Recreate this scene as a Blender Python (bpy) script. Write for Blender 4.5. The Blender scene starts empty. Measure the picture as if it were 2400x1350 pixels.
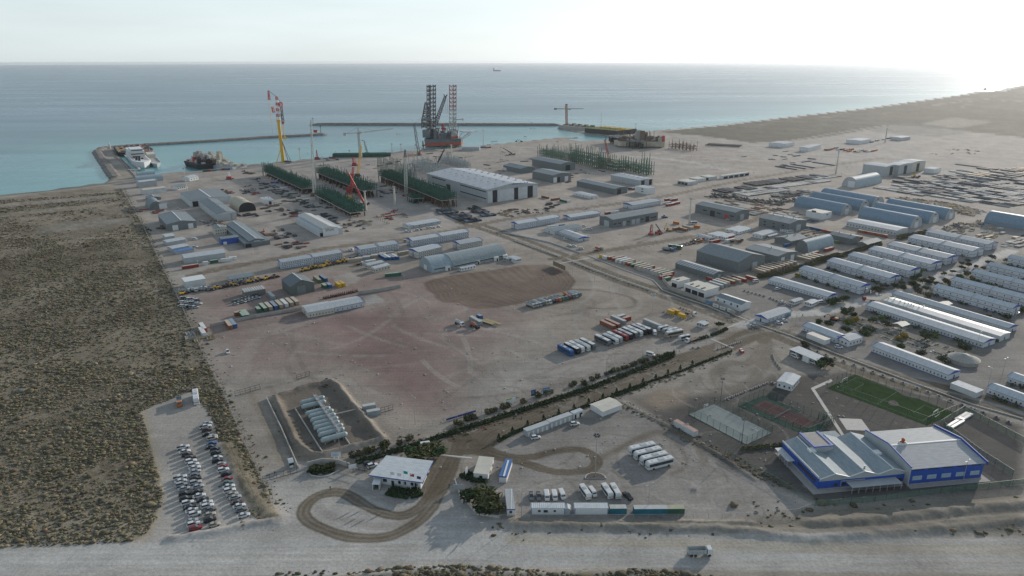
import bpy,math,random
import numpy as np
from mathutils import Matrix,Vector
random.seed(7)
SC=bpy.context.scene
COL=SC.collection
R=math.radians
# ------------------------------------------------------------------ survey: photograph pixel (2400x1350) <-> ground metres
F_,CAMH,ROLL=1600.0,155.0,0.0033
PIT=math.atan((675-143.0)/F_)
CP,SP=math.cos(PIT),math.sin(PIT)
CR,SR=math.cos(ROLL),math.sin(ROLL)
def ab(x,y):
 a=(x-1200)/F_;b=(y-675)/F_
 return CR*a-SR*b,SR*a+CR*b
def W(x,y,z=0.0):
 a,b=ab(x,y)
 t=(CAMH-z)/(SP+b*CP)
 return(a*t,(CP-b*SP)*t)
def hgt(P,x,y):
 """height above ground P of something seen at pixel (x, y) straight above it"""
 a,b=ab(x,y)
 return CAMH-P[1]*(SP+b*CP)/(CP-b*SP)
ZN=dict(a=(380,560,5),b=(780,520,5),c=(1180,520,5),d=(1480,500,5),e=(1220,660,4.6154),f=(1700,600,3.4257),g=(960,700,6),h=(300,880,6),i=(300,1080,6),j=(600,840,5),k=(640,1020,5),l=(1040,900,5),m=(1060,1050,4),n=(1420,800,4),o=(1700,950,3.3743),p=(280,380,6),q=(580,360,6),r=(940,340,6),s=(1200,330,6),t=(1560,350,6),u=(1840,380,4.2857),v=(1740,180,3.6364),w=(0,240,5),x=(440,160,5),y=(880,160,5),z=(1280,180,5),A=(560,360,7.5),B=(740,300,7.5),C=(1640,480,7.5),D=(1860,420,7.5),E=(2080,560,7.5),F=(0,440,5),G=(0,0,1))
def px(zone,x,y):
 o=ZN[zone]
 return(o[0]+x/o[2],o[1]+y/o[2])
def WZ(zone,x,y,z=0.0):
 return W(*px(zone,x,y),z)
 # ------------------------------------------------------------------ camera
cam_d=bpy.data.cameras.new('camera');cam=bpy.data.objects.new('camera',cam_d);COL.objects.link(cam)
cam_d.sensor_width=36.0;cam_d.lens=F_/2400*36.0
cam_d.clip_start=1.0;cam_d.clip_end=200000.0
_r0=Vector((1,0,0));_d0=Vector((0,-SP,-CP));_f=Vector((0,CP,-SP))
_rt=_r0*CR+_d0*SR;_dn=_d0*CR-_r0*SR
_m=Matrix(((_rt.x,-_dn.x,-_f.x,0),(_rt.y,-_dn.y,-_f.y,0),(_rt.z,-_dn.z,-_f.z,CAMH),(0,0,0,1)))
cam.matrix_world=_m
SC.camera=cam
# ------------------------------------------------------------------ sky, sun, exposure
SUN_AZ,SUN_EL=41.0,15.0
world=bpy.data.worlds.new('World');SC.world=world;world.use_nodes=True
nt=world.node_tree;nt.nodes.clear()
wo=nt.nodes.new('ShaderNodeOutputWorld');bg=nt.nodes.new('ShaderNodeBackground');sky=nt.nodes.new('ShaderNodeTexSky')
sky.sky_type='NISHITA';sky.sun_disc=False;sky.sun_elevation=R(SUN_EL);sky.sun_rotation=R(SUN_AZ)
sky.altitude=100;sky.air_density=1.0;sky.dust_density=1.0;sky.ozone_density=1.2
bg.inputs[1].default_value=0.105
# thin bright veil of high haze and cloud over the blue, brighter low down, darker overhead
N=nt.nodes.new;L=nt.links.new
hs=N('ShaderNodeHueSaturation');hs.inputs['Saturation'].default_value=0.28;L(sky.outputs[0],hs.inputs['Color'])
tc=N('ShaderNodeTexCoord');sx=N('ShaderNodeSeparateXYZ');L(tc.outputs['Generated'],sx.inputs[0])
vr=N('ShaderNodeValToRGB');e=vr.color_ramp.elements
e[0].position=0.0;e[0].color=(5.5,6.3,6.5,1);e[1].position=0.9;e[1].color=(1.6,2.1,2.8,1)
m_=e.new(0.12);m_.color=(5.1,6.15,6.6,1);m_=e.new(0.35);m_.color=(2.9,3.95,4.9,1)
L(sx.outputs[2],vr.inputs[0])
mp=N('ShaderNodeMapping');mp.inputs['Scale'].default_value=(1.3,1.3,10.0);L(tc.outputs['Generated'],mp.inputs[0])
nz=N('ShaderNodeTexNoise');nz.inputs['Scale'].default_value=1.7;nz.inputs['Detail'].default_value=7;nz.inputs['Roughness'].default_value=0.55;L(mp.outputs[0],nz.inputs['Vector'])
cr=N('ShaderNodeMapRange');cr.inputs[1].default_value=0.35;cr.inputs[2].default_value=0.7;cr.inputs[3].default_value=0.93;cr.inputs[4].default_value=1.09;L(nz.outputs[0],cr.inputs[0])
vh=N('ShaderNodeHueSaturation');L(vr.outputs[0],vh.inputs['Color']);L(cr.outputs[0],vh.inputs['Value'])
ad=N('ShaderNodeMixRGB');ad.blend_type='ADD';ad.inputs[0].default_value=0.46;L(vh.outputs[0],ad.inputs[1]);L(hs.outputs[0],ad.inputs[2])
L(ad.outputs[0],bg.inputs[0]);L(bg.outputs[0],wo.inputs[0])
sd=bpy.data.lights.new('sun','SUN');sun=bpy.data.objects.new('sun',sd);COL.objects.link(sun)
sd.energy=4.2;sd.angle=R(0.6);sd.color=(1.0,0.90,0.79)
_sv=Vector((math.sin(R(SUN_AZ))*math.cos(R(SUN_EL)),math.cos(R(SUN_AZ))*math.cos(R(SUN_EL)),math.sin(R(SUN_EL))))
sun.rotation_euler=_sv.to_track_quat('Z','Y').to_euler()
sun.location=(300,300,400)
vs=SC.view_settings
vs.view_transform='Standard';vs.look='None';vs.gamma=1.0;vs.use_curve_mapping=False
vs.exposure=-0.04
try:
 SC.cycles.use_denoising=True;SC.cycles.max_bounces=5;SC.cycles.diffuse_bounces=2;SC.cycles.glossy_bounces=2
 SC.cycles.transparent_max_bounces=12;SC.cycles.volume_bounces=0;SC.cycles.caustics_reflective=False;SC.cycles.caustics_refractive=False
except Exception:
 pass
 # ------------------------------------------------------------------ materials
MATS={}
def _nodes(name):
 m=bpy.data.materials.new(name);m.use_nodes=True
 t=m.node_tree;b=t.nodes['Principled BSDF']
 return m,t,b
def mat(name,col,rough=0.7,metal=0.0,var=0.10,scale=0.6,dirt=0.12,rnd=0.0,bump=0.0,spec=0.35):
 """paint / metal / fabric with soft procedural wear"""
 if name in MATS:return MATS[name]
 m,t,b=_nodes(name)
 N=t.nodes.new;Lk=t.links.new
 geo=N('ShaderNodeNewGeometry')
 n1=N('ShaderNodeTexNoise');n1.inputs['Scale'].default_value=scale;n1.inputs['Detail'].default_value=5
 n2=N('ShaderNodeTexNoise');n2.inputs['Scale'].default_value=scale*7;n2.inputs['Detail'].default_value=4
 Lk(geo.outputs['Position'],n1.inputs['Vector']);Lk(geo.outputs['Position'],n2.inputs['Vector'])
 mr=N('ShaderNodeMapRange');mr.inputs[1].default_value=0.3;mr.inputs[2].default_value=0.7
 mr.inputs[3].default_value=1-var;mr.inputs[4].default_value=1+var
 Lk(n1.outputs[0],mr.inputs[0])
 hs=N('ShaderNodeHueSaturation');hs.inputs['Color'].default_value=(*col,1)
 if rnd>0:
  oi=N('ShaderNodeObjectInfo');m2=N('ShaderNodeMapRange');m2.inputs[3].default_value=1-rnd;m2.inputs[4].default_value=1+rnd
  Lk(oi.outputs['Random'],m2.inputs[0]);mm=N('ShaderNodeMath');mm.operation='MULTIPLY'
  Lk(mr.outputs[0],mm.inputs[0]);Lk(m2.outputs[0],mm.inputs[1]);Lk(mm.outputs[0],hs.inputs['Value'])
 else:
  Lk(mr.outputs[0],hs.inputs['Value'])
 mx=N('ShaderNodeMixRGB');mx.inputs[2].default_value=(0.27,0.24,0.20,1)
 r2=N('ShaderNodeMapRange');r2.inputs[1].default_value=0.45;r2.inputs[2].default_value=0.75;r2.inputs[3].default_value=0.0;r2.inputs[4].default_value=dirt*3
 Lk(n2.outputs[0],r2.inputs[0]);Lk(r2.outputs[0],mx.inputs[0]);Lk(hs.outputs[0],mx.inputs[1])
 Lk(mx.outputs[0],b.inputs['Base Color'])
 b.inputs['Roughness'].default_value=rough;b.inputs['Metallic'].default_value=metal
 b.inputs['Specular IOR Level'].default_value=spec
 if bump>0:
  bp=N('ShaderNodeBump');bp.inputs['Strength'].default_value=bump;bp.inputs['Distance'].default_value=0.2
  Lk(n2.outputs[0],bp.inputs['Height']);Lk(bp.outputs[0],b.inputs['Normal'])
 MATS[name]=m
 return m
def mat_ribbed(name,col,pitch=1.0,axis=0,rough=0.7,metal=0.0,amt=0.12,rnd=0.04,spec=0.12):
 """profiled sheet cladding: ribs across the object's own x (0) or y (1), with weather streaks"""
 if name in MATS:return MATS[name]
 m,t,b=_nodes(name)
 N=t.nodes.new;Lk=t.links.new
 tc=N('ShaderNodeTexCoord');sx=N('ShaderNodeSeparateXYZ');Lk(tc.outputs['Object'],sx.inputs[0])
 mm=N('ShaderNodeMath');mm.operation='MULTIPLY';mm.inputs[1].default_value=1.0/pitch;Lk(sx.outputs[axis],mm.inputs[0])
 fr=N('ShaderNodeMath');fr.operation='FRACT';Lk(mm.outputs[0],fr.inputs[0])
 st=N('ShaderNodeMath');st.operation='LESS_THAN';st.inputs[1].default_value=0.16;Lk(fr.outputs[0],st.inputs[0])
 n1=N('ShaderNodeTexNoise');n1.inputs['Scale'].default_value=0.35;n1.inputs['Detail'].default_value=5
 mp=N('ShaderNodeMapping');mp.inputs['Scale'].default_value=(1,4,1)if axis==0 else(4,1,1)
 Lk(tc.outputs['Object'],mp.inputs[0]);Lk(mp.outputs[0],n1.inputs['Vector'])
 mr=N('ShaderNodeMapRange');mr.inputs[1].default_value=0.3;mr.inputs[2].default_value=0.7;mr.inputs[3].default_value=0.86;mr.inputs[4].default_value=1.12
 Lk(n1.outputs[0],mr.inputs[0])
 ml=N('ShaderNodeMath');ml.operation='MULTIPLY_ADD';ml.inputs[1].default_value=-amt
 Lk(st.outputs[0],ml.inputs[0]);Lk(mr.outputs[0],ml.inputs[2])
 oi=N('ShaderNodeObjectInfo');m2=N('ShaderNodeMapRange');m2.inputs[3].default_value=1-rnd;m2.inputs[4].default_value=1+rnd
 Lk(oi.outputs['Random'],m2.inputs[0]);m3=N('ShaderNodeMath');m3.operation='MULTIPLY';Lk(ml.outputs[0],m3.inputs[0]);Lk(m2.outputs[0],m3.inputs[1])
 hs=N('ShaderNodeHueSaturation');hs.inputs['Color'].default_value=(*col,1);Lk(m3.outputs[0],hs.inputs['Value'])
 Lk(hs.outputs[0],b.inputs['Base Color'])
 bp=N('ShaderNodeBump');bp.inputs['Strength'].default_value=0.5;bp.inputs['Distance'].default_value=0.06
 Lk(st.outputs[0],bp.inputs['Height']);Lk(bp.outputs[0],b.inputs['Normal'])
 b.inputs['Roughness'].default_value=rough;b.inputs['Metallic'].default_value=metal;b.inputs['Specular IOR Level'].default_value=spec
 MATS[name]=m
 return m
def mat_attr(name,rough=0.9,fine=0.12,bump=0.0,scale=1.0,streak=False,ridged=0.0):
 """surface whose base colour is stored per vertex (attribute col) plus procedural grain"""
 if name in MATS:return MATS[name]
 m,t,b=_nodes(name)
 N=t.nodes.new;Lk=t.links.new
 at=N('ShaderNodeAttribute');at.attribute_name='col'
 geo=N('ShaderNodeNewGeometry')
 def grain(sc,det,lo,hi,mapping=None):
  n=N('ShaderNodeTexNoise');n.inputs['Scale'].default_value=sc;n.inputs['Detail'].default_value=det;n.inputs['Roughness'].default_value=0.62
  src=geo.outputs['Position']
  if mapping:
   mp=N('ShaderNodeMapping');mp.inputs['Rotation'].default_value=(0,0,mapping[0]);mp.inputs['Scale'].default_value=mapping[1]
   Lk(src,mp.inputs[0]);src=mp.outputs[0]
  Lk(src,n.inputs['Vector'])
  r=N('ShaderNodeMapRange');r.inputs[1].default_value=0.32;r.inputs[2].default_value=0.68;r.inputs[3].default_value=lo;r.inputs[4].default_value=hi
  Lk(n.outputs[0],r.inputs[0])
  return r.outputs[0],n.outputs[0]
 g1,_=grain(0.035*scale,8,1-fine,1+fine)
 g2,h2=grain(0.9*scale,6,1-fine*1.1,1+fine*1.1)
 mm=N('ShaderNodeMath');mm.operation='MULTIPLY';Lk(g1,mm.inputs[0]);Lk(g2,mm.inputs[1])
 last=mm.outputs[0]
 if streak:
  for ang,sc in((R(-34.4),(0.012,0.5,1)),(R(55.0),(0.02,0.7,1))):
   g3,_=grain(1.0,5,0.93,1.07,(ang,sc))
   m3=N('ShaderNodeMath');m3.operation='MULTIPLY';Lk(last,m3.inputs[0]);Lk(g3,m3.inputs[1]);last=m3.outputs[0]
 hs=N('ShaderNodeHueSaturation');Lk(at.outputs['Color'],hs.inputs['Color']);Lk(last,hs.inputs['Value'])
 Lk(hs.outputs[0],b.inputs['Base Color'])
 b.inputs['Roughness'].default_value=rough;b.inputs['Specular IOR Level'].default_value=0.15
 if bump>0:
  bp=N('ShaderNodeBump');bp.inputs['Strength'].default_value=bump;bp.inputs['Distance'].default_value=0.35
  Lk(h2,bp.inputs['Height']);Lk(bp.outputs[0],b.inputs['Normal'])
 MATS[name]=m
 return m
 # ------------------------------------------------------------------ mesh builder
class MB:
 def __init__(s):s.v=[];s.f=[]
 def add(s,vs,fs):
  o=len(s.v);s.v.extend(vs);s.f.extend([tuple(i+o for i in f)for f in fs]);return s
 def box(s,x0,y0,z0,x1,y1,z1):
  return s.add([(x0,y0,z0),(x1,y0,z0),(x1,y1,z0),(x0,y1,z0),(x0,y0,z1),(x1,y0,z1),(x1,y1,z1),(x0,y1,z1)],[(3,2,1,0),(4,5,6,7),(0,1,5,4),(1,2,6,5),(2,3,7,6),(3,0,4,7)])
 def cbox(s,cx,cy,z0,lx,ly,h):return s.box(cx-lx/2,cy-ly/2,z0,cx+lx/2,cy+ly/2,z0+h)
 def prism(s,pts,z0,z1):
  n=len(pts)
  return s.add([(x,y,z0)for x,y in pts]+[(x,y,z1)for x,y in pts],[tuple(reversed(range(n))),tuple(range(n,2*n))]+[(i,(i+1)%n,n+(i+1)%n,n+i)for i in range(n)])
 def extr(s,prof,axis,a0,a1):
  """profile (closed list) extruded: axis 'x' profile in (y,z); axis 'y' profile in (x,z)"""
  n=len(prof)
  if axis=='x':vs=[(a0,p,q)for p,q in prof]+[(a1,p,q)for p,q in prof]
  else:vs=[(p,a0,q)for p,q in prof]+[(p,a1,q)for p,q in prof]
  return s.add(vs,[tuple(reversed(range(n))),tuple(range(n,2*n))]+[(i,(i+1)%n,n+(i+1)%n,n+i)for i in range(n)])
 def beam(s,p,q,w,w2=None,n=4):
  p=Vector(p);q=Vector(q);d=(q-p)
  if d.length<1e-6:return s
  d.normalize();u=d.orthogonal()if abs(d.z)<0.999 else Vector((1,0,0))
  if abs(d.z)<0.999:u=Vector((0,0,1)).cross(d).normalized()
  v=d.cross(u);w2=w if w2 is None else w2
  c=[]
  for P,ww in((p,w),(q,w2)):
   for k in range(n):
    a=2*math.pi*(k+0.5)/n;r=ww/2/math.cos(math.pi/n)
    c.append(tuple(P+u*(math.cos(a)*r)+v*(math.sin(a)*r)))
  return s.add(c,[tuple(reversed(range(n))),tuple(range(n,2*n))]+[(i,(i+1)%n,n+(i+1)%n,n+i)for i in range(n)])
 def cyl(s,cx,cy,z0,z1,r,r2=None,n=12):return s.beam((cx,cy,z0),(cx,cy,z1),2*r*math.cos(math.pi/n),None if r2 is None else 2*r2*math.cos(math.pi/n),n)
 def ball(s,c,r,n=6,m=4,sz=1.0,jit=0.0,rg=random):
  o=[(c[0],c[1],c[2]-r*sz)]
  for j in range(1,m):
   t=math.pi*j/m
   for i in range(n):
    a=2*math.pi*i/n;k=1+rg.uniform(-jit,jit)
    o.append((c[0]+r*k*math.sin(t)*math.cos(a),c[1]+r*k*math.sin(t)*math.sin(a),c[2]-r*k*sz*math.cos(t)))
  o.append((c[0],c[1],c[2]+r*sz));f=[]
  for i in range(n):f.append((0,1+(i+1)%n,1+i))
  for j in range(m-2):
   for i in range(n):
    a=1+j*n+i;b=1+j*n+(i+1)%n;f.append((a,b,b+n,a+n))
  e=len(o)-1;q=1+(m-2)*n
  for i in range(n):f.append((q+i,q+(i+1)%n,e))
  return s.add(o,f)
 def lattice(s,p,q,w,w2=None,seg=None,t=0.12,td=None):
  """square lattice mast from p to q, side w -> w2"""
  p=Vector(p);q=Vector(q);d=q-p;Ln=d.length;d.normalize();w2=w if w2 is None else w2
  u=Vector((0,0,1)).cross(d)
  u=Vector((1,0,0))if u.length<1e-3 else u.normalized()
  v=d.cross(u);seg=seg or max(2,int(Ln/(w*1.2)));td=td or t*0.6
  def c(k,i):
   ww=(w+(w2-w)*i/seg)/2
   return p+d*(Ln*i/seg)+u*ww*(1 if k in(0,1)else-1)+v*ww*(1 if k in(0,3)else-1)
  for k in range(4):
   s.beam(c(k,0),c(k,seg),t,t)
   for i in range(seg):
    a,b=(k,(k+1)%4)if i%2==0 else((k+1)%4,k)
    s.beam(c(a,i),c(b,i+1),td,td)
    s.beam(c(k,i+1),c((k+1)%4,i+1),td,td)
  return s
 def mesh(s,name,m=None,smooth=False):
  me=bpy.data.meshes.new(name);me.from_pydata([tuple(v)for v in s.v],[],s.f)
  if m:me.materials.append(m)
  if smooth:me.polygons.foreach_set('use_smooth',[True]*len(me.polygons))
  me.update();return me
MCACHE={}
def cmesh(key,fn,m,smooth=False):
 """mesh data shared between alike pieces"""
 k=(key,m.name)
 if k not in MCACHE:
  base=MCACHE.get(key)
  if base is None:
   b=fn();me=b.mesh(str(key if isinstance(key,str)else key[0]),m,smooth);MCACHE[key]=me;MCACHE[k]=me
  else:
   me=base.copy();me.materials.clear();me.materials.append(m);MCACHE[k]=me
 return MCACHE[k]
def tag(o,label=None,cat=None,group=None,kind=None):
 if label:o['label']=label
 if cat:o['category']=cat
 if group:o['group']=group
 if kind:o['kind']=kind
 return o
def thing(name,label,cat,loc=(0,0,0),rz=0.0,group=None):
 o=bpy.data.objects.new(name,None);COL.objects.link(o)
 o.location=loc if len(loc)==3 else(loc[0],loc[1],0);o.rotation_euler=(0,0,rz);o.empty_display_size=0.5
 return tag(o,label,cat,group)
def part(name,src,m,parent=None,loc=(0,0,0),rz=0.0,sc=None,label=None,kind=None,smooth=False):
 me=src if isinstance(src,bpy.types.Mesh)else src.mesh(name,m,smooth)
 o=bpy.data.objects.new(name,me);COL.objects.link(o)
 if parent:o.parent=parent
 o.location=loc;o.rotation_euler=(0,0,rz)
 if sc:o.scale=sc
 if label:o['label']=label
 if kind:o['kind']=kind
 return o
def copy_thing(src,loc,rz,label,group=None,over=None):
 """a copy of a thing with copies of its parts and sub-parts"""
 r=src.copy();COL.objects.link(r);r.location=loc if len(loc)==3 else(loc[0],loc[1],0);r.rotation_euler=(0,0,rz);r['label']=label
 if group:r['group']=group
 for ch in list(src.children):
  c=ch.copy();COL.objects.link(c);c.parent=r
  if over and ch.name.split('.')[0]in over:
   c.material_slots[0].link='OBJECT';c.material_slots[0].material=over[ch.name.split('.')[0]]
  for g in ch.children:
   d=g.copy();COL.objects.link(d);d.parent=c
 return r
_used=set()
ORD=['first','second','third','fourth','fifth','sixth','seventh','eighth','ninth','tenth','eleventh','twelfth','thirteenth','fourteenth','fifteenth','sixteenth','seventeenth','eighteenth','nineteenth','twentieth','twenty-first','twenty-second','twenty-third','twenty-fourth','twenty-fifth','twenty-sixth','twenty-seventh','twenty-eighth','twenty-ninth','thirtieth','thirty-first','thirty-second','thirty-third','thirty-fourth','thirty-fifth','thirty-sixth','thirty-seventh','thirty-eighth','thirty-ninth','fortieth']
def ordn(i):return ORD[i]if i<len(ORD)else ORD[-1]
# ------------------------------------------------------------------ numpy noise
def _hash(ix,iy,seed):
 h=(ix.astype(np.int64)*374761393+iy.astype(np.int64)*668265263+seed*982451653)&0x7fffffff
 h=((h^(h>>13))*1274126177)&0x7fffffff
 return((h^(h>>16))&0xffff)/65535.0
def vnoise(x,y,seed=0):
 ix=np.floor(x);iy=np.floor(y);fx=x-ix;fy=y-iy
 fx=fx*fx*(3-2*fx);fy=fy*fy*(3-2*fy)
 a=_hash(ix,iy,seed);b=_hash(ix+1,iy,seed);c=_hash(ix,iy+1,seed);d=_hash(ix+1,iy+1,seed)
 return(a*(1-fx)+b*fx)*(1-fy)+(c*(1-fx)+d*fx)*fy
def fbm(x,y,sc,seed=0,octv=4):
 s=0;am=1;tot=0
 for k in range(octv):
  s=s+am*vnoise(x*sc*2**k+17.3*k,y*sc*2**k-9.1*k,seed+k);tot+=am;am*=0.5
 return s/tot
def pdist(X,Y,pts,closed=False):
 """distance of every (X,Y) to a polyline, and the position along it"""
 P=list(pts)+([pts[0]]if closed else[])
 best=np.full(X.shape,1e9);along=np.zeros(X.shape);acc=0.0
 for(x0,y0),(x1,y1)in zip(P[:-1],P[1:]):
  dx,dy=x1-x0,y1-y0;l2=dx*dx+dy*dy+1e-9;ln=math.sqrt(l2)
  t=np.clip(((X-x0)*dx+(Y-y0)*dy)/l2,0,1)
  d=np.hypot(X-x0-t*dx,Y-y0-t*dy)
  m=d<best;best[m]=d[m];along[m]=(acc+t*ln)[m];acc+=ln
 return best,along
def inside(X,Y,poly):
 r=np.zeros(X.shape,bool);n=len(poly)
 for i in range(n):
  x0,y0=poly[i];x1,y1=poly[(i+1)%n]
  if y0==y1:continue
  c=((y0>Y)!=(y1>Y))&(X<(x1-x0)*(Y-y0)/(y1-y0)+x0)
  r^=c
 return r
def spline(pts,n=8):
 out=[];P=[pts[0]]+list(pts)+[pts[-1]]
 for i in range(1,len(P)-2):
  for k in range(n):
   t=k/n
   out.append(tuple(0.5*((2*P[i][j])+(-P[i-1][j]+P[i+1][j])*t+(2*P[i-1][j]-5*P[i][j]+4*P[i+1][j]-P[i+2][j])*t*t+(-P[i-1][j]+3*P[i][j]-3*P[i+1][j]+P[i+2][j])*t**3)for j in(0,1)))
 out.append(tuple(pts[-1]))
 return out
def WP(zone,pts,sp=False):
 q=[WZ(zone,*p)for p in pts]
 return spline(q)if sp else q
 # ================================================================== terrain
G=lambda pts,sp=False:WP('G',pts,sp)
_l0,_l1=W(0,457),W(265,425)
_ext=(_l0[0]-(_l1[0]-_l0[0])*12,_l0[1]-(_l1[1]-_l0[1])*12)
COAST=[_ext]+G([(0,457),(70,450),(140,441),(200,433),(250,426),(264,419),(246,385),(226,358),(236,349),(285,345),(288,349),(266,352),(280,372),(312,404),(320,412),(345,409),(450,401),(565,387),(700,374),(900,357),(1000,350),(1090,344),(1250,328),(1300,322.5),(1352,320),(1354,322),(1312,327),(1360,329),(1428,328),(1436,324),(1426,318),(1371,312),(1309,301),(1312,296),(1345,291.5),(1400,295),(1452,302),(1490,307),(1536,305),(1592,300),(1680,293),(1740,285),(1880,269),(2015,254),(2152,235),(2260,220),(2293,213),(2345,212),(2359,206),(2400,198),(2600,182),(3000,163)])+[(60000,60000),(60000,-20000),(-40000,-20000)]
NA,NB=1000,470
az=np.linspace(R(-53),R(53),NA)
bpx=np.concatenate([np.linspace(2600,1450,14)[:-1],np.linspace(1450,158,NB-13)])
bb=(bpx-675)/F_
rad=CAMH*(CP-bb*SP)/(SP+bb*CP)
RR,AZ=np.meshgrid(rad,az,indexing='ij')
# pixel rows are horizontal lines (constant Y); keep arcs so the spacing stays even all round
X=RR*np.sin(AZ);Y=RR*np.cos(AZ)
n_in=44.0
jit=(fbm(X,Y,0.02,3)-0.5)*np.clip(RR/60,2,60)
jit2=(fbm(X,Y,0.15,9)-0.5)
cd,_=pdist(X,Y,COAST,True)
sgn=np.where(inside(X,Y,COAST),1.0,-1.0)*cd
# ---- heights
Z=np.where(sgn>0,0.0,np.maximum(sgn*0.4,-9.0))
def ridge(pts,h,w,rough=0.35):
 global Z
 xs=[p[0]for p in pts];ys=[p[1]for p in pts]
 m=(X>min(xs)-3*w)&(X<max(xs)+3*w)&(Y>min(ys)-3*w)&(Y<max(ys)+3*w)
 d,_=pdist(X[m],Y[m],pts)
 k=1+rough*(fbm(X[m],Y[m],0.25,5)-0.5)*2
 Z[m]=np.maximum(Z[m],h*np.exp(-(d/w)**2)*k)
BERM=[WZ('j',*p)for p in[(225,470),(390,410),(600,340),(870,280),(960,340),(1130,560),(1260,700),(1360,830),(1480,960),(1300,1010),(1110,1060),(800,1160),(640,1140),(470,1000),(380,800),(300,640)]]
ridge(BERM+[BERM[0]],2.2,1.9)
ridge(WP('i',[(600,1100),(900,1050),(1180,1010),(1700,900),(2030,850)]),1.1,1.8)
ridge(G([(1200,1232),(1500,1236),(1700,1240),(1900,1262),(2200,1240),(2420,1218)]),1.2,2.6)
ridge(WP('o',[(700,940),(1100,920),(1500,870),(1900,830),(2400,790)]),1.5,3.4)
ridge(WP('o',[(300,1000),(700,1015),(1300,985),(1900,920),(2400,880)]),.9,2.4)
ridge(G([(1190,1222),(1500,1226),(1760,1228)]),0.9,1.6)
ridge(WP('n',[(130,560),(600,800),(1050,1060),(1400,1300)]),0.5,1.2)
ridge(WP('i',[(1350,-200),(1560,200),(1800,560),(2080,830)]),0.9,3.5)
ridge(G([(780,1356),(1000,1334),(1250,1345),(1480,1340)]),0.4,1.5)
Z=Z+np.where(sgn>5,(fbm(X,Y,0.02,21)-0.5)*0.25,0)
# ---- colours
C=np.empty(X.shape+(3,));C[:]=(0.375,0.325,0.272)
def mixc(mask,col,k=1.0):
 global C
 a=(np.clip(mask,0,1)*k)[...,None]
 C=C*(1-a)+np.array(col)*a
def region(poly,col,k=1.0,soft=4.0,edge=1.0,rough=True):
 """blend a polygon in, ragged edge; returns a boolean mask"""
 Xp,Yp=X+(jit*edge if rough else 0),Y+(jit*edge*0.7 if rough else 0)
 xs=[p[0]for p in poly];ys=[p[1]for p in poly];q=30+soft
 m=(Xp>min(xs)-q)&(Xp<max(xs)+q)&(Yp>min(ys)-q)&(Yp<max(ys)+q)
 d,_=pdist(Xp[m],Yp[m],poly,True);s=np.where(inside(Xp[m],Yp[m],poly),d,-d)
 v=np.zeros(X.shape);v[m]=np.clip(s/soft+0.5,0,1)
 mixc(v,col,k)
 o=np.zeros(X.shape,bool);o[m]=s>0
 return o
 # broad patchiness
pat=fbm(X,Y,0.008,31,5);pat2=fbm(X,Y,0.05,37,4)
mixc((pat-0.42)*3,(0.41,0.385,0.345),0.6)
mixc((0.46-pat2)*4,(0.30,0.27,0.235),0.45)
KIND=np.zeros(X.shape,np.int8)
# yards
region(G([(250,430),(1000,345),(1500,330),(2400,300),(2400,560),(1900,520),(1200,560),(500,640)]),(0.40,0.355,0.315),0.6,30)
region(G([(1560,300),(2400,255),(2400,420),(1900,400)]),(0.40,0.37,0.335),0.7,30)
region(G([(430,700),(640,640),(990,640),(1250,740),(1000,960),(800,870),(560,870)]),(0.335,0.250,0.220),0.75,25,2.5)
region(G([(680,720),(900,730),(1130,790),(1050,960),(930,960),(830,850)]),(0.265,0.180,0.162),0.8,25,3)
region(G([(1010,780),(1300,800),(1250,900),(1000,940)]),(0.28,0.25,0.22),0.4,25,3)
region(G([(1310,820),(1560,800),(1600,790),(1680,800),(1560,850),(1300,900),(1120,960),(1100,900)]),(0.40,0.375,0.345),0.5,12)
region(G([(0,1290),(350,1270),(660,1215),(620,1110),(700,1080),(860,1120),(1060,1150),(1200,1225),(2400,1262),(2400,1310),(1600,1325),(1200,1325),(900,1320),(0,1350),(-200,1400),(-200,1300)]),(0.425,0.405,0.375),0.9,6)
region(G([(0,1335),(800,1335),(1100,1330),(2400,1320),(2400,1420),(0,1420)]),(0.30,0.265,0.21),0.6,6,2)
region(G([(1200,1246),(1700,1252),(2400,1268),(2400,1290),(1200,1262)]),(0.33,0.275,0.19),0.6,5,2)
# front slope, right
region(G([(1180,1212),(1700,1218),(1900,1190),(2400,1150),(2400,1255),(1800,1250),(1200,1240)]),(0.21,0.19,0.155),0.9,5,1.5)
# bus lot and its gravel
BUSLOT=G([(1090,1020),(1200,1020),(1250,1000),(1390,975),(1460,955),(1640,1040),(1780,1115),(1880,1190),(1700,1212),(1230,1210),(1180,1170),(1160,1100)])
m_bus=region(BUSLOT,(0.295,0.275,0.252),0.9,4)
# camp
region(G([(1600,700),(1760,670),(1950,600),(2150,540),(2400,520),(2400,960),(2200,920),(1900,800),(1750,750)]),(0.25,0.24,0.225),0.85,15)
region(G([(1600,640),(1700,640),(1780,690),(1820,710),(1760,745),(1640,720)]),(0.26,0.245,0.22),0.6,10)
region(G([(1960,700),(2120,720),(2330,830),(2250,850),(2020,790),(1960,740)]),(0.21,0.19,0.155),0.5,6)
m_sport=region(G([(1480,930),(1640,925),(1810,880),(1930,880),(2000,860),(2400,1000),(2400,1150),(1930,1180),(1700,1090),(1560,1000)]),(0.088,0.085,0.080),0.92,6)
region(G([(1470,930),(1620,870),(1800,800),(1900,850),(1780,880),(1620,920),(1560,960)]),(0.31,0.28,0.24),0.6,10)
# pipe yard apron
region(G([(1100,430),(1350,400),(1560,400),(1700,430),(1200,500),(1020,500)]),(0.42,0.36,0.30),0.5,15)
region(G([(700,390),(900,370),(1100,380),(1080,490),(900,520),(720,480),(620,420)]),(0.38,0.345,0.32),0.5,15)
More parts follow.
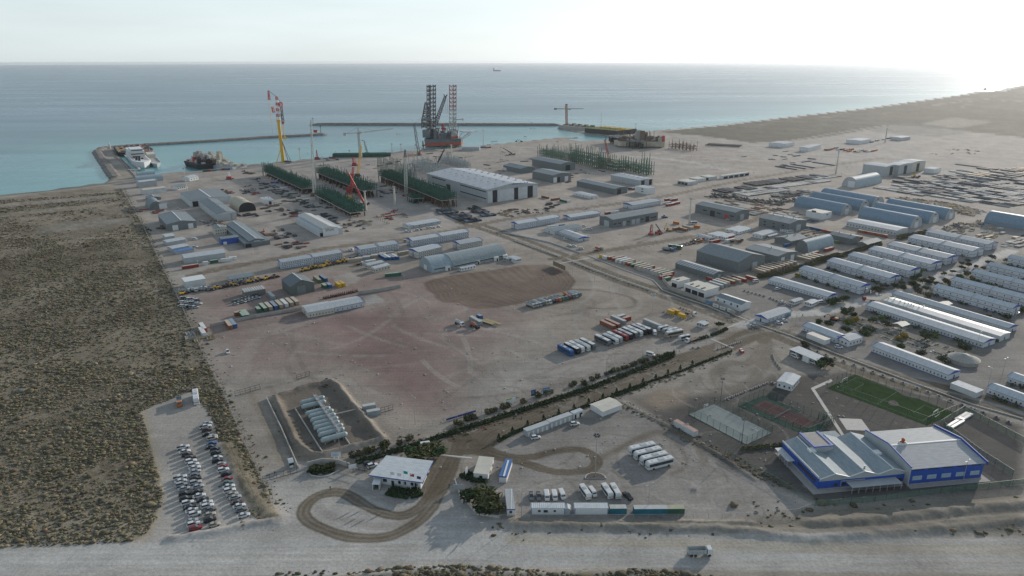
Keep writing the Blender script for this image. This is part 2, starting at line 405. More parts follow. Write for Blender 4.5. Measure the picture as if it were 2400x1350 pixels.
# ploughed patch with furrows
PLOUGH=WP('b',[(1060,720),(1150,680),(1400,620),(1900,560),(2250,500),(2500,500),(2750,580),(2850,700),(2780,800),(2500,870),(2200,960),(1900,1010),(1700,1020),(1560,1000),(1450,950),(1280,940),(1200,890),(1200,850),(1100,800)])
m_pl=region(PLOUGH,(0.215,0.156,0.122),0.95,1.2,0.25)
_dp,_al=pdist(X[m_pl],Y[m_pl],PLOUGH,True)
fur=np.sin(_dp*1.9+2*fbm(X[m_pl],Y[m_pl],0.05,55))*np.exp(-_dp/45)*0.14+np.sin((X[m_pl]*math.sin(R(14))-Y[m_pl]*math.cos(R(14)))*1.9)*0.07*(1-np.exp(-_dp/30))
CPL=(C[m_pl]*(1+fur+(fbm(X[m_pl],Y[m_pl],0.03,61)-0.5)*0.5)[:,None])*0.92
Z[m_pl]+=fur*0.5
KIND[m_pl]=5
# parking lot
PARK=G([(330,965),(360,950),(447,918),(475,947),(500,987),(522,1060),(560,1150),(583,1195),(605,1218),(517,1243),(400,1264),(350,1276),(372,1200),(380,1165),(373,1113),(353,1047),(340,1000)])
# scrub
SCRUB=[(-5000,900)]+G([(0,463),(140,449),(250,436),(286,444),(328,516),(374,612),(420,706),(474,828),(502,880),(528,935),(567,1030),(613,1125),(640,1187),(655,1215),(600,1222),(583,1195),(522,1060),(475,947),(447,918),(330,965),(353,1047),(373,1113),(380,1165),(372,1200),(345,1250),(300,1277),(0,1288),(-400,1292)])+[(-2500,200)]
m_sc=region(SCRUB,(0.275,0.232,0.170),1.0,2.0,0.35)
region(G([(290,455),(330,540),(400,700),(470,850),(440,850),(370,720),(290,560),(270,470)]),(0.35,0.30,0.235),0.6,14,3)
region(G([(0,478),(270,455),(272,460),(0,486)]),(0.37,0.335,0.28),0.85,2,0.3)
region(G([(85,535),(160,520),(300,512),(300,524),(160,538),(95,546)]),(0.34,0.32,0.29),0.85,4,1)
region(G([(0,500),(220,478),(300,476),(220,486),(0,508)]),(0.30,0.26,0.2),0.5,4,1)
sc_sp=fbm(X,Y,0.45,71,3);sc_pt=fbm(X,Y,0.03,73,4)
a=np.clip((sc_sp-0.44+(sc_pt-0.5)*0.5)*7,0,1)*m_sc
mixc(a,(0.115,0.104,0.068),0.6)
a=np.clip((fbm(X,Y,0.02,79)-0.5)*5,0,1)*m_sc
mixc(a,(0.12,0.10,0.055),0.4)
KIND[m_sc]=1
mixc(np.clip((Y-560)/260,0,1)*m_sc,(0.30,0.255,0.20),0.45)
mixc(np.clip((fbm(X,Y,0.011,171,4)-0.52)*6,0,1)*m_sc,(0.35,0.30,0.22),0.5)
m_pk=region(PARK,(0.415,0.385,0.345),1.0,1.5,0.2);KIND[m_pk]=4
region(G([(348,955),(368,1060),(392,1160),(372,1230),(330,1272),(300,1277),(345,1250),(372,1200),(380,1165),(353,1047),(330,965)]),(0.44,0.37,0.26),0.6,2.5,0.4)
# right-hand coastal scrub
RSC=G([(1540,309),(1592,304),(1680,296),(1740,288),(1880,272),(2152,238),(2359,209),(2600,184),(3000,164),(3400,300),(2400,322),(2250,306),(2100,292),(1950,318),(1840,332),(1760,334),(1640,318)])
m_rs=region(RSC,(0.150,0.142,0.108),1.0,18,0.5);KIND[m_rs]=1
mixc((fbm(X,Y,0.0035,183,5)-0.4)*3*m_rs,(0.12,0.115,0.08),0.8)
a=np.clip((fbm(X,Y,0.02,83,5)-0.40)*6,0,1)*m_rs
mixc(a,(0.085,0.086,0.062),0.6)
region(G([(2160,290),(2230,276),(2330,285),(2250,300)]),(0.38,0.345,0.29),0.7,20)
for _ in range(26):
 x0=random.uniform(1750,2500);y0=300-(x0-1500)*0.095+random.uniform(0,22);w0=random.uniform(8,30)
 region(G([(x0,y0),(x0+w0,y0-1.5),(x0+w0*1.3,y0+1),(x0+w0*.4,y0+2)]),(0.34,0.30,0.24),0.5,12,2)
region(G([(2030,300),(2130,288),(2290,308),(2190,322),(2060,312)]),(0.17,0.17,0.15),0.6,8)
# beach
m_be=(sgn>0)&(sgn<26+jit*0.5)&(X<-480)&(Y<1100)&(X/Y<-0.535)
mixc(m_be*1.0,(0.36,0.315,0.255),0.9);KIND[m_be]=2
m_rb=(sgn>0)&(sgn<10+Y*0.006)&(X>380);mixc(m_rb*1.0,(0.75,0.74,0.70),0.8);KIND[m_rb]=2
mixc(((sgn<3)&(sgn>-30))*1.0,(0.20,0.19,0.165),0.6)
# ---- roads and tracks
def track(pts,w,col,k=0.8,road=False,soft=1.2,rut=True):
 xs=[p[0]for p in pts];ys=[p[1]for p in pts];q=w+4
 m=(X>min(xs)-q)&(X<max(xs)+q)&(Y>min(ys)-q)&(Y<max(ys)+q)
 if not m.any():return
 Xm,Ym=X[m],Y[m]
 d,al=pdist(Xm,Ym,pts)
 d=d+(fbm(Xm,Ym,0.12,91)-0.5)*min(2.2,w*0.3)
 v=np.clip((w/2-d)/soft+0.5,0,1)*k
 if rut:v=v*(0.86+0.14*np.cos(d*3.1))
 v=v*(0.75+0.5*fbm(al,d*3,0.12,93,3))
 cm=C[m];a_=np.clip(v,0,1)[:,None];C[m]=cm*(1-a_)+np.array(col)*a_
 if road:
  kk=KIND[m];kk[d<w/2]=3;KIND[m]=kk
BR=(0.145,0.117,0.080);LT=(0.45,0.42,0.375)
R1=G([(1120,1040),(1170,1004),(1312,954),(1420,912),(1570,856),(1695,812),(1770,778)],True)
track(R1,14,BR,1.0,True)
R2=G([(1085,520),(1130,532),(1200,556),(1320,602),(1440,650),(1560,690),(1660,726),(1740,754),(1846,790),(1963,842),(2109,892),(2250,925),(2420,975)],True)
track(R2,21,LT,0.55,True);
for off in(-5.2,5.2):
 track([(p[0]+off*math.sin(R(55)),p[1]+off*math.cos(R(55)))for p in R2],7.5,BR,1.0,True)
R3=G([(452,645),(550,624),(648,606),(780,580),(956,560),(1107,530),(1200,512),(1350,490),(1450,477),(1560,460),(1727,425),(1893,397),(2070,370)],True)
track(R3,13,LT,0.3,True);track(R3,11,(0.205,0.165,0.12),0.95,True)
track(WP('a',[(480,400),(560,350),(850,300),(1000,290),(900,330),(600,380),(430,400)],True),5,BR,0.6)
R4=G([(1296,607),(1420,588),(1540,568),(1660,548),(1740,526),(1790,505)],True)
track(R4,10,BR,0.85,True)
R5=WP('f',[(130,560),(450,480),(760,450),(1000,390),(1200,335),(1500,255),(2000,65),(2300,-40)],True)
track(R5,10,(0.56,0.54,0.50),1.0,True,rut=False)
track(WP('f',[(300,690),(340,650),(600,560)],True),6,BR,0.7)
track(WP('f',[(-20,640),(150,600),(300,640),(330,780),(250,960),(40,1080),(-80,960),(20,860),(200,850),(330,700)],True),7,BR,0.5)
FR=G([(-300,1322),(0,1318),(400,1308),(800,1305),(1200,1290),(1600,1292),(2000,1298),(2700,1306)],True)
track(FR,17,(0.435,0.42,0.39),0.9,True)
track(G([(1200,1265),(1600,1275),(2000,1285),(2600,1292)],True),5,(0.40,0.35,0.27),0.7,True)
L1=WP('k',[(2230,-60),(2150,170),(2000,450),(1880,650),(1750,820),(1600,920),(1450,945),(1250,900),(1050,810),(900,710),(780,670),(620,680),(480,740),(380,830),(355,930),(450,1030),(620,1110),(800,1170),(1000,1205),(1200,1205),(1400,1170),(1600,1070),(1750,960),(1900,780),(1990,600),(2080,420),(2200,150),(2300,-20)],True)
track(L1,6.0,LT,0.3);track(L1,5.0,(0.150,0.124,0.088),1.0,True,0.7)
track(WP('k',[(2180,-40),(2050,260),(1930,480),(1850,650)],True),11,BR,0.75,True)
track(WP('k',[(480,780),(620,920),(900,1010),(1300,1080),(1600,1000)],True),4,BR,0.28)
track(WP('k',[(760,560),(1000,620),(1300,760),(1450,800)],True),4,BR,0.3)
L2=WP('l',[(100,640),(260,640),(500,760),(640,815),(830,860),(1050,850),(1300,790),(1550,765),(1700,800),(1790,900),(1740,990),(1560,1030),(1350,1035),(1150,990),(960,930),(800,890),(600,850),(400,800),(200,800)],True)
L2T=1
track(WP('l',[(1790,880),(2000,790),(2250,650),(2500,560),(2800,590),(3000,740)],True),3.5,(0.20,0.175,0.14),0.55)
track(WP('n',[(520,880),(660,960),(740,1060),(740,1180),(620,1240)],True),2.5,BR,0.5)
for pts in([(1500,80),(1560,180),(1470,300),(1320,375),(1130,360),(1075,290),(1160,220),(1380,200)],[(1500,80),(1480,200),(1330,290),(1150,300)],[(800,330),(740,400),(800,480),(980,500),(1250,430),(1480,350)],[(860,340),(850,420),(1000,460),(1300,400)],[(330,560),(500,480),(700,440),(880,350)],[(1550,100),(1620,210),(1560,330),(1400,400),(1100,480)]):
 track(WP('n',pts,True),4,(0.22,0.195,0.16),0.5)
track(WP('c',[(640,800),(850,790),(1150,810),(1450,870),(1545,940),(1480,1000),(1250,1015),(1000,1010)],True),3,BR,0.7)
track(WP('c',[(800,1020),(1150,1080),(1500,1050),(1620,950),(1540,880)],True),3,LT,0.5)
track(WP('c',[(330,1000),(700,1080),(1050,1000),(1000,900),(700,950)],True),3,BR,0.3)
track(WP('h',[(1500,180),(1640,500),(1800,800),(2050,1200),(2150,1400)],True),9,(0.36,0.325,0.275),0.7)
track(WP('h',[(1700,200),(1850,500),(2000,800),(2150,1200)],True),3,(0.30,0.25,0.19),0.7)
track(G([(560,905),(700,885),(800,860),(880,880)],True),6,(0.33,0.29,0.24),0.6)
track(G([(540,930),(600,800),(700,760),(950,700)],True),8,LT,0.3)
track(WP('p',[(1000,380),(1250,300),(1350,250),(1300,200),(1400,170)],True),10,(0.31,0.26,0.20),0.6)
track(G([(300,424),(430,412),(620,392),(900,372),(1200,348),(1420,335)],True),16,(0.43,0.38,0.32),0.6)
track(WP('v',[(0,600),(400,545),(800,480),(1250,410)],True),12,(0.42,0.39,0.34),0.6)
track(WP('v',[(0,900),(800,780),(1200,690),(1900,480)],True),12,(0.36,0.32,0.27),0.6)
track(WP('v',[(1150,590),(1300,690)],True),6,LT,0.6)
track(WP('z',[(1000,930),(1500,970),(2080,1080)],True),16,(0.50,0.48,0.44),0.8,rut=False)
track(WP('z',[(1300,900),(1900,940),(2400,990)],True),8,(0.46,0.43,0.39),0.6,rut=False)
track(WP('d',[(2500,520),(2000,640),(1560,790)],True),8,(0.29,0.27,0.24),0.6)
rg=random.Random(5)
for _ in range(230):
 x0=rg.uniform(560,1750);y0=rg.uniform(640,960)if rg.random()<0.6 else rg.uniform(370,640)
 if y0>900 and x0>1300:continue
 p=W(x0,y0);an=rg.choice([R(34),R(34),R(124),rg.uniform(0,6.3)])+rg.gauss(0,0.25);cu=rg.gauss(0,0.012);pts=[p]
 for _k in range(rg.randint(4,9)):
  st=rg.uniform(6,14);p=(p[0]+st*math.cos(an),p[1]+st*math.sin(an));an+=cu*st;pts.append(p)
 cl=rg.choice([LT,(0.24,0.2,0.17),(0.25,0.2,0.17),LT]);k=rg.uniform(0.25,0.65)
 track(pts,0.9,cl,k,rut=False);track([(q[0]+1.6*math.sin(an),q[1]-1.6*math.cos(an))for q in pts],0.9,cl,k,rut=False)
C[m_pl]=CPL
region(WP('n',[(330,560),(450,450),(650,430),(760,500),(700,600),(480,640)]),(0.36,0.27,0.19),0.5,6,1)
for _ in range(150):
 x0=rg.uniform(1150,1800);y0=rg.uniform(1010,1200)if rg.random()<.5 else rg.uniform(840,930);p=W(x0,y0)
 r0=rg.uniform(6,22);a0=rg.uniform(0,6.3);a1=a0+rg.uniform(0.6,2.2)
 pts=[(p[0]+r0*math.cos(a0+(a1-a0)*t/8),p[1]+r0*math.sin(a0+(a1-a0)*t/8))for t in range(9)]
 track(pts,0.7,rg.choice([LT,(0.16,0.14,0.11),(0.16,0.14,0.11)]),rg.uniform(0.25,0.6),rut=False)
track(L2,4.6,(0.135,0.112,0.080),1.1,True,0.8)
track(WP('l',[(1790,880),(2000,790),(2250,650),(2500,560),(2800,590),(3000,740),(3050,950)]),3.5,(0.15,0.125,0.09),0.5)
for _ in range(50):
 x0=rg.uniform(-100,2400);y0=rg.uniform(1275,1345);p=W(x0,y0);q=W(x0+rg.uniform(150,700),y0+rg.uniform(-6,6))
 track([p,q],rg.uniform(0.3,0.9),rg.choice([LT,(0.3,0.27,0.23)]),rg.uniform(0.15,0.4),rut=False)
 # concrete slabs
for pts,c_ in((WP('b',[(10,640),(210,590),(330,660),(260,720),(30,760)]),(0.40,0.365,0.32)),(WP('b',[(370,870),(500,850),(620,930),(385,980)]),(0.43,0.42,0.39)),(WP('j',[(455,590),(650,480),(740,520),(1110,1030),(780,1110)]),(0.30,0.285,0.26)),(WP('q',[(330,380),(700,300),(900,480),(700,560),(400,500)]),(0.36,0.36,0.36))):
 region(pts,c_,0.85,0.8,0.0,False)
 # scattered pale and dark specks
mixc((fbm(X,Y,0.25,101,2)>0.86)*1.0*(KIND==0),(0.5,0.48,0.44),0.2)
region(BERM,(0.20,0.168,0.135),0.8,3,0.5)
region([BERM[i]for i in(0,15,14,13,12,11)]+WP('j',[(700,1220),(420,1180),(180,520)]),(0.20,0.17,0.13),0.6,3,0.5)
mott=fbm(X,Y,0.06,131,4);mott2=fbm(X,Y,0.35,137,3)
C*=(1+(mott-0.5)*0.42+(mott2-0.5)*0.20+jit2*0.08)[...,None]
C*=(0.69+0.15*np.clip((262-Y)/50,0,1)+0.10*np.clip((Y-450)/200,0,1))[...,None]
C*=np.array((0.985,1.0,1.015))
# ---- build the terrain as named pieces of one sheet
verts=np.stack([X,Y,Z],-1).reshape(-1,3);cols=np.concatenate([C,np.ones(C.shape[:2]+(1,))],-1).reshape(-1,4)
idx=np.arange(X.size).reshape(X.shape)
q=np.stack([idx[:-1,:-1],idx[:-1,1:],idx[1:,1:],idx[1:,:-1]],-1).reshape(-1,4)
fk=KIND[:-1,:-1].reshape(-1);sg=np.maximum(sgn[:-1,:-1],sgn[1:,1:]).reshape(-1)
keep=sg>-40
m_gr=mat_attr('ground',0.95,0.15,0.35,1.0,True);m_scb=mat_attr('scrub_soil',0.95,0.22,0.6,2.0)
def np_mesh(name,v,f,c,m,smooth=True):
 u,inv=np.unique(f,return_inverse=True);v=v[u];f=inv.reshape(f.shape)
 me=bpy.data.meshes.new(name);n,k=f.shape
 me.vertices.add(len(v));me.vertices.foreach_set('co',v.astype(np.float32).ravel())
 me.loops.add(n*k);me.loops.foreach_set('vertex_index',f.astype(np.int32).ravel())
 me.polygons.add(n);me.polygons.foreach_set('loop_start',np.arange(0,n*k,k,dtype=np.int32))
 if smooth:me.polygons.foreach_set('use_smooth',np.ones(n,bool))
 if c is not None:
  at=me.color_attributes.new('col','FLOAT_COLOR','POINT');at.data.foreach_set('color',c[u].astype(np.float32).ravel())
 me.materials.append(m);me.update(calc_edges=True);me.validate()
 return me
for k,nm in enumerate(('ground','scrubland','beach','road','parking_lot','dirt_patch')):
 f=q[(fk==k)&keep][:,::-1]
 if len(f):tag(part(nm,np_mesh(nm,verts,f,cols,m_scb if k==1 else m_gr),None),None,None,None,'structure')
 # ---- sea
ra=np.concatenate([np.linspace(120,2000,60),np.geomspace(2050,60000,60)]);aa=np.linspace(R(-56),R(56),150)
SR_,SA=np.meshgrid(ra,aa,indexing='ij');SX,SY=SR_*np.sin(SA),SR_*np.cos(SA)
sd_,_=pdist(SX,SY,COAST,True);sins=inside(SX,SY,COAST);sd_[sins]=0
nf=fbm(SX,SY,0.002,111,4);near=np.exp(-sd_/260)*(0.7+0.6*nf);near=np.clip(near,0,1)[...,None]
deep=np.array((0.022,0.105,0.155));shal=np.array((0.085,0.265,0.275))
sc_=deep*(1-near)+shal*near;sc_=sc_*(0.9+0.25*nf[...,None])
sv=np.stack([SX,SY,np.full(SX.shape,-1.6)],-1).reshape(-1,3);si=np.arange(SX.size).reshape(SX.shape)
sq=np.stack([si[:-1,:-1],si[:-1,1:],si[1:,1:],si[1:,:-1]],-1).reshape(-1,4)
m,t,b=_nodes('water');at=t.nodes.new('ShaderNodeAttribute');at.attribute_name='col'
g0=t.nodes.new('ShaderNodeNewGeometry');mp0=t.nodes.new('ShaderNodeMapping');mp0.inputs['Rotation'].default_value=(0,0,R(-8));mp0.inputs['Scale'].default_value=(0.0009,0.006,1)
n0=t.nodes.new('ShaderNodeTexNoise');n0.inputs['Scale'].default_value=1;n0.inputs['Detail'].default_value=8;n0.inputs['Roughness'].default_value=0.6
r0=t.nodes.new('ShaderNodeMapRange');r0.inputs[1].default_value=0.35;r0.inputs[2].default_value=0.68;r0.inputs[3].default_value=0.90;r0.inputs[4].default_value=1.12
h0=t.nodes.new('ShaderNodeHueSaturation');q0=t.nodes.new('ShaderNodeMapRange');q0.inputs[1].default_value=0.35;q0.inputs[2].default_value=0.68;q0.inputs[3].default_value=0.31;q0.inputs[4].default_value=0.26
for a_,b_ in((g0.outputs['Position'],mp0.inputs[0]),(mp0.outputs[0],n0.inputs['Vector']),(n0.outputs[0],r0.inputs[0]),(n0.outputs[0],q0.inputs[0]),(q0.outputs[0],b.inputs['Roughness']),(r0.outputs[0],h0.inputs['Value']),(at.outputs['Color'],h0.inputs['Color'])):t.links.new(a_,b_)
t.links.new(h0.outputs[0],b.inputs['Base Color']);b.inputs['Roughness'].default_value=0.28;b.inputs['IOR'].default_value=1.33;b.inputs['Specular IOR Level'].default_value=0.45
geo=t.nodes.new('ShaderNodeNewGeometry');last=None
for sc0,st0 in(((0.05,0.012,1),1.0),((0.006,0.0015,1),0.9),((0.3,0.12,1),0.4)):
 mp=t.nodes.new('ShaderNodeMapping');mp.inputs['Rotation'].default_value=(0,0,R(-50));mp.inputs['Scale'].default_value=sc0
 n=t.nodes.new('ShaderNodeTexNoise');n.inputs['Scale'].default_value=1;n.inputs['Detail'].default_value=7;n.inputs['Roughness'].default_value=0.6
 t.links.new(geo.outputs['Position'],mp.inputs[0]);t.links.new(mp.outputs[0],n.inputs['Vector'])
 mm=t.nodes.new('ShaderNodeMath');mm.operation='MULTIPLY_ADD';mm.inputs[1].default_value=st0
 t.links.new(n.outputs[0],mm.inputs[0])
 if last is not None:t.links.new(last,mm.inputs[2])
 else:mm.inputs[2].default_value=0
 last=mm.outputs[0]
bp=t.nodes.new('ShaderNodeBump');bp.inputs['Strength'].default_value=0.5;bp.inputs['Distance'].default_value=3.0
t.links.new(last,bp.inputs['Height']);t.links.new(bp.outputs[0],b.inputs['Normal'])
MATS['water']=m
tag(part('sea',np_mesh('sea',sv,sq[:,::-1],np.concatenate([sc_,np.ones(sc_.shape[:2]+(1,))],-1).reshape(-1,4),m),None),None,None,None,'structure')
# ---- haze: one closed box of thin air round the whole scene
hb=MB().box(-62000,-9000,-12,62000,62000,161)
hm=bpy.data.materials.new('haze');hm.use_nodes=True;hm.node_tree.nodes.clear()
ho=hm.node_tree.nodes.new('ShaderNodeOutputMaterial');hv=hm.node_tree.nodes.new('ShaderNodeVolumePrincipled')
hv.inputs['Color'].default_value=(0.90,0.94,1.0,1);hv.inputs['Density'].default_value=0.000024;hv.inputs['Anisotropy'].default_value=0.5
hm.node_tree.links.new(hv.outputs[0],ho.inputs['Volume'])
tag(part('haze',hb,hm),None,None,None,'stuff')
# ---- breakwaters
m_rock=mat('rock',(0.17,0.155,0.14),0.9,0,0.45,0.25,0.15,bump=0.5)
def mound(name,label,pts,w,h,z0=-4.0,step=4.0,top=0.32):
 P=[];acc=[0]
 for(x0,y0),(x1,y1)in zip(pts[:-1],pts[1:]):
  n=max(1,int(math.hypot(x1-x0,y1-y0)/step))
  for k in range(n):P.append((x0+(x1-x0)*k/n,y0+(y1-y0)*k/n))
 P.append(pts[-1]);n=len(P);rows=[];prof=[(-1,z0),(-0.8,-1.6),(-0.62,0.3*h),(-top,h),(0,h*1.03),(top,h),(0.62,0.3*h),(0.8,-1.6),(1,z0)]
 for i in range(n):
  a,c=P[max(0,i-1)],P[min(n-1,i+1)];dx,dy=c[0]-a[0],c[1]-a[1];l=math.hypot(dx,dy);nx,ny=-dy/l,dx/l
  e=min(1,(min(i,n-1-i)+0.3)/3);row=[]
  for u_,z_ in prof:
   j=random.uniform(-0.8,0.8)if 0.2<abs(u_)<0.9 else random.uniform(-.2,.2)
   row.append((P[i][0]+nx*(u_*w/2*e+j),P[i][1]+ny*(u_*w/2*e+j),(z_ if z_<-1 else-1.6+(z_+1.6)*e)+j*0.5))
  rows.append(row)
 mb=MB();k=len(prof);mb.v=[v for r in rows for v in r]
 mb.f=[(i*k+j,i*k+j+1,(i+1)*k+j+1,(i+1)*k+j)for i in range(n-1)for j in range(k-1)]
 o=part(name,mb,m_rock);return tag(o,label,'breakwater')
mound('breakwater','dark rock breakwater bending round the left pier and running out with a pale tip',G([(272,418),(258,398),(238,370),(228,355),(240,347),(285,343),(350,339),(500,330),(620,322),(700,318),(768,314)],False),22,2.6)
mound('breakwater','straight far breakwater crossing behind the drilling rig',G([(724,292.5),(760,291.6),(1000,292),(1318,293)],False),24,4.0,step=7)
# ================================================================== builders
TH=34.4
m_white=mat('white_paint',(0.62,0.64,0.64),0.5,0,0.05,0.3,0.06)
m_white2=mat('white_cladding',(0.50,0.53,0.54),0.6,0,0.10,0.25,0.14,0.08)
m_cream=mat('cream_cladding',(0.50,0.48,0.42),0.6,0,0.07,0.25,0.1)
m_glass=mat('window_glass',(0.035,0.045,0.055),0.12,0,0.1,0.5,0.0,spec=0.6)
m_dark=mat('dark_opening',(0.03,0.032,0.035),0.8,0,0.1,0.5,0.0)
m_blue=mat('blue_trim',(0.035,0.09,0.36),0.5,0,0.06,0.5,0.04)
m_grey=mat_ribbed('grey_cladding',(0.165,0.185,0.19),1.1,0)
m_grey_r=mat_ribbed('grey_roof',(0.20,0.235,0.25),1.0,0)
m_grey_ry=mat_ribbed('grey_roof_cross',(0.20,0.235,0.25),1.0,1)
m_dgrey_ry=mat_ribbed('dark_grey_roof',(0.14,0.165,0.18),1.0,1)
m_white_r=mat_ribbed('pale_roof',(0.42,0.455,0.48),1.0,0,rnd=0.12)
m_white_ry=mat_ribbed('pale_roof_cross',(0.42,0.455,0.48),1.0,1,rnd=0.12)
m_lgrey=mat('light_grey_sheet',(0.36,0.39,0.40),0.5,0,0.08,0.3,0.06,0.05)
m_arch=mat_ribbed('blue_grey_fabric',(0.17,0.245,0.31),3.0,0,0.5,0,0.10)
m_archw=mat_ribbed('silver_fabric',(0.30,0.36,0.39),3.0,0,0.6,0,0.10)
m_cap=mat('ridge_white',(0.62,0.64,0.64),0.5,0,0.04,0.5,0.03)
m_steel=mat('galvanised',(0.36,0.37,0.37),0.45,0.3,0.06,0.5,0.05)
m_green=mat('green_steel',(0.034,0.105,0.076),0.75,0,0.3,0.3,0.04,0.15,spec=0.1)
m_brown=mat('brown_steel',(0.12,0.075,0.05),0.7,0,0.25,0.4,0.1,0.2)
m_black=mat('black_steel',(0.05,0.055,0.065),0.5,0,0.2,0.4,0.06,0.3)
m_conc=mat('concrete',(0.33,0.32,0.30),0.85,0,0.1,0.5,0.15,0.08)
m_conc2=mat('pale_concrete',(0.45,0.435,0.405),0.85,0,0.08,0.5,0.12,0.05)
m_red=mat('red_paint',(0.40,0.035,0.03),0.5,0,0.1,0.5,0.06)
m_yel=mat('yellow_paint',(0.62,0.36,0.02),0.45,0,0.08,0.4,0.05)
m_org=mat('orange_paint',(0.33,0.10,0.04),0.5,0,0.1,0.4,0.08)
m_tyre=mat('tyre',(0.02,0.02,0.02),0.9,0,0.1,1,0.1)
CONT=dict(red=(0.27,0.055,0.04),rust=(0.24,0.10,0.06),green=(0.05,0.12,0.085),blue=(0.03,0.10,0.25),teal=(0.03,0.14,0.19),grey=(0.27,0.31,0.32),white=(0.52,0.55,0.55),yellow=(0.55,0.33,0.02),tan=(0.34,0.29,0.22),olive=(0.14,0.17,0.09),orange=(0.46,0.15,0.03))
CROOF=dict(red=(0.36,0.24,0.21),rust=(0.38,0.30,0.25),green=(0.30,0.38,0.31),blue=(0.22,0.28,0.35),teal=(0.36,0.38,0.36),grey=(0.42,0.44,0.44),white=(0.55,0.56,0.55),yellow=(0.5,0.33,0.08),tan=(0.42,0.37,0.30),olive=(0.3,0.31,0.22),orange=(0.5,0.25,0.1))
def cm(c):return mat_ribbed('container_'+c,CONT[c],0.55,0,0.6,0,0.22,0.10)
def cr_(c):return mat('container_roof_'+c,CROOF[c],0.75,0,0.12,0.5,0.15,0.08)
def rot2(x,y,th):c,s=math.cos(th),math.sin(th);return(x*c-y*s,x*s+y*c)
def site(zone,B,C=None,A=None,lx=None,ly=None,th=TH):
 """ground corner B nearest the camera, x axis running right, y axis running back-left"""
 P=WZ(zone,*B)
 PC=WZ(zone,*C)if C else None;PA=WZ(zone,*A)if A else None
 if th=='C':t=math.atan2(PC[1]-P[1],PC[0]-P[0])
 elif th=='A':t=math.atan2(PA[1]-P[1],PA[0]-P[0])-math.pi/2
 else:t=R(th)
 if PC is not None:lx=(PC[0]-P[0])*math.cos(t)+(PC[1]-P[1])*math.sin(t)
 if PA is not None:ly=-(PA[0]-P[0])*math.sin(t)+(PA[1]-P[1])*math.cos(t)
 return P,t,lx,ly
def face_place(face,u,lx,ly):
 """centre point and rotation of something on a wall: f = front (y 0), l = left end (x 0), r = right end, b = back"""
 return{'f':((u,0,0),0.0),'l':((0,u,0),-math.pi/2),'r':((lx,u,0),math.pi/2),'b':((u,ly,0),math.pi)}[face]
def win_mesh(w,h,kind):
 mb=MB()
 if kind=='window':mb.box(-w/2,-0.07,0,w/2,0.02,h)
 else:mb.box(-w/2,-0.09,0,w/2,0.02,h)
 return mb
def openings(t,lst,lx,ly,nm='window',m=None):
 for o in lst:
  face,u,w,z,h=o[:5];mm=o[5]if len(o)>5 else(m or m_glass);nm2=o[6]if len(o)>6 else nm
  loc,rz=face_place(face,u,lx,ly)
  part(nm2,cmesh((nm2,round(w,2),round(h,2)),lambda:win_mesh(w,h,nm2),mm),None,t,(loc[0],loc[1],z),rz)
def row(face,n,u0,u1,w,z,h,m=None):return[(face,u0+(u1-u0)*(k+0.5)/n,w,z,h)+((m,)if m else())for k in range(n)]
def eave_of(P,zone,B,eb):return hgt(P,*px(zone,B[0],eb))
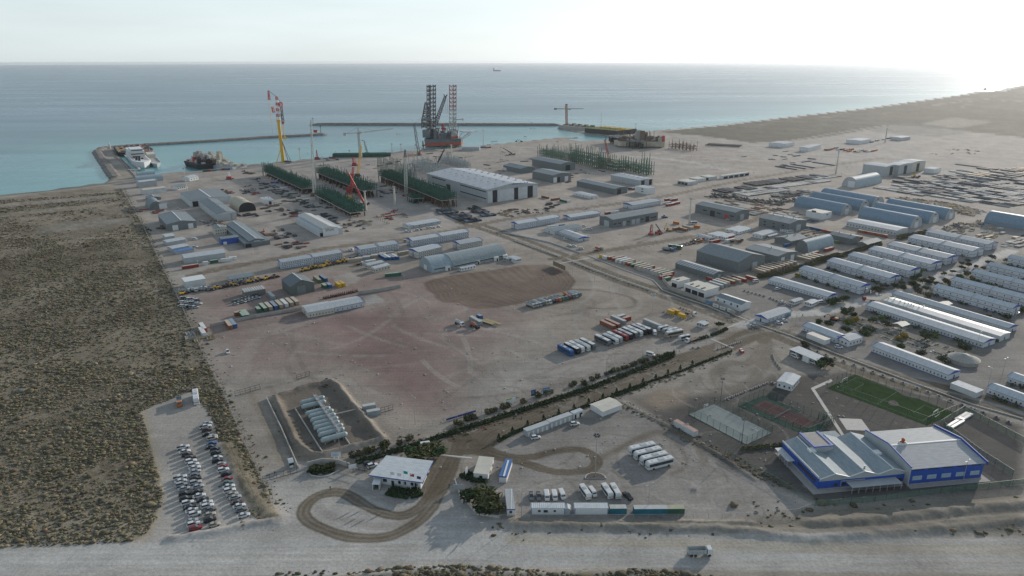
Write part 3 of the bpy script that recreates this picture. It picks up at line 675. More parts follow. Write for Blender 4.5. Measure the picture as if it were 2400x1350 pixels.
def gable(name,label,cat,S,h,rise=1.5,ridge='x',wall=None,roof=None,cap=None,over=0.35,group=None,win=(),doors=(),gtrim=None,band=None,base=None,trim=None,vents=0,mono=False,split=None):
 P,t,lx,ly=S
 T=thing(name,label,cat,P,t,group)
 wall=wall or m_white2;roof=roof or m_white_r
 mb=MB();e=0.0
 a,bq=(ly,lx)if ridge=='x' else(lx,ly)
 if mono:prof=[(0,0),(a,0),(a,h+rise),(0,h)]
 else:prof=[(0,0),(a,0),(a,h),(a/2,h+rise),(0,h)]
 mb.extr(prof,'x' if ridge=='x' else 'y',0,bq)
 part('wall',mb,wall,T)
 rb=MB();th_=0.16;g=0.01
 sl=rise/(a if mono else a/2)
 if mono:pr=[(-over,h-over*sl+g),(a+over,h+rise+over*sl+g),(a+over,h+rise+over*sl+th_),(-over,h-over*sl+th_)]
 else:pr=[(-over,h-over*sl+g),(a/2,h+rise+g),(a+over,h-over*sl+g),(a+over,h-over*sl+th_),(a/2,h+rise+th_),(-over,h-over*sl+th_)]
 rb.extr(pr,'x' if ridge=='x' else 'y',-over,bq+over)
 rf=part('roof',rb,roof,T)
 if cap and not mono:
  w_=max(0.35,a*0.016)if cap is True else cap
  c_=MB();z=h+rise+th_
  c_.extr([(a/2-w_,z-w_*sl+0.02),(a/2+w_,z-w_*sl+0.02),(a/2+w_,z-w_*sl+0.12),(a/2,z+0.14),(a/2-w_,z-w_*sl+0.12)],'x' if ridge=='x' else 'y',-over,bq+over)
  part('ridge_cap',c_,m_cap,rf)
 if trim:
  for end in(-over-0.06,bq+over-0.02):
   q=MB();k=0.38
   q.extr([(-over,h-over*sl-0.15),(a/2,h+rise-0.15),(a+over,h-over*sl-0.15),(a+over,h-over*sl+k),(a/2,h+rise+k),(-over,h-over*sl+k)],'x' if ridge=='x' else 'y',end,end+0.08)
   part('verge_trim',q,trim,T)
 if gtrim:
  for end,ee in((-0.05,0.02),(bq-0.02,bq+0.05)):
   q=MB();q.extr([(0.1,h-0.05),(a-0.1,h-0.05),(a/2,h+rise-0.05)],'x' if ridge=='x' else 'y',end,ee);part('gable_panel',q,gtrim,T)
 if band:
  for z in band if isinstance(band,(list,tuple))else[band]:
   q=MB();w_=0.13
   q.box(-0.04,-0.05,z-w_,lx+0.04,-0.001,z+w_);q.box(-0.05,-0.04,z-w_,-0.001,ly+0.04,z+w_);q.box(lx+0.001,-0.04,z-w_,lx+0.05,ly+0.04,z+w_)
   part('trim_band',q,m_blue,T)
 if split:
  for u in split:
   q=MB();q.extr([(-over,h-over*sl+th_),(a/2,h+rise+th_),(a+over,h-over*sl+th_),(a+over,h-over*sl+0.65),(a/2,h+rise+0.65),(-over,h-over*sl+0.65)],'x' if ridge=='x' else 'y',u-0.3,u+0.3)
   part('roof_upstand',q,m_lgrey,rf)
 openings(T,win,lx,ly);openings(T,doors,lx,ly,'door',m_white)
 for k in range(vents):
  v=MB();v.cyl(0,0,0,0.9,0.45,n=8);v.cyl(0,0,0.9,1.15,0.65,n=8);v.beam((0,0,1.15),(0,0,1.5),0.5,0.05,8)
  u=bq*(k+0.5)/vents;zz=h+rise+0.05
  part('roof_vent',cmesh('roof_vent',lambda:v,m_steel),None,rf,(u,a/2,zz)if ridge=='x' else(a/2,u,zz))
 return T
def arch(name,label,cat,S,h,ridge='y',skin=None,endw=None,seg=14,group=None,doors=(),base=0.0,win=(),power=0.85):
 P,t,lx,ly=S
 T=thing(name,label,cat,P,t,group);skin=skin or m_arch;endw=endw or m_lgrey
 a,bq=(lx,ly)if ridge=='y' else(ly,lx)
 pr=[]
 for k in range(seg+1):
  an=math.pi*k/seg;pr.append((a/2-a/2*math.cos(an),base+(h-base)*(math.sin(an)**power)))
 mb=MB();n=len(pr);ax='y' if ridge=='y' else 'x'
 def pt(p,q,z):return(p,q,z)if ax=='y' else(q,p,z)
 for q in(0,bq):
  mb.v+=[pt(p,q,z)for p,z in pr]
 for k in range(seg):mb.f.append((k,k+1,n+k+1,n+k))
 if base:mb.box(0,0,0,*((0.2,bq,base)if ax=='y' else(bq,0.2,base)));mb.box(*((a-0.2,0,0,a,bq,base)if ax=='y' else(0,a-0.2,0,bq,a,base)))
 me=mb.mesh('roof',skin,True)
 part('roof',me,None,T)
 for q,s_ in((0.25,1),(bq-0.25,-1)):
  e=MB();poly=[(a*0.004+0.02,0)]+[(p*0.992+a*0.004,z*0.99)for p,z in pr[1:-1]]+[(a*0.996-0.02,0)]
  e.extr(poly,ax if ax=='y' else 'x',q-0.08,q+0.08);part('end_wall',e,endw,T)
 openings(T,doors,lx,ly,'door',m_white);openings(T,win,lx,ly)
 return T
def boxy(name,label,cat,S,h,wall=None,roof=None,par=0.0,group=None,win=(),doors=(),over=0.12,band=None):
 P,t,lx,ly=S
 T=thing(name,label,cat,P,t,group)
 part('wall',MB().box(0,0,0,lx,ly,h),wall or m_white2,T)
 part('roof',MB().box(-over,-over,h+0.01,lx+over,ly+over,h+0.14+par),roof or m_white_r,T)
 if band:part('roof_edge',MB().box(-over-.04,-over-.04,h-band,lx+over+.04,-over+0.1,h+0.12).box(-over-.04,-over-.04,h-band+0.003,-over+0.1,ly+over+.04,h+0.123),m_blue,T)
 openings(T,win,lx,ly);openings(T,doors,lx,ly,'door',m_white)
 return T
 # ---- containers
def cont_body(L_):
 b=MB();W_,H=2.44,2.55
 b.box(0.06,0.05,0.12,L_-0.06,W_-0.05,H-0.03)
 for x in(0,L_-0.14):
  for y in(0,W_-0.14):b.box(x,y,0,x+0.14,y+0.14,H)
 for y in(0.005,W_-0.125):b.box(0.14,y,0,L_-0.14,y+0.12,0.16);b.box(0.14,y,H-0.1,L_-0.14,y+0.12,H-0.005)
 return b
_cc={}
def container(zone,p,color,axis='N',L_=12.19,label=None,group=None,z=0.0,th=None,roofc=None,at=None,name='shipping_container'):
 """p: ground pixel of the corner nearest the camera; axis E runs right-back, N runs left-back"""
 P=at or WZ(zone,*p);t=R(TH if th is None else th)
 key='shipping_container'
 if axis=='N':
  t2=t+math.pi/2;ox,oy=rot2(2.44,0,t);P=(P[0]+ox,P[1]+oy)
 else:t2=t
 T=thing(name,label or f'{color} shipping container','container',(P[0],P[1],z),t2,group)
 part('body',cmesh(('body',L_),lambda:cont_body(L_),cm(color)),None,T)
 part('roof',cmesh(('roof',L_),lambda:MB().box(0.02,0.02,2.552,L_-0.02,2.42,2.60),cr_(roofc or color)),None,T)
 part('door',cmesh('cdoor',lambda:MB().box(-0.03,0.16,0.15,-0.001,1.2,2.4).box(-0.03,1.24,0.15,-0.001,2.28,2.4),cm(color)),None,T)
 return T
def cont_row(zone,p,seq,axis='N',L_=12.19,step=None,along=None,desc='',group=None,th=None):
 """side-by-side row starting at p and stepping along the other axis"""
 P=WZ(zone,*p);t=R(TH if th is None else th);step=step or 2.7
 if along=='long':d=(math.cos(t),math.sin(t))if axis=='E' else(-math.sin(t),math.cos(t))
 else:d=(math.cos(t),math.sin(t))if axis=='N' else(-math.sin(t),math.cos(t))
 for k,c in enumerate(seq):
  if c is None:continue
  container(None,None,c,axis,L_,f'{c} shipping container, {ordn(k)} {desc}',group,0,th,None,(P[0]+d[0]*step*k,P[1]+d[1]*step*k))
  # ---- vehicles (front towards +x, origin at the middle of the wheelbase on the ground)
def loft(sections):
 """sections: list of (x, [(y,z)...]) with the same count of points; closed loops"""
 b=MB();n=len(sections[0][1])
 for x,pr in sections:b.v+=[(x,y,z)for y,z in pr]
 for i in range(len(sections)-1):
  for k in range(n):b.f.append((i*n+k,i*n+(k+1)%n,(i+1)*n+(k+1)%n,(i+1)*n+k))
 b.f.append(tuple(reversed(range(n))));m=(len(sections)-1)*n;b.f.append(tuple(range(m,m+n)))
 return b
def wheel(b,x,y,r=0.33,w=0.22):return b.beam((x,y-w/2,r),(x,y+w/2,r),2*r*0.92,None,10)
def wheel_mesh(r,w):return lambda:MB().beam((0,-w/2,r),(0,w/2,r),2*r*math.cos(math.pi/10),None,10)
def sec(x,w,z0,z1,c=0.12):return(x,[(-w/2,z0),(w/2,z0),(w/2,z1-c),(w/2-c,z1),(-w/2+c,z1),(-w/2,z1-c)])
def add_wheels(T,xs,tw,r=0.33,w=0.22):
 for x in xs:
  for s_ in(-1,1):part('wheel',cmesh(('wheel',r,w),wheel_mesh(r,w),m_tyre),None,T,(x,s_*tw,0))
VP={}
CARCOL=dict(white=(0.60,0.61,0.61),silver=(0.36,0.38,0.39),grey=(0.15,0.16,0.17),black=(0.02,0.022,0.025),red=(0.24,0.02,0.025),blue=(0.02,0.10,0.30),beige=(0.40,0.36,0.29),teal=(0.10,0.16,0.16),brown=(0.07,0.04,0.035),yellow=(0.6,0.36,0.03),orange=(0.5,0.16,0.03),green=(0.05,0.2,0.1))
def vm(c):return mat('car_'+c,CARCOL[c],0.25,0.1,0.03,1.0,0.03,spec=0.5)
def proto(kind):
 if kind in VP:return VP[kind]
 nm=dict(sedan='parked_car',suv='parked_car',pickup='pickup_truck',van='van',minibus='minibus',bus='coach',tipper='tipper_truck',tanker='tanker_truck',flat='flatbed_truck',mixer='mixer_truck')[kind]
 T=thing(nm,'vehicle',dict(sedan='car',suv='car',pickup='pickup',van='van',minibus='minibus',bus='bus').get(kind,'truck'),(0,0,0));T['_new']=1
 w=vm('white')
 if kind in('sedan','suv'):
  hh=1.45 if kind=='sedan' else 1.75;q=0.86 if kind=='sedan' else 1.02;g=0.28
  part('body',loft([sec(-2.2,1.55,0.4,q-0.1),sec(-2.05,1.74,g,q),sec(-0.2,1.80,g,q+0.04),sec(1.0,1.78,g,q),sec(2.0,1.66,g,q-0.16),sec(2.22,1.45,0.36,q-0.32)]),w,T)
  if kind=='sedan':cb=[sec(-1.75,1.40,q-0.03,q+0.02,.01),sec(-1.15,1.36,q-0.03,hh-0.06),sec(-0.6,1.34,q-0.03,hh),sec(0.25,1.34,q-0.03,hh-0.02),sec(1.05,1.44,q-0.03,q+0.02,.01)]
  else:cb=[sec(-2.05,1.55,q-0.03,q+0.02,.01),sec(-1.85,1.42,q-0.03,hh-0.05),sec(-1.2,1.42,q-0.03,hh),sec(0.2,1.42,q-0.03,hh-0.02),sec(1.0,1.54,q-0.03,q+0.02,.01)]
  part('windows',loft(cb),m_glass,T)
  xa,xb=(-1.0,0.15)if kind=='sedan' else(-1.75,0.1)
  part('roof',loft([sec(xa,1.30,hh-0.05,hh+0.01,.02),sec((xa+xb)/2,1.34,hh-0.03,hh+0.035,.02),sec(xb,1.30,hh-0.06,hh+0.01,.02)]),w,T)
  add_wheels(T,(-1.35,1.38),0.80)
 elif kind=='pickup':
  q=1.05;g=0.38
  part('body',loft([sec(-2.55,1.75,g,q),sec(-0.9,1.80,g,q),sec(0.9,1.80,g,q+0.02),sec(2.3,1.72,g,q-0.08),sec(2.55,1.55,g+0.1,q-0.25)]),w,T)
  part('windows',loft([sec(-0.95,1.60,q-0.03,q+0.05,.01),sec(-0.8,1.50,q-0.03,1.72),sec(0.3,1.48,q-0.03,1.74),sec(1.15,1.62,q-0.03,q+0.05,.01)]),m_glass,T)
  part('roof',loft([sec(-0.8,1.44,1.68,1.76,.02),sec(0.28,1.42,1.68,1.78,.02)]),w,T)
  part('cargo_bed',MB().box(-2.45,-0.74,q-0.02,-1.05,0.74,q+0.012),m_dark,T)
  add_wheels(T,(-1.6,1.6),0.80,0.38,0.25)
 elif kind in('van','minibus','bus'):
  L_,W_,H,g=dict(van=(5.0,1.85,2.2,0.35),minibus=(7.4,2.15,2.75,0.4),bus=(12.0,2.55,3.45,0.4))[kind]
  x0,x1=-L_/2,L_/2
  fr=0.9 if kind=='van' else 0.35
  part('body',loft([sec(x0,W_-0.1,g,H-0.12,0.2),sec(x0+0.2,W_,g,H,0.2),sec(x1-fr-0.2,W_,g,H,0.2),sec(x1-(0.55 if kind=='van' else 0.1),W_-0.06,g,H-(0.9 if kind=='van' else 0.35),0.2),sec(x1,W_-0.2,g+0.05,1.0 if kind=='van' else H*0.5,0.15)]),w,T)
  zb,zt=(1.15,H-0.32)if kind!='bus' else(1.55,2.85)
  b=MB()
  for s_ in(-1,1):b.box(x0+0.35,s_*(W_/2+0.012)-0.01,zb,x1-fr-0.25,s_*(W_/2+0.012)+0.01,zt)
  b.box(x0-0.02,-W_/2+0.25,zb+0.15,x0+0.03,W_/2-0.25,zt-0.1)
  part('windows',b,m_glass,T)
  b=MB();ww=W_/2-0.16
  if kind=='van':b.add([(x1-0.50,-ww,1.36),(x1-0.50,ww,1.36),(x1-1.05,ww,H-0.16),(x1-1.05,-ww,H-0.16),(x1-0.6,-ww,1.3),(x1-0.6,ww,1.3),(x1-1.2,ww,H-0.25),(x1-1.2,-ww,H-0.25)],[(0,1,2,3),(7,6,5,4),(0,4,5,1),(3,2,6,7)])
  else:b.add([(x1+0.03,-ww,H*0.42),(x1+0.03,ww,H*0.42),(x1-0.22,ww,H-0.28),(x1-0.22,-ww,H-0.28),(x1-0.2,-ww,H*0.42),(x1-0.2,ww,H*0.42),(x1-0.4,ww,H-0.28),(x1-0.4,-ww,H-0.28)],[(0,1,2,3),(7,6,5,4),(0,4,5,1),(3,2,6,7),(0,3,7,4),(1,5,6,2)])
  part('windscreen',b,m_glass,T)
  if kind=='bus':
   part('roof',MB().box(x0+.25,-W_/2+.14,H-0.03,x1-.7,W_/2-.14,H+.05),w,T)
   for x,l_,w_,h_ in((-0.6,2.6,1.5,0.22),(3.6,0.8,0.8,0.09),(-3.8,0.8,0.8,0.09)):part('roof_unit',MB().cbox(x,0,H-0.01,l_,w_,h_),m_lgrey,T)
   b=MB()
   for s_ in(-1,1):b.beam((x1-0.1,s_*1.2,2.5),(x1+0.25,s_*1.5,2.2),0.08);b.cbox(x1+0.25,s_*1.5,1.8,0.1,0.2,0.45)
   part('mirrors',b,m_dark,T)
   add_wheels(T,(-3.6,3.4),1.16,0.5,0.3)
  elif kind=='minibus':part('roof_unit',MB().cbox(-0.6,0,H-0.01,1.4,1.1,0.16),m_lgrey,T);add_wheels(T,(-2.0,2.1),0.96,0.38,0.24)
  else:add_wheels(T,(-1.55,1.55),0.83,0.34,0.22)
 else:
  L_=8.4;x0,x1=-4.2,4.2
  part('chassis',MB().box(x0,-0.45,0.7,x1-0.3,0.45,1.0),m_dark,T)
  part('body',loft([sec(2.2,2.35,0.75,2.85),sec(3.7,2.35,0.65,2.85),sec(4.15,2.3,0.6,1.7)]),w,T)
  part('windscreen',MB().add([(4.2,-1.0,1.72),(4.2,1.0,1.72),(3.82,1.0,2.7),(3.82,-1.0,2.7),(4.0,-1.0,1.72),(4.0,1.0,1.72),(3.65,1.0,2.7),(3.65,-1.0,2.7)],[(0,1,2,3),(7,6,5,4),(0,3,7,4),(1,5,6,2),(0,4,5,1)]),m_glass,T)
  add_wheels(T,(-3.0,-1.7,2.9),1.02,0.5,0.4)
  if kind=='tipper':
   b=MB();b.box(x0,-1.22,1.1,1.9,1.22,1.2)
   for s_ in(-1.2,1.12):b.box(x0,s_,1.2,1.9,s_+0.08,2.55)
   b.box(x0+0.005,-1.12,1.2,x0+0.08,1.12,2.5);b.box(1.82,-1.12,1.2,1.895,1.12,2.7)
   for k in range(7):
    for s_ in(-1.27,1.2):b.box(x0+0.2+k*0.95,s_,1.2,x0+0.3+k*0.95,s_+0.07,2.5)
   part('tipper_bed',b,m_lgrey,T)
  elif kind=='tanker':
   b=MB();b.beam((x0,0,2.05),(1.8,0,2.05),2.0,None,14);b.box(-2.2,-0.3,3.0,-0.6,0.3,3.2);part('tank',b,m_lgrey,T,smooth=False)
  elif kind=='mixer':
   b=MB();b.beam((x0+0.4,0,2.9),(-1.6,0,2.5),1.1,2.2,12);b.beam((-1.6,0,2.5),(1.6,0,1.9),2.2,1.3,12);part('drum',b,m_org,T)
  elif kind=='flat':
   b=MB();b.box(x0-2,-1.22,1.1,1.9,1.22,1.28);b.box(1.85,-1.2,1.28,1.95,1.2,2.3);part('load_bed',b,m_brown,T)
 VP[kind]=T
 return T
def vehicle(kind,color,P,th,label,group=None,over=None):
 T=proto(kind);o={'body':vm(color)}
 if kind in('sedan','suv','pickup'):o['roof']=vm(color)
 if over:o.update(over)
 if T.get('_new'):
  del T['_new'];T.location=(P[0],P[1],0);T.rotation_euler=(0,0,R(th));T['label']=label
  if group:T['group']=group
  for ch in T.children:
   k=ch.name.split('.')[0]
   if k in o:ch.material_slots[0].link='OBJECT';ch.material_slots[0].material=o[k]
  return T
 c=copy_thing(T,P,R(th),label,group,o)
 if not group and 'group' in c.keys():del c['group']
 return c
def veh(zone,x,y,kind,color,th,label,group=None,over=None):return vehicle(kind,color,WZ(zone,x,y),th,label,group,over)
# ---- lamps, masts, trees
def lamp(zone,p,h=9.0,heads=2,label='',name='street_lamp',th=TH,group='street lamps along the roads'):
 P=WZ(zone,*p);T=thing(name,label,'street lamp',P,R(th),group)
 part('pole',cmesh(('pole',h),lambda:MB().beam((0,0,0),(0,0,h),0.22,0.12,6),m_steel),None,T)
 for k in range(heads):
  s_=1 if k%2==0 else-1
  part('lamp_head',cmesh('lamp_head',lambda:MB().beam((0,0,0),(1.4,0,0.25),0.09).box(1.1,-0.16,0.2,1.9,0.16,0.36),m_lgrey),None,T,(0,0,h-0.1),0 if s_>0 else math.pi)
 return T
def mast(zone,p,top,label,w=1.0,group='floodlight masts'):
 P=WZ(zone,*p);h=hgt(P,*px(zone,p[0],top));T=thing('floodlight_mast',label,'light mast',P,R(TH),group)
 part('mast',MB().beam((0,0,0),(0,0,h),w,w*0.55,8),m_cream,T)
 b=MB();b.cyl(0,0,h-0.3,h,1.6,n=10);part('head_frame',b,m_lgrey,T)
 for k in range(8):
  a=k*math.pi/4;part('floodlight',cmesh('floodlight',lambda:MB().box(1.3,-0.4,0,1.75,0.4,0.9),m_lgrey),None,T,(0,0,h),a)
 return T
def leafy(n,rx,ry,rz,zc,sz,rg,droop=0.0):
 b=MB()
 for _ in range(n):
  while True:
   u=[rg.uniform(-1,1)for _ in range(3)]
   d=u[0]**2+u[1]**2+u[2]**2
   if 0.12<d<1:break
  c=Vector((u[0]*rx,u[1]*ry,zc+u[2]*rz));s_=sz*rg.uniform(0.6,1.3)
  v=[c+Vector([rg.gauss(0,s_)for _ in range(3)])for _ in range(4)]
  b.add([tuple(q)for q in v],[(0,1,2),(0,2,3),(0,3,1)])
 return b
LEAF={}
for nm,c in dict(dark=(0.040,0.058,0.030),olive=(0.085,0.090,0.042),green=(0.055,0.085,0.035),yellow=(0.26,0.19,0.03),pale=(0.12,0.115,0.07),bright=(0.12,0.16,0.03),grey=(0.075,0.078,0.055)).items():
 LEAF[nm]=mat('foliage_'+nm,c,0.85,0,0.4,1.2,0.0,0.12,spec=0.1)
m_bark=mat('bark',(0.10,0.075,0.055),0.9)
def _unused():pass
def crown_mesh(v,kind):
 rg=random.Random(v*13+len(kind))
 if kind=='cone':
  b=MB()
  for _ in range(170):
   z=rg.uniform(0.1,1.0);r=(1-z)*0.42+0.05;a=rg.uniform(0,6.28);q=r*math.sqrt(rg.uniform(0.3,1));c=Vector((q*math.cos(a),q*math.sin(a),z))
   vv=[c+Vector([rg.gauss(0,0.06)for _ in range(3)])for _ in range(4)];b.add([tuple(k)for k in vv],[(0,1,2),(0,2,3),(0,3,1)])
  return b
 b=MB()
 for _ in range(5):
  o=(rg.uniform(-.22,.22),rg.uniform(-.22,.22),rg.uniform(.5,.75));l_=leafy(52,.30,.30,.26,0,0.07,rg)
  b.add([(x+o[0],y+o[1],z+o[2])for x,y,z in l_.v],l_.f)
 return b
def tree(P,h,w,leaf,label,group,kind='round',name='tree',cat='tree'):
 T=thing(name,label,cat,P,random.uniform(0,6),group);v=random.randint(0,3)
 part('trunk',cmesh('trunk',lambda:MB().beam((0,0,0),(0.02,0.01,0.5),0.07,0.04,6).beam((0.02,0.01,0.42),(0.14,0.08,0.72),0.04,0.015,5).beam((0.02,0.01,0.42),(-0.13,0.05,0.75),0.04,0.015,5),m_bark),None,T,(0,0,0),0,(h,h,h*0.95))
 part('crown',cmesh(('crown',kind,v),lambda:crown_mesh(v,kind),LEAF[leaf]),None,T,(0,0,0),0,(w*1.9 if kind!='cone' else w,w*1.9 if kind!='cone' else w,h))
 return T
def bush(P,s,leaf,label,group,name='bush'):
 T=thing(name,label,'bush',P,random.uniform(0,6),group)
 v=random.randint(0,2)
 part('foliage',cmesh(('bush',v),lambda:(lambda l_:l_)(leafy(110,.5,.5,.36,.34,.085,random.Random(v))),LEAF[leaf]),None,T,(0,0,0),0,(s,s,s))
 part('stem',cmesh('bstem',lambda:MB().beam((0,0,0),(0,0,0.4),0.08,0.03,5).beam((0,0,0.1),(0.2,0.1,0.4),0.05,0.02,4),m_bark),None,T,(0,0,0),0,(s,s,s))
 return T
def wallrun(name,label,cat,pts,h,t,m,panel=None,group=None,z=0):
 """free-standing wall along ground points, each panel between joints its own part when panel is given"""
 P0=pts[0];T=thing(name,label,cat,(P0[0],P0[1],z),0,group)
 for(x0,y0),(x1,y1)in zip(pts[:-1],pts[1:]):
  L_=math.hypot(x1-x0,y1-y0);n=max(1,round(L_/panel))if panel else 1;a=math.atan2(y1-y0,x1-x0);l_=round(L_/n,1)
  for k in range(n):
   u=L_*k/n
   o=part('wall_panel' if panel else 'wall',cmesh(('wp',name,l_,h,t),lambda:MB().box(0.03,-t/2,0,l_-0.03,t/2,h),m),None,T,(x0+u*math.cos(a)-P0[0],y0+u*math.sin(a)-P0[1],0),a)
 return T
m_net=None
def netmat(name,col,alpha):
 if name in MATS:return MATS[name]
 m,t,b=_nodes(name);b.inputs['Base Color'].default_value=(*col,1);b.inputs['Roughness'].default_value=0.8
 tc=t.nodes.new('ShaderNodeTexCoord');sx=t.nodes.new('ShaderNodeSeparateXYZ');t.links.new(tc.outputs['Object'],sx.inputs[0])
 n=t.nodes.new('ShaderNodeTexNoise');n.inputs['Scale'].default_value=3;t.links.new(tc.outputs['Object'],n.inputs['Vector'])
 mr=t.nodes.new('ShaderNodeMapRange');mr.inputs[3].default_value=alpha*0.6;mr.inputs[4].default_value=alpha*1.4;t.links.new(n.outputs[0],mr.inputs[0])
 t.links.new(mr.outputs[0],b.inputs['Alpha']);MATS[name]=m
 return m
def fence(name,label,pts,h,step,m_post,net=None,rail=None,group=None,pw=0.1,closed=False,solid=None):
 """post-and-mesh fence: every post a part, one mesh panel part per side"""
 if closed:pts=list(pts)+[pts[0]]
 P0=pts[0];T=thing(name,label,'fence',(P0[0],P0[1],0),0,group)
 for(x0,y0),(x1,y1)in zip(pts[:-1],pts[1:]):
  L_=math.hypot(x1-x0,y1-y0);n=max(1,round(L_/step));a=math.atan2(y1-y0,x1-x0)
  for k in range(n+1):
   u=L_*k/n;part('post',cmesh(('post',h,pw),lambda:MB().beam((0,0,0),(0,0,h),pw,pw,4),m_post),None,T,(x0+u*math.cos(a)-P0[0],y0+u*math.sin(a)-P0[1],0))
  if rail:
   for z in rail:part('rail',MB().beam((0,0,z),(L_,0,z),0.07,0.07),m_post,T,(x0-P0[0],y0-P0[1],0),a)
  if net:part('netting',MB().add([(0,0.0,0.05),(L_,0.0,0.05),(L_,0.0,h),(0,0.0,h)],[(0,1,2,3)]),net,T,(x0-P0[0],y0-P0[1],0),a)
  if solid:part('screen',MB().box(0.0,0.03,0.1,L_,0.06,solid),netmat('green_screen',(0.10,0.15,0.12),0.85),T,(x0-P0[0],y0-P0[1],0),a)
 return T
def text_part(txt,m,parent,loc,rot,size,depth=0.03,align='CENTER'):
 c=bpy.data.curves.new('lettering','FONT');c.body=txt;c.size=size;c.extrude=depth;c.align_x=align;c.materials.append(m)
 o=bpy.data.objects.new('lettering',c);dg=bpy.context.evaluated_depsgraph_get();COL.objects.link(o)
 bpy.context.view_layer.update();me=bpy.data.meshes.new_from_object(o.evaluated_get(bpy.context.evaluated_depsgraph_get()));bpy.data.objects.remove(o)
 q=bpy.data.objects.new('lettering',me);COL.objects.link(q);q.parent=parent;q.location=loc;q.rotation_euler=rot
 return q
 # ================================================================== buildings
def EH(zone,B,y):return max(2.2,hgt(WZ(zone,*B),*px(zone,B[0],y)))
def slab(name,label,cat,zone,roof4,h,wall=None,roof=None,inset=0.0,edge=None,win=(),doors=(),th_=0.2):
 """flat building read from its four roof corners: front-left, front-right, back-right, back-left"""
 q=[WZ(zone,*p,h)for p in roof4];O=q[0];t=math.atan2(q[1][1]-q[0][1],q[1][0]-q[0][0])
 L_=[rot2(p[0]-O[0],p[1]-O[1],-t)for p in q]
 T=thing(name,label,cat,O,t)
 cx=sum(p[0]for p in L_)/4;cy=sum(p[1]for p in L_)/4
 def ins(d):return[(p[0]+(d if p[0]<cx else-d),p[1]+(d if p[1]<cy else-d))for p in L_]
 part('wall',MB().prism(ins(inset),0,h-th_),wall or m_white,T)
 part('roof',MB().prism(L_,h-th_+0.002,h),roof or m_white_r,T)
 if edge:
  e=MB()
  for i in range(4):
   a,b=L_[i],L_[(i+1)%4];e.beam((a[0],a[1],h-0.35),(b[0],b[1],h-0.35),0.16,0.16);e.beam((a[0],a[1],h-0.15),(b[0],b[1],h-0.15),0.17,0.17)
  part('fascia',e,edge,T)
 lx=L_[1][0]-inset;ly=L_[3][1]
 for(face,u,w_,z,hh,*r)in list(win)+list(doors):
  loc,rz=face_place(face,u,lx,ly)
  off={'f':(0,inset),'l':(inset,0),'r':(0,0),'b':(0,0)}[face]
  nm='door' if(face,u,w_,z,hh,*r)in list(doors)else 'window'
  part(nm,cmesh((nm,round(w_,2),round(hh,2)),lambda:win_mesh(w_,hh,nm),r[0]if r else m_glass),None,T,(loc[0]+off[0],loc[1]+off[1],z),rz)
 return T,L_
 # --- gatehouse with flags
GT,GL=slab('gatehouse','white gatehouse with flat roof and blue fascia behind five flagpoles','building','k',[(1120,465),(1750,553),(1875,300),(1330,235)],4.2,m_white,m_white_r,1.3,m_blue,win=[('f',6,1.6,1.2,1.3),('f',12,1.0,1.2,1.3),('f',14.2,1.0,1.2,1.3),('f',17.0,1.4,1.2,1.3),('f',18.8,1.4,1.2,1.3),('r',4,1.5,1.2,1.3),('r',9,1.5,1.2,1.3)],doors=[('f',9.2,1.1,0,2.1,m_glass)])
P=WZ('k',1210,640);T=thing('entrance_porch','small white entrance porch with steps at the gatehouse left corner','porch',P,R(-2))
part('porch_wall',MB().box(-1.3,-0.5,0,-1.15,4.2,2.7).box(1.15,-0.5,0,1.3,4.2,2.7),m_white,T);part('porch_roof',MB().box(-1.45,-0.6,2.702,1.45,4.25,2.85),m_white,T)
for k in range(3):part('step',MB().box(-1.1,-0.9-0.35*k,0,1.1,-0.55-0.35*k,0.45-0.15*k),m_conc,T)
FC=[((1385,615),(1378,425),m_white,'white'),((1465,620),(1458,440),m_white,'second white'),((1540,632),(1528,415),mat('flag_teal',(0.0,0.30,0.32),0.7),'teal'),((1615,655),(1608,445),m_red,'red and white'),((1692,655),(1685,475),mat('flag_navy',(0.02,0.03,0.12),0.7),'dark blue')]
for k,(b_,t_,m_,c_)in enumerate(FC):
 P=WZ('k',*b_);h=hgt(P,*px('k',*t_));T=thing('flagpole',f'white flagpole flying a {c_} flag before the gatehouse','flagpole',P,R(20),'flagpoles before the gatehouse')
 part('pole',MB().beam((0,0,0),(0,0,h),0.16,0.10,6).ball((0,0,h+0.1),0.12),m_white,T)
 f=MB()
 for i in range(6):
  for j in range(2):f.v.append((0.08+i*0.30,0.10*math.sin(i*1.4),h-0.15-j*1.25-i*0.12))
 f.f=[(2*i,2*i+1,2*i+3,2*i+2)for i in range(5)]
 part('flag',f,m_,T)
 if 'red' in c_:part('flag_patch',MB().cbox(0.5,-0.14,h-0.75,0.7,0.02,0.5),m_white,T)
 # --- around the bus lot
slab('portable_office','square white portable office beside the gate trees','building','l',[(345,1042),(520,1062),(592,860),(415,842)],3.0,m_white,m_cream,0.15,None,win=[('f',3,1.2,1.1,1.0),('r',4,1.2,1.1,1.0),('r',9,1.2,1.1,1.0)])
T,_=slab('guard_cabin','narrow guard cabin with blue roof and white ridge strip','cabin','l',[(645,1078),(737,1086),(806,880),(725,872)],2.9,m_white,mat('blue_roof',(0.045,0.14,0.34),0.5,0,0.06,0.4,0.05),0.1,m_blue,doors=[('r',5,1.0,0,2.0,m_glass),('r',9,1.0,0,2.0,m_glass)])
part('ridge_strip',MB().box(1.6,0.0,2.99,2.3,11.2,3.06),m_white,T)
T,_=slab('portable_cabin','long narrow white portable cabin lying end-on at the left of the van row','cabin','m',[(512,572),(590,572),(565,382),(490,382)],2.9,m_white,m_lgrey,0.05,m_blue,win=[('f',1.4,1.0,1.1,1.0)],doors=[('r',5,0.9,0,2.0,m_white)])
part('ridge_strip',MB().box(1.35,0,2.9,1.65,12,2.99),m_white,T)
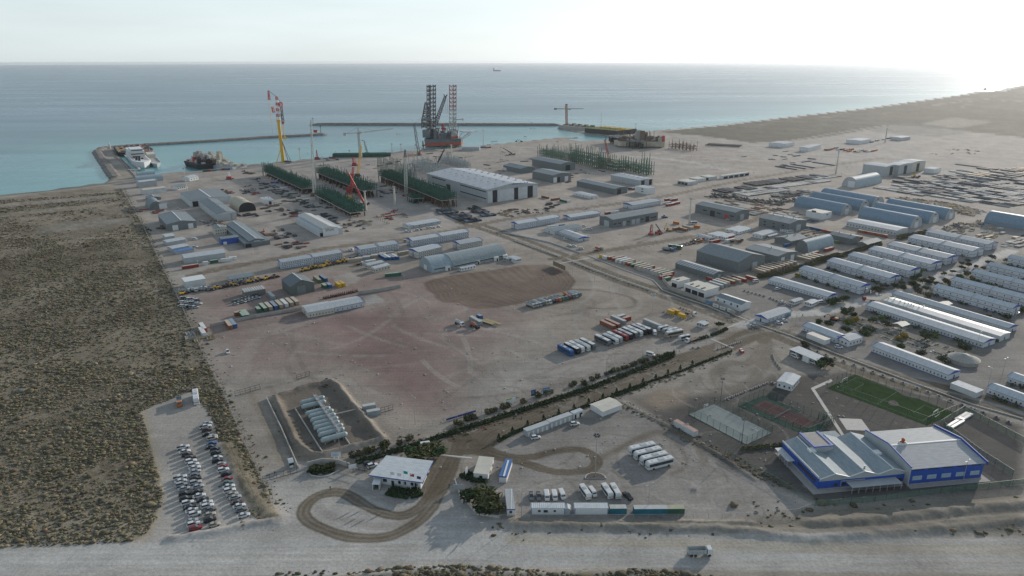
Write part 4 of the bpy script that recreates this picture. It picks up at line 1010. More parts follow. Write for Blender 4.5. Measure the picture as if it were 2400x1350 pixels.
for x0,x1,d_ in((740,1055,'white portable office with ribbed roof and three windows, left end of the front row'),(1146,1459,'white portable office with blue corner posts, second in the front row')):
 S=site('m',(x0,626),(x1,626),ly=3.0,th='C');lx=S[2]
 T=boxy('portable_office',d_,'cabin',S,2.75,m_white,m_white_r,win=[('f',lx*.24,.9,1.2,.8),('f',lx*.43,1.5,1.0,1.0),('f',lx*.7,.8,1.2,.8)]if x0<1000 else[])
 for u in(0.02,lx-0.2):part('corner_post',MB().box(u,-0.05,0,u+0.2,-0.002,2.75),m_blue,T)
 if x0<1000:
  for k in range(16):part('roof_rib',cmesh('roof_rib',lambda:MB().box(0,0,2.895,0.28,2.9,2.96),m_white),None,T,(0.3+k*lx/16.3,0.05,0))
S=site('m',(1055,622),(1106,622),ly=2.2,th=0);gable('store_shed','tiny grey shed between the two white front-row offices','shed',S,2.2,0.5,'y',m_lgrey,m_white_r)
container('m',(1476,626),'teal','E',6.06,'short sea-blue container right of the second white office',th=0.3)
container('m',(1702,630),'teal','E',12.19,'long dark teal container at the right of the front row',th=0.3,roofc='grey')
container('m',(2018,629),'green','E',6.06,'short dark green container at the right end of the front row',th=0.3,roofc='olive')
for B_,C_,A_,d_ in(((978,626),(1240,527),(935,592),'left long white cabin block with doors along the dirt road'),((1247,520),(1506,425),(1208,487),'right long white cabin block along the dirt road')):
 S=site('l',B_,C_,A_);T=boxy('cabin_block',d_,'building',S,2.9,m_lgrey,m_lgrey,doors=[('f',S[2]*(k+.35)/5,0.9,0.05,2.1,m_white)for k in range(5)])
 for k in range(5):part('air_conditioner',cmesh('air_conditioner',lambda:MB().box(0,0,0,0.8,0.35,0.6),m_white),None,T,(S[2]*(k+.6)/5,S[3]+0.05,1.9))
S=site('l',(1520,415),(1640,378),(1490,388));boxy('ticket_cabin','small white cabin with two dark doors at the end of the long cabin blocks','cabin',S,2.9,m_white,m_white_r,doors=[('f',1.2,0.9,0,2.1,m_dark),('f',4.0,0.9,0,2.1,m_dark)],win=[('f',S[2]-1,0.9,1.2,0.9)])
S=site('l',(1860,384),(2082,300),(1725,295));gable('warehouse','low white warehouse with cream roof beside the diagonal fence','warehouse',S,EH('l',(1860,384),326),0.6,'x',m_white,m_cream,doors=[('l',5,1.0,0,2.0)])
# --- blue sports hall
def gpx(z,x,y,h):return WZ(z,x,y,h)
h1=7.2;FL=gpx('o',1475,502,h1);FR=gpx('o',2047,452,h1);BL=gpx('o',1150,215,h1)
t1=math.atan2(FR[1]-FL[1],FR[0]-FL[0]);W1=math.hypot(FR[0]-FL[0],FR[1]-FL[1]);D1=-(BL[0]-FL[0])*math.sin(t1)+(BL[1]-FL[1])*math.cos(t1)
m_hall=mat('hall_blue',(0.018,0.075,0.36),0.5,0,0.05,0.4,0.03);m_hroof=mat_ribbed('hall_roof',(0.36,0.38,0.39),0.9,0);m_hroof2=mat_ribbed('hall_roof_low',(0.27,0.32,0.34),0.9,1)
win=[]
for k in range(5):win+=[('f',W1*(k+0.5)/5+j*0.80,0.72,2.0+i*0.95,0.88,mat('hall_window',(0.34,0.43,0.48),0.2,0,0.1,1,0))for j in(-2,-1,0,1,2)for i in(0,1)]+[('f',W1*(k+0.5)/5+j*0.62,0.5,h1-1.0,0.5,m_glass)for j in(-3,-2,-1,0,1,2,3)]
HT=gable('sports_hall','tall blue sports hall with wide pale gabled roof and five big windows','sports hall',(FL,t1,W1,D1),h1,2.0,'x',m_hall,m_hroof,cap=True,over=0.5,win=win,group=None)
part('parapet',MB().extr([(-1.0,h1-0.5),(D1+1.0,h1-0.5),(D1+1.0,h1+0.9),(D1/2,h1+3.1),(-1.0,h1+0.9)],'x',W1+0.52,W1+0.85),m_hall,HT)
part('parapet',MB().extr([(-0.5,0.02),(D1+0.5,0.02),(D1+0.5,h1+1.0),(D1/2,h1+3.1),(-0.5,h1+1.0)],'x',-0.9,-0.52),m_lgrey,HT)
part('parapet_cap',MB().beam((-0.7,-0.6,h1+1.05),(-0.7,D1/2,h1+3.18),0.5).beam((-0.7,D1/2,h1+3.18),(-0.7,D1+0.6,h1+1.05),0.5),m_blue,HT)
part('plinth',MB().box(-0.5,-0.12,0,W1+0.3,-0.005,0.5).box(W1+0.005,-0.12,0,W1+0.12,D1,0.5),m_conc,HT)
v=MB();v.cbox(6,D1*0.52,h1+1.9,2.2,2.2,0.9);part('roof_box',v,m_white,HT);v=MB();v.cyl(6,D1*0.52,h1+2.8,h1+3.3,1.1);v.ball((6,D1*0.52,h1+3.8),0.8);part('roof_fan',v,m_org,HT)
part('apron',MB().box(-1,-2.4,0.02,W1+2.5,-0.13,0.14).box(W1+0.13,-0.13,0.02,W1+2.5,D1,0.14),m_conc,HT)
h2=5.0;a_=gpx('o',742,583,h2);b_=gpx('o',1452,518,h2);c_=gpx('o',470,290,h2)
t2=math.atan2(b_[1]-a_[1],b_[0]-a_[0]);W2=math.hypot(b_[0]-a_[0],b_[1]-a_[1]);D2=-(c_[0]-a_[0])*math.sin(t2)+(c_[1]-a_[1])*math.cos(t2)
T=thing('hall_annex','low blue annex with three grey gabled roofs in a row, left of the sports hall','building',a_,t2)
pr=[(0,0),(W2-0.95,0),(W2-0.95,h2)];rise=1.9;W2e=W2-1.0
for k in(2,1,0):pr+=[(W2e*(k+0.5)/3,h2+rise),(W2e*k/3,h2)]
part('wall',MB().extr(pr,'y',0,D2),m_hall,T)
for k in range(3):
 x0,xm,x1=W2e*k/3,W2e*(k+.5)/3,W2e*(k+1)/3
 for(xa,za,xb,zb)in((x0,h2,xm,h2+rise),(xm,h2+rise,x1,h2)):
  part('roof',MB().extr([(xa,za+0.01),(xb,zb+0.01),(xb,zb+0.15),(xa,za+0.15)],'y',-0.4,D2+0.2),m_hroof2,T)
 part('ridge_cap',MB().extr([(xm-0.3,h2+rise+0.12),(xm+0.3,h2+rise+0.12),(xm,h2+rise+0.32)],'y',-0.45,D2+0.2),m_cap,T)
 part('eave_trim',MB().beam((x0,-0.45,h2+0.1),(xm,-0.45,h2+rise+0.1),0.28).beam((xm,-0.45,h2+rise+0.1),(x1,-0.45,h2+0.1),0.28),m_cap,T)
part('gable_cladding',MB().extr([(0.05,3.9),(W2e-0.05,3.9),(W2e-0.05,h2)]+[q for k in(2,1,0)for q in((W2e*(k+0.5)/3,h2+rise-0.05),(W2e*k/3+(0.05 if k==0 else 0),h2-0.05))],'y',-0.08,-0.004),m_lgrey,T)
part('side_parapet',MB().box(-0.35,0,h2+0.1,-0.02,D2,h2+0.9),m_white2,T)
part('plinth',MB().box(-0.12,-0.14,0,W2e,-0.004,0.7).box(-0.14,0,0,-0.004,D2,0.7),m_conc,T)
openings(T,row('l',14,2,D2*0.55,0.9,2.0,1.5)+[('f',W2e*.2,1.4,1.2,1.3),('f',W2e*.29,1.4,1.2,1.3),('f',W2e*.93,2.2,0,2.2)],W2,D2)
c2=MB().box(W2e*.31,-4.2,2.75,W2e*.88,-0.1,2.9);part('canopy',c2,m_lgrey,T)
for k in range(8):part('canopy_post',cmesh('canopy_post',lambda:MB().beam((0,0,0),(0,0,2.75),0.14),m_lgrey),None,T,(W2e*(.315+.562*k/7),-4.0,0))
part('canopy',MB().box(-3.6,D2*.6,2.75,-0.4,D2*.98,2.9),m_white2,T)
for k in range(6):part('canopy_post',cmesh('canopy_post',lambda:MB(),m_lgrey),None,T,(-3.4,D2*(.61+.073*k),0))
part('drain_pipe',MB().beam((W2e*.25,-0.3,1.2),(W2e*.25,-0.3,3.4),0.28,None,8).beam((W2e*.25,-0.3,3.4),(W2e*.52,-0.3,3.4),0.28,None,8),m_steel,T)
part('upper_block',MB().box(W2*.20,D2*.62,h2+0.3,W2*.42,D2+1.0,h2+3.0),m_lgrey,T);part('flat_roof',MB().box(W2*.22,D2*.64,h2+3.001,W2*.40,D2+0.6,h2+3.08),m_conc,T)
part('upper_block_rim',MB().box(W2*.195,D2*.615,h2+2.9,W2*.22,D2+1.05,h2+3.35).box(W2*.40,D2*.615,h2+2.9,W2*.425,D2+1.05,h2+3.35).box(W2*.22,D2*.615,h2+2.9,W2*.40,D2*.635,h2+3.35),m_blue,T)
part('back_wing',MB().box(W2*.52,D2+0.01,0,W2*.72,D2+5.5,h2-0.4),m_white2,T);part('back_wing_roof',MB().box(W2*.515,D2+0.3,h2-0.39,W2*.725,D2+5.7,h2-0.2),m_hroof2,T)
for u,v_ in((.165,.55),(.83,.35)):part('skylight_box',MB().box(W2*u-1.2,D2*v_,h2+rise-0.2,W2*u+1.2,D2*v_+2.6,h2+rise+0.7),m_white,T)
part('chimney',MB().cyl(W2*.52,1.6,h2,h2+3.0,0.3),m_steel,T)
part('apron',MB().box(-3.0,-2.2,0.02,W2e-2,-0.15,0.13).box(-3.0,-0.15,0.02,-0.15,D2,0.13),m_conc,T)
# --- two-storey and single-storey cabin barracks
def barrack(zone,B_,C_,A_,label,storeys=2,ridge='x',th=None,m_wall=None,roof=None,halves=1,nwin=18,group='two-storey site offices',blue=True,h=None,name='site_office_block',cat='building',lx=None,ly=None,rise=None,gpanel=True):
 S=site(zone,B_,C_,A_,lx=lx,ly=ly,th=th or('C' if ridge=='x' else 'A'))
 P,t,lx,ly=S;h=h or(5.6 if storeys==2 else 3.0);w=[];nz=[0.9+2.8*k for k in range(storeys)]
 f_long,L_=('f',lx)if ridge=='x' else('l',ly)
 for z in nz:w+=row(f_long,nwin,0.5,L_-0.5,0.55,z,0.85)
 f_end,E_=('l',ly)if ridge=='x' else('f',lx)
 w+=[(f_end,E_*.5,0.9,0.1+2.8*k,2.0)for k in range(storeys)]
 T=gable(name,label,cat,S,h,rise or 1.3,ridge,m_wall or m_white2,roof or(m_white_r if ridge=='y' else m_white_ry),over=0.3,win=w,trim=m_blue if blue else None,band=([0.15]+([2.75]if storeys==2 else[])+[h-0.2])if blue else None,gtrim=m_blue if gpanel and blue else None,group=group,split=[L_*(k+1)/halves for k in range(halves-1)])
 if storeys==2:
  s_=MB()
  for k in range(9):s_.box(-2.2-0.02,E_*.5-3.4+k*.35,0.3*k+0.2,-1.2,E_*.5-3.0+k*.35,0.3*k+0.28)if ridge=='x' else s_.box(E_*.5-3.4+k*.35,-2.2,0.3*k+0.2,E_*.5-3.0+k*.35,-1.2,0.3*k+0.28)
  if ridge=='x':s_.box(-2.2,E_*.5-0.4,2.7,-0.05,E_*.5+0.8,2.8)
  else:s_.box(E_*.5-0.4,-2.2,2.7,E_*.5+0.8,-0.05,2.8)
  part('outside_stairs',s_,m_steel,T)
 return T
barrack('a',(1397,357),(1768,297),(1343,325),'white two-storey office block nearest the left sheds, left half',nwin=14)
barrack('a',(1768,295),(2122,232),(1722,262),'white two-storey office block nearest the left sheds, right half',nwin=14)
barrack('b',(322,402),(775,326),(256,366),'white and blue two-storey office block between the parked white car and the white van',halves=2,nwin=14)
barrack('b',(935,296),(1597,183),(884,262),'longest white and blue two-storey office block, above the arched hall',halves=2,nwin=26)
barrack('b',(1000,434),(1285,368),(935,386),'cream two-storey office block at the left behind the arched hall',nwin=12,m_wall=m_cream)
barrack('b',(1490,338),(1757,290),(1424,300),'cream two-storey office block at the right behind the arched hall',nwin=12,m_wall=m_cream)
barrack('r',(1640,1192),(2228,1085),(1545,1165),'white and blue two-storey office block right of the road crossing',halves=2,nwin=22)
barrack('s',(820,1120),(1242,1055),(724,1090),'white and blue single-storey office with blue gable, right of the two-storey block',1,nwin=18,group=None)
barrack('s',(1690,968),(2088,900),(1572,935),'white office block with blue trim behind the long grey workshop',1,nwin=18,group=None,h=4.6)
barrack('c',(590,150),(925,95),(552,102),'back wing of the L-shaped white site office',1,nwin=12,group=None,blue=False,roof=m_grey_r)
barrack('c',(878,236),(992,212),(645,150),'front wing of the L-shaped white site office',1,'y',nwin=14,group=None)
barrack('a',(1712,926),(2022,868),(1640,845),'long pale single-storey office, cream left half, by the concrete wall',1,nwin=8,group=None,m_wall=m_cream,blue=False,h=3.6)
barrack('a',(2025,862),(2370,792),(1962,790),'long pale single-storey office, white right half with blue trim',1,nwin=6,group=None,h=3.4)
barrack('d',(1580,1292),(1872,1195),(1458,1240),'white camp entrance office with blue gable beside the crossing',1,nwin=6,group=None)
barrack('f',(820,362),(897,335),(343,222),'long single-storey white barrack with blue gable by the gravel car park',1,'y',nwin=20,group='camp barracks',name='barrack',cat='barrack')
for k,(B_,C_,A_)in enumerate([((745,1332),(832,1300),(140,1140)),((1040,1240),(1132,1205),(435,1055)),((1240,1165),(1327,1133),(638,995)),((1450,1096),(1543,1062),(865,930)),((1610,1036),(1705,1002),(1062,880)),((1870,962),(1950,928),(1277,805)),((2030,892),(2098,864),(1440,750))]):
 barrack('u',B_,C_,A_,f'white two-storey barrack, {ordn(k)} behind the dining hall, left of camp road',2,'y',halves=2,nwin=11,group='camp barracks',name='barrack',cat='barrack',th=29.0,roof=m_white_r,blue=True,gpanel=k<5,rise=1.6)
for k,(A_,B_)in enumerate([((1678,305),(2290,487)),((1838,243),(2450,425)),((2012,172),(2630,352)),((2155,110),(2760,288)),((2342,45),(2960,225))]):
 barrack('f',B_,None,A_,f'white two-storey camp barrack, {ordn(k)} back on the right of the camp road',2,'y',halves=2,nwin=11,group='camp barracks',name='barrack',cat='barrack',th=29.0,lx=9.5,rise=1.6)
for B_,C_,A_,d_,rf in(((2065,742),(2143,703),(1078,445),'long single-storey dining hall wing nearest the garden',m_lgrey),((2268,622),(2332,597),(1290,350),'long single-storey dining hall wing nearest the camp road',m_lgrey)):
 barrack('f',B_,C_,A_,d_,1,'y',nwin=36,group=None,roof=m_white_r,name='dining_hall',cat='building',h=3.4,th=29.0)
T=barrack('f',(2195,690),(2290,665),(1235,405),'middle dining hall wing with flat white roof and many vents',1,'y',nwin=30,group=None,blue=False,roof=m_white2,name='dining_hall',cat='building',h=3.6,th=29.0,rise=0.7)
for k in range(22):part('roof_vent',cmesh('kitchen_vent',lambda:MB().beam((0,0,0),(0,0,1.0),0.4).cbox(0,0,1.0,0.8,0.8,0.25),m_steel),None,T,(random.uniform(2,9),60+random.uniform(-10,45),3.9))
barrack('f',(890,705),None,(612,600),'white club building with awning near the camp garden',1,'y',nwin=10,group=None,roof=m_white_r,h=3.2,th=29.0,lx=9)
S=site('f',(985,730),(1083,692),(888,695),th=29.0);gable('kitchen_annex','white annex at the right end of the club building','building',S,3.6,0.8,'x',m_white,m_white_ry,trim=m_blue,win=row('f',4,.5,S[2],.8,1.1,1.0)+row('l',3,.5,S[3],.8,1.1,1.0))
barrack('f',(1785,1002),(1872,965),(1132,780),'long single-storey white barrack nearest the football pitch road',1,'y',nwin=22,group='camp barracks',h=3.3,th=29.0,name='barrack',cat='barrack')
barrack('f',(2395,1215),None,(2105,1098),'single-storey white barrack at the right edge behind the shrub bed',1,'y',nwin=8,group='camp barracks',h=3.0,th=29.0,lx=8.5,name='barrack',cat='barrack')
barrack('f',(2590,1130),None,(2275,1005),'single-storey pale barrack cut by the right edge of the picture',1,'y',nwin=8,group='camp barracks',h=3.0,th=29.0,lx=8.5,name='barrack',cat='barrack',gpanel=False)
S=site('f',(2005,1142),(2057,1115),(1803,1062),th=29.0);boxy('portable_office','pale grey portable cabin beside the long barrack end','cabin',S,2.8,m_white2,m_white_r)
S=site('f',(795,715),(835,700),(655,655),th=29.0);boxy('reefer_container','long white refrigerated container in front of the club building','container',S,2.8,m_white,m_cream)
# yurt-like round tent
P=WZ('f',1910,850);T=thing('round_tent','round canvas tent with low conical roof in the camp garden','tent',P)
part('tent_wall',MB().cyl(0,0,0,2.2,7.0,n=24),m_conc,T);part('tent_roof',MB().cyl(0,0,2.21,4.6,7.7,0.5,n=24),mat('tent_canvas',(0.33,0.32,0.28),.8),T);part('crown_ring',MB().cyl(0,0,4.55,5.0,0.8,0.2,n=10),m_white,T)
for k in range(24):
 a=2*math.pi*k/24;part('roof_seam',cmesh('roof_seam',lambda:MB().beam((7.2,0,2.42),(0.6,0,4.66),0.12),m_lgrey),None,T,(0,0,0),a)
for zp,d_ in(((1760,430),'small garden pavilion with pale pitched roof beside the far dining wing'),((1410,600),'open pavilion with pinkish roof at the dining hall entrance')):
 P=WZ('f',*zp);T=thing('pavilion',d_,'pavilion',P,R(29))
 for x in(0,7):
  for y in(0,5):part('post',cmesh('pav_post',lambda:MB().beam((0,0,0),(0,0,2.8),0.2),m_brown),None,T,(x,y,0))
 part('roof',MB().extr([(-0.6,2.8),(2.5,3.8),(5.6,2.8),(5.6,2.9),(2.5,3.95),(-0.6,2.9)],'x',-0.6,7.6),m_cream,T)
 part('floor',MB().box(-0.4,-0.4,0.02,7.4,5.4,0.2),m_conc,T)
 # --- workshops and sheds (zone, B, C, A, eave pixel, rise, ridge, wall, roof, label, extras)
def shed(zone,B_,C_,A_,eb,rise,ridge,wall,roof,label,name='workshop',cat='workshop',th=TH,dr=(),wn=(),**k):
 S=site(zone,B_,C_,A_,th=th,**{q:k.pop(q)for q in('lx','ly')if q in k})
 h=EH(zone,B_,eb);lx,ly=S[2],S[3]
 doors=[(f,u*(lx if f=='f' else ly),w,0,min(hh,h-0.4),m_)for f,u,w,hh,m_ in dr]
 wins=[(f,u*(lx if f=='f' else ly),w,min(z,h-1.5),hh)for f,u,w,z,hh in wn]
 return gable(name,label,cat,S,h,rise,ridge,wall,roof,doors=doors,win=wins,**k),S,h
shed('a',(270,296),(748,226),(222,252),228,1.6,'x',m_lgrey,m_white_r,'long pale warehouse with ribbed roof beside the left fence','warehouse','warehouse','C',dr=[('f',.3,.9,2,m_white)])
shed('a',(800,522),(1085,475),(755,478),475,1.0,'x',m_lgrey,m_grey_r,'low pale store behind the yellow machines','store','store','C',wn=[('f',.1,.9,1.5,1),('f',.3,.9,1.5,1),('f',.55,.9,1.5,1),('f',.72,.9,1.5,1)])
shed('a',(281,582),(515,541),(232,545),505,0.5,'x',m_white2,m_white,'small white flat shed with pale blue walls near the left fence','store','store','C',mono=True)
shed('a',(1512,668),(1792,618),(1362,590),560,3.4,'y',mat_ribbed('rusty_dark_cladding',(0.12,0.135,0.13),1.1,0),m_dgrey_ry,'tall dark grey gabled barn with white ridge in the pink yard','barn','barn',cap=True,dr=[('f',.5,8,9,m_dark)]*0+[('f',.45,6,6,m_grey)])
T,S,h=shed('a',(972,684),(1216,642),(930,648),628,0.3,'x',mat('weathered_wall',(0.17,0.16,0.15),0.8),m_conc,'small weathered shed with striped rusty roof in the pink yard','store','shed','C')
for k in range(9):part('roof_sheet',MB().box(S[2]*k/9+0.15,-0.3,h+0.4,S[2]*(k+.55)/9,S[3]+0.3,h+0.52),m_white2,T)
# left yard
shed('p',(680,972),(1072,905),(528,835),877,2.2,'y',m_grey,m_grey_ry,'dark grey workshop with white ridge and two white doors near the left fence',cap=True,dr=[('f',.27,5,5,m_white),('f',.8,4.5,5,m_white)])
shed('p',(1382,838),(1645,800),(1135,640),735,2.0,'y',m_white2,m_grey_ry,'pale workshop with dark fascia and roof vents in the left yard',vents=4,dr=[('f',.4,14,7,m_lgrey),('f',.85,5,7,m_lgrey)])
shed('p',(1005,632),None,(903,505),548,2.0,'y',m_white2,m_grey_ry,'blue-grey workshop with white ridge behind the vented workshop',cap=True,lx=44,dr=[('f',.12,6,6,m_dark)])
shed('p',(1830,1190),(2035,1150),(1552,930),1112,1.4,'y',m_grey,m_grey_ry,'long grey workshop with white ridge and dark fascia in the left yard',cap=True,dr=[('f',.5,5,5,m_white)])
S=site('p',(1770,1208),(2112,1150),(1500,985));boxy('side_bays','low grey side bays round the long workshop with white ridge','workshop',S,4.0,m_grey,m_grey_ry,doors=[('f',3,5,0,3.2,m_dark)])
shed('p',(1352,1035),(1520,1018),None,935,1.0,'y',m_cream,m_grey_ry,'beige two-storey office block behind the blue-front canteen','office_block','building',cap=True,ly=12,wn=[('f',u,.8,z,1)for u in(.1,.3,.5,.7,.9)for z in(1.2,4.0)])
shed('p',(1440,1165),(1662,1112),None,1085,0.8,'x',m_blue,m_grey_r,'grey-roofed building with blue shaded front in the left yard','canteen','building',ly=9,dr=[('f',.2,3,2.5,m_white)])
T=arch('arched_shed','small grey arched shed with white door near the left fence','shed',site('p',(425,676),(615,650),(370,610)),9.0,'y',m_grey_r,m_grey,doors=[('f',14,8,0,6)])
arch('canvas_shelter','tan canvas arched shelter open to the front','shelter',site('p',(1682,706),(1920,676),(1602,610)),10.0,'y',mat_ribbed('tan_canvas',(0.40,0.37,0.29),3,1),m_dark,power=0.7)  # dark end sheets stand in for the shade inside the open shelter
shed('p',(2050,602),(2165,585),(1988,560),540,0.5,'x',m_white,m_white_r,'small white hut with dark door beside the canvas shelter','hut','hut',dr=[('f',.6,3,3.5,m_dark)],vents=2)
arch('arched_shed','long low silver arched shed at the pier root','shed',site('w',(1608,945),(1918,915),ly=15,th='C'),8.5,'x',m_archw,m_lgrey)
arch('arched_shed','shorter silver arched shed behind the long one at the pier root','shed',site('w',(1620,886),(1822,868),ly=13,th='C'),7.5,'x',m_archw,m_lgrey)
shed('w',(1648,1000),(1845,975),None,935,0.8,'x',m_lgrey,m_white_r,'white roofed store in front of the silver arched sheds','store','store','C',ly=14)
shed('w',(1690,1085),(1952,1052),None,1030,0.8,'x',m_white2,m_cream,'pale long store below the white roofed one','store','store','C',ly=12)
shed('w',(2085,1030),(2200,1010),None,995,2,'x',m_white,m_grey_r,'small white office with row of dark windows at the left yard','office','office','C',ly=14,wn=[('f',u,1.2,1.5,1.5)for u in(.1,.3,.5,.7,.9)])
shed('w',(2225,925),(2330,905),None,885,2,'x',m_white,m_white_r,'small white gabled office near the quay corner','office','office','C',ly=14,wn=[('f',u,1.2,1.5,1.5)for u in(.2,.5,.8)])
for zb,zc,d_ in(((680,1178),(942,1132),'first'),((755,1268),(985,1222),'second'),((655,1100),(780,1082),'third')):
 shed('p',zb,zc,None,zb[1]-48,0.6,'x',m_lgrey,m_white_r,f'{d_} of the low grey stores between the dark workshop and the ribbed warehouse','store','store','C',ly=11)
shed('p',(800,1300),(1050,1258),None,1270,0.3,'x',m_lgrey,MATS['blue_roof'],'low shed with bright blue roof behind the ribbed warehouse','store','store','C',ly=8)
shed('p',(400,545),(590,530),None,510,1.4,'y',m_grey,m_grey_ry,'small dark gabled store above the grey arched shed','store','store',ly=16,cap=True)
S=site('q',(1012,1172),(1322,1112),(672,985));lowT=boxy('workshop_aisle','low white side aisles of the lettered workshop','workshop',S,EH('q',(1012,1172),1088),m_white2,m_white_r,doors=[('f',3.2,5.0,0,3.5,m_dark)])
T,S,h=shed('q',(1080,1166),(1256,1131),(728,960),1060,1.6,'y',m_white2,mat('workshop_pale_roof',(0.46,0.46,0.43),0.6),'white workshop with lettered sliding door in the middle yard',cap=False,dr=[('f',.5,15,8,m_white)])
text_part('ERSAI',m_dark,T,(S[2]*.45,-0.12,4.6),(math.pi/2,0,0),3.4)
shed('r',(1217,818),(1912,722),(425,560),628,4.2,'y',m_lgrey,mat_ribbed('big_pale_roof',(0.42,0.45,0.48),3,1),'huge pale fabrication hall with low gabled roof and tall dark door openings','fabrication_hall','hall',dr=[('f',.145,7,14,m_dark),('f',.56,6.5,14,m_dark),('f',.85,7.5,14,m_dark),('l',.62,10,9,m_dark)]+[('f',u,6.6,13.6,m_white2)for u in(.05,.23,.31,.40,.475,.65,.74,.955)],over=0.8)
_ft=[o for o in COL.objects if o.name.startswith('fabrication_hall')][0]
for z in(4.0,12.0):
 for u0,u1 in((.02,.44),(.70,.96)):
  LY=140
  part('window_strip',MB().box(-0.1,u0*LY,z,-0.01,u1*LY,z+1.2),m_glass,_ft)
for k in range(9):
 for j,u in enumerate((.22,.38,.62,.78)):part('roof_ventilator',cmesh('roof_ventilator',lambda:MB().extr([(-1.6,0),(1.6,0),(0.3,1.1),(-0.3,1.1)],'x',-0.9,0.9),m_lgrey),None,_ft,(u*72,8+k*15,18.2+(2.6 if j in(1,2)else 1.3)))
b=MB()
for k in range(14):b.box(34+k*1.7+(k%3)*.2,-0.16,17.6,35+k*1.7,-0.02,17.6+(1.0,1.8,1.2)[k%3])
part('lettering',b,m_blue,_ft,label='blue lettering on the hall gable')
# grey sheds at the middle right
shed('s',(570,594),(829,562),(258,533),487,2.2,'y',m_grey,m_grey_ry,'dark grey workshop with two white doors beyond the fabrication hall',dr=[('f',.14,6,7,m_white),('f',.32,5,7,m_dark),('f',.75,6,7,m_white)],cap=True)
shed('s',(682,428),(872,402),(262,350),330,2.2,'y',m_grey,m_grey_ry,'dark grey workshop with one dark door behind the first',dr=[('f',.5,9,8,m_dark)],cap=True)
shed('r',(1682,402),(1852,372),(1400,352),335,2.5,'y',m_grey,m_grey_ry,'blue-grey curved store behind the fabrication hall','store','store',cap=True,dr=[('l',.9,8,4,m_white)])
shed('s',(1442,758),(1617,732),(870,645),678,1.6,'y',m_grey,m_grey_ry,'long dark grey workshop with machinery along its shaded side',cap=True,dr=[('f',.35,6,6,m_dark)])
shed('s',(1790,640),(1967,612),(1322,568),558,1.2,'y',m_lgrey,m_white_r,'pale long workshop with dark window strip and two dark doors',dr=[('f',.25,6,7,m_dark),('f',.82,5,7,m_dark),('l',.5,0.5,1,m_dark)],vents=6)
S=site('s',(1895,757),(1977,732),(1770,715));boxy('office_block','white box building beside the pale long workshop','building',S,EH('s',(1895,757),672),m_white,m_white_r,win=[('l',8,3,5,1.5),('l',8,3,2,1.2)])
shed('s',(1100,818),(1187,795),(940,752),785,0.6,'y',m_white,m_white_r,'small long white cabin between the dark workshops','cabin','cabin',wn=[('l',u,.8,1,1)for u in(.2,.4,.6,.8)])
shed('s',(1412,1228),(2048,1112),(1225,1178),1110,1.7,'x',m_grey,m_grey_r,'long dark grey gabled workshop above the machinery yard',th='C',dr=[('f',.25,4,5,m_lgrey),('f',.45,5,5,m_lgrey),('f',.55,5,5,m_lgrey),('f',.76,5,5.5,m_dark),('l',.45,7,6,m_lgrey)],wn=[('f',u,4,3,1.3)for u in(.05,.15,.34,.64,.86,.93)])
shed('t',(972,1012),(1142,968),(428,885),890,1.8,'y',m_grey,m_grey_ry,'long dark grey workshop with a red door beside the white mast',cap=True,dr=[('l',.2,5,5,m_red),('l',.55,6,6,m_dark),('f',.5,6,6,m_lgrey)],wn=[('l',u,5,4,1.2)for u in(.08,.4,.75)])
shed('C',(1560,492),(1762,402),(1048,372),335,2.0,'y',m_grey,m_grey_ry,'grey two-storey workshop behind the white cabins',cap=True,vents=3,dr=[('f',.55,7,6,m_lgrey)],wn=[('l',u,2.5,z,1.5)for u in(.2,.5,.8)for z in(2,5)])
shed('d',(1240,708),(1578,632),(758,565),575,4.2,'y',m_grey,m_grey_ry,'biggest dark grey hangar with bowed roof beside the camp hedge','hangar','hangar',dr=[('f',.62,5.5,6,m_lgrey)])
shed('d',(1702,602),(1932,543),(1335,500),505,1.4,'y',m_grey,m_grey_ry,'dark grey workshop with two white doors right of the biggest hangar',vents=1,cap=0.3,dr=[('f',.28,4.5,5,m_white),('f',.78,4.5,5,m_white)])
T,S,h=shed('d',(948,782),(1083,752),(513,645),715,1.3,'y',m_grey,m_lgrey,'long dark shed with striped translucent roof before the biggest hangar','store','shed',dr=[('f',.6,3,3,m_lgrey)])
for k in range(13):
 for s_ in(0,):
  u=S[3]*(k+.3)/13;a_=S[2]/2
  part('roof_panel',MB().add([(-0.3,u,h+0.14),(a_-0.2,u,h+1.44),(a_-0.2,u+S[3]/13*.62,h+1.44),(-0.3,u+S[3]/13*.62,h+0.14),(-0.3,u,h+0.08),(a_-0.2,u,h+1.38),(a_-0.2,u+S[3]/13*.62,h+1.38),(-0.3,u+S[3]/13*.62,h+0.08)],[(3,2,1,0),(4,5,6,7),(0,1,5,4),(1,2,6,5),(2,3,7,6),(3,0,4,7)]),m_grey_r,T)
S=site('d',(855,992),(992,940),(635,902));h=EH('d',(855,992),912)
T=boxy('garage','white flat garage with three dark bays beside the wall bend','garage',S,h,m_white,m_cream,0.2,doors=[('l',S[3]*u,S[3]*.26,0,h*.6,m_dark)for u in(.16,.47,.79)])  # dark panels paint the shade inside the open bays
for k in range(3):part('roof_junk',MB().box(1+k*.5,S[3]*(.2+.28*k),h+.35,5,S[3]*(.24+.28*k),h+.8),m_brown,T)
S=site('d',(540,877),(655,832),(458,850));h=EH('d',(540,877),805);T=boxy('garage','smaller white flat garage left of the three-bay one','garage',S,h,m_white,m_cream,0.2,doors=[('l',S[3]*.5,S[3]*.7,0,h*.6,m_dark)]);part('roof_junk',MB().box(2,3,h+.35,5,3.6,h+.8),m_brown,T)
T,S,h=shed('d',(1267,1152),(1383,1108),(985,1048),1082,1.5,'y',m_white,m_white2,'white gabled office with four dark windows beside the boundary wall','office','office',wn=[('l',u,1.2,2.5,1.3)for u in(.1,.35,.62,.88)])
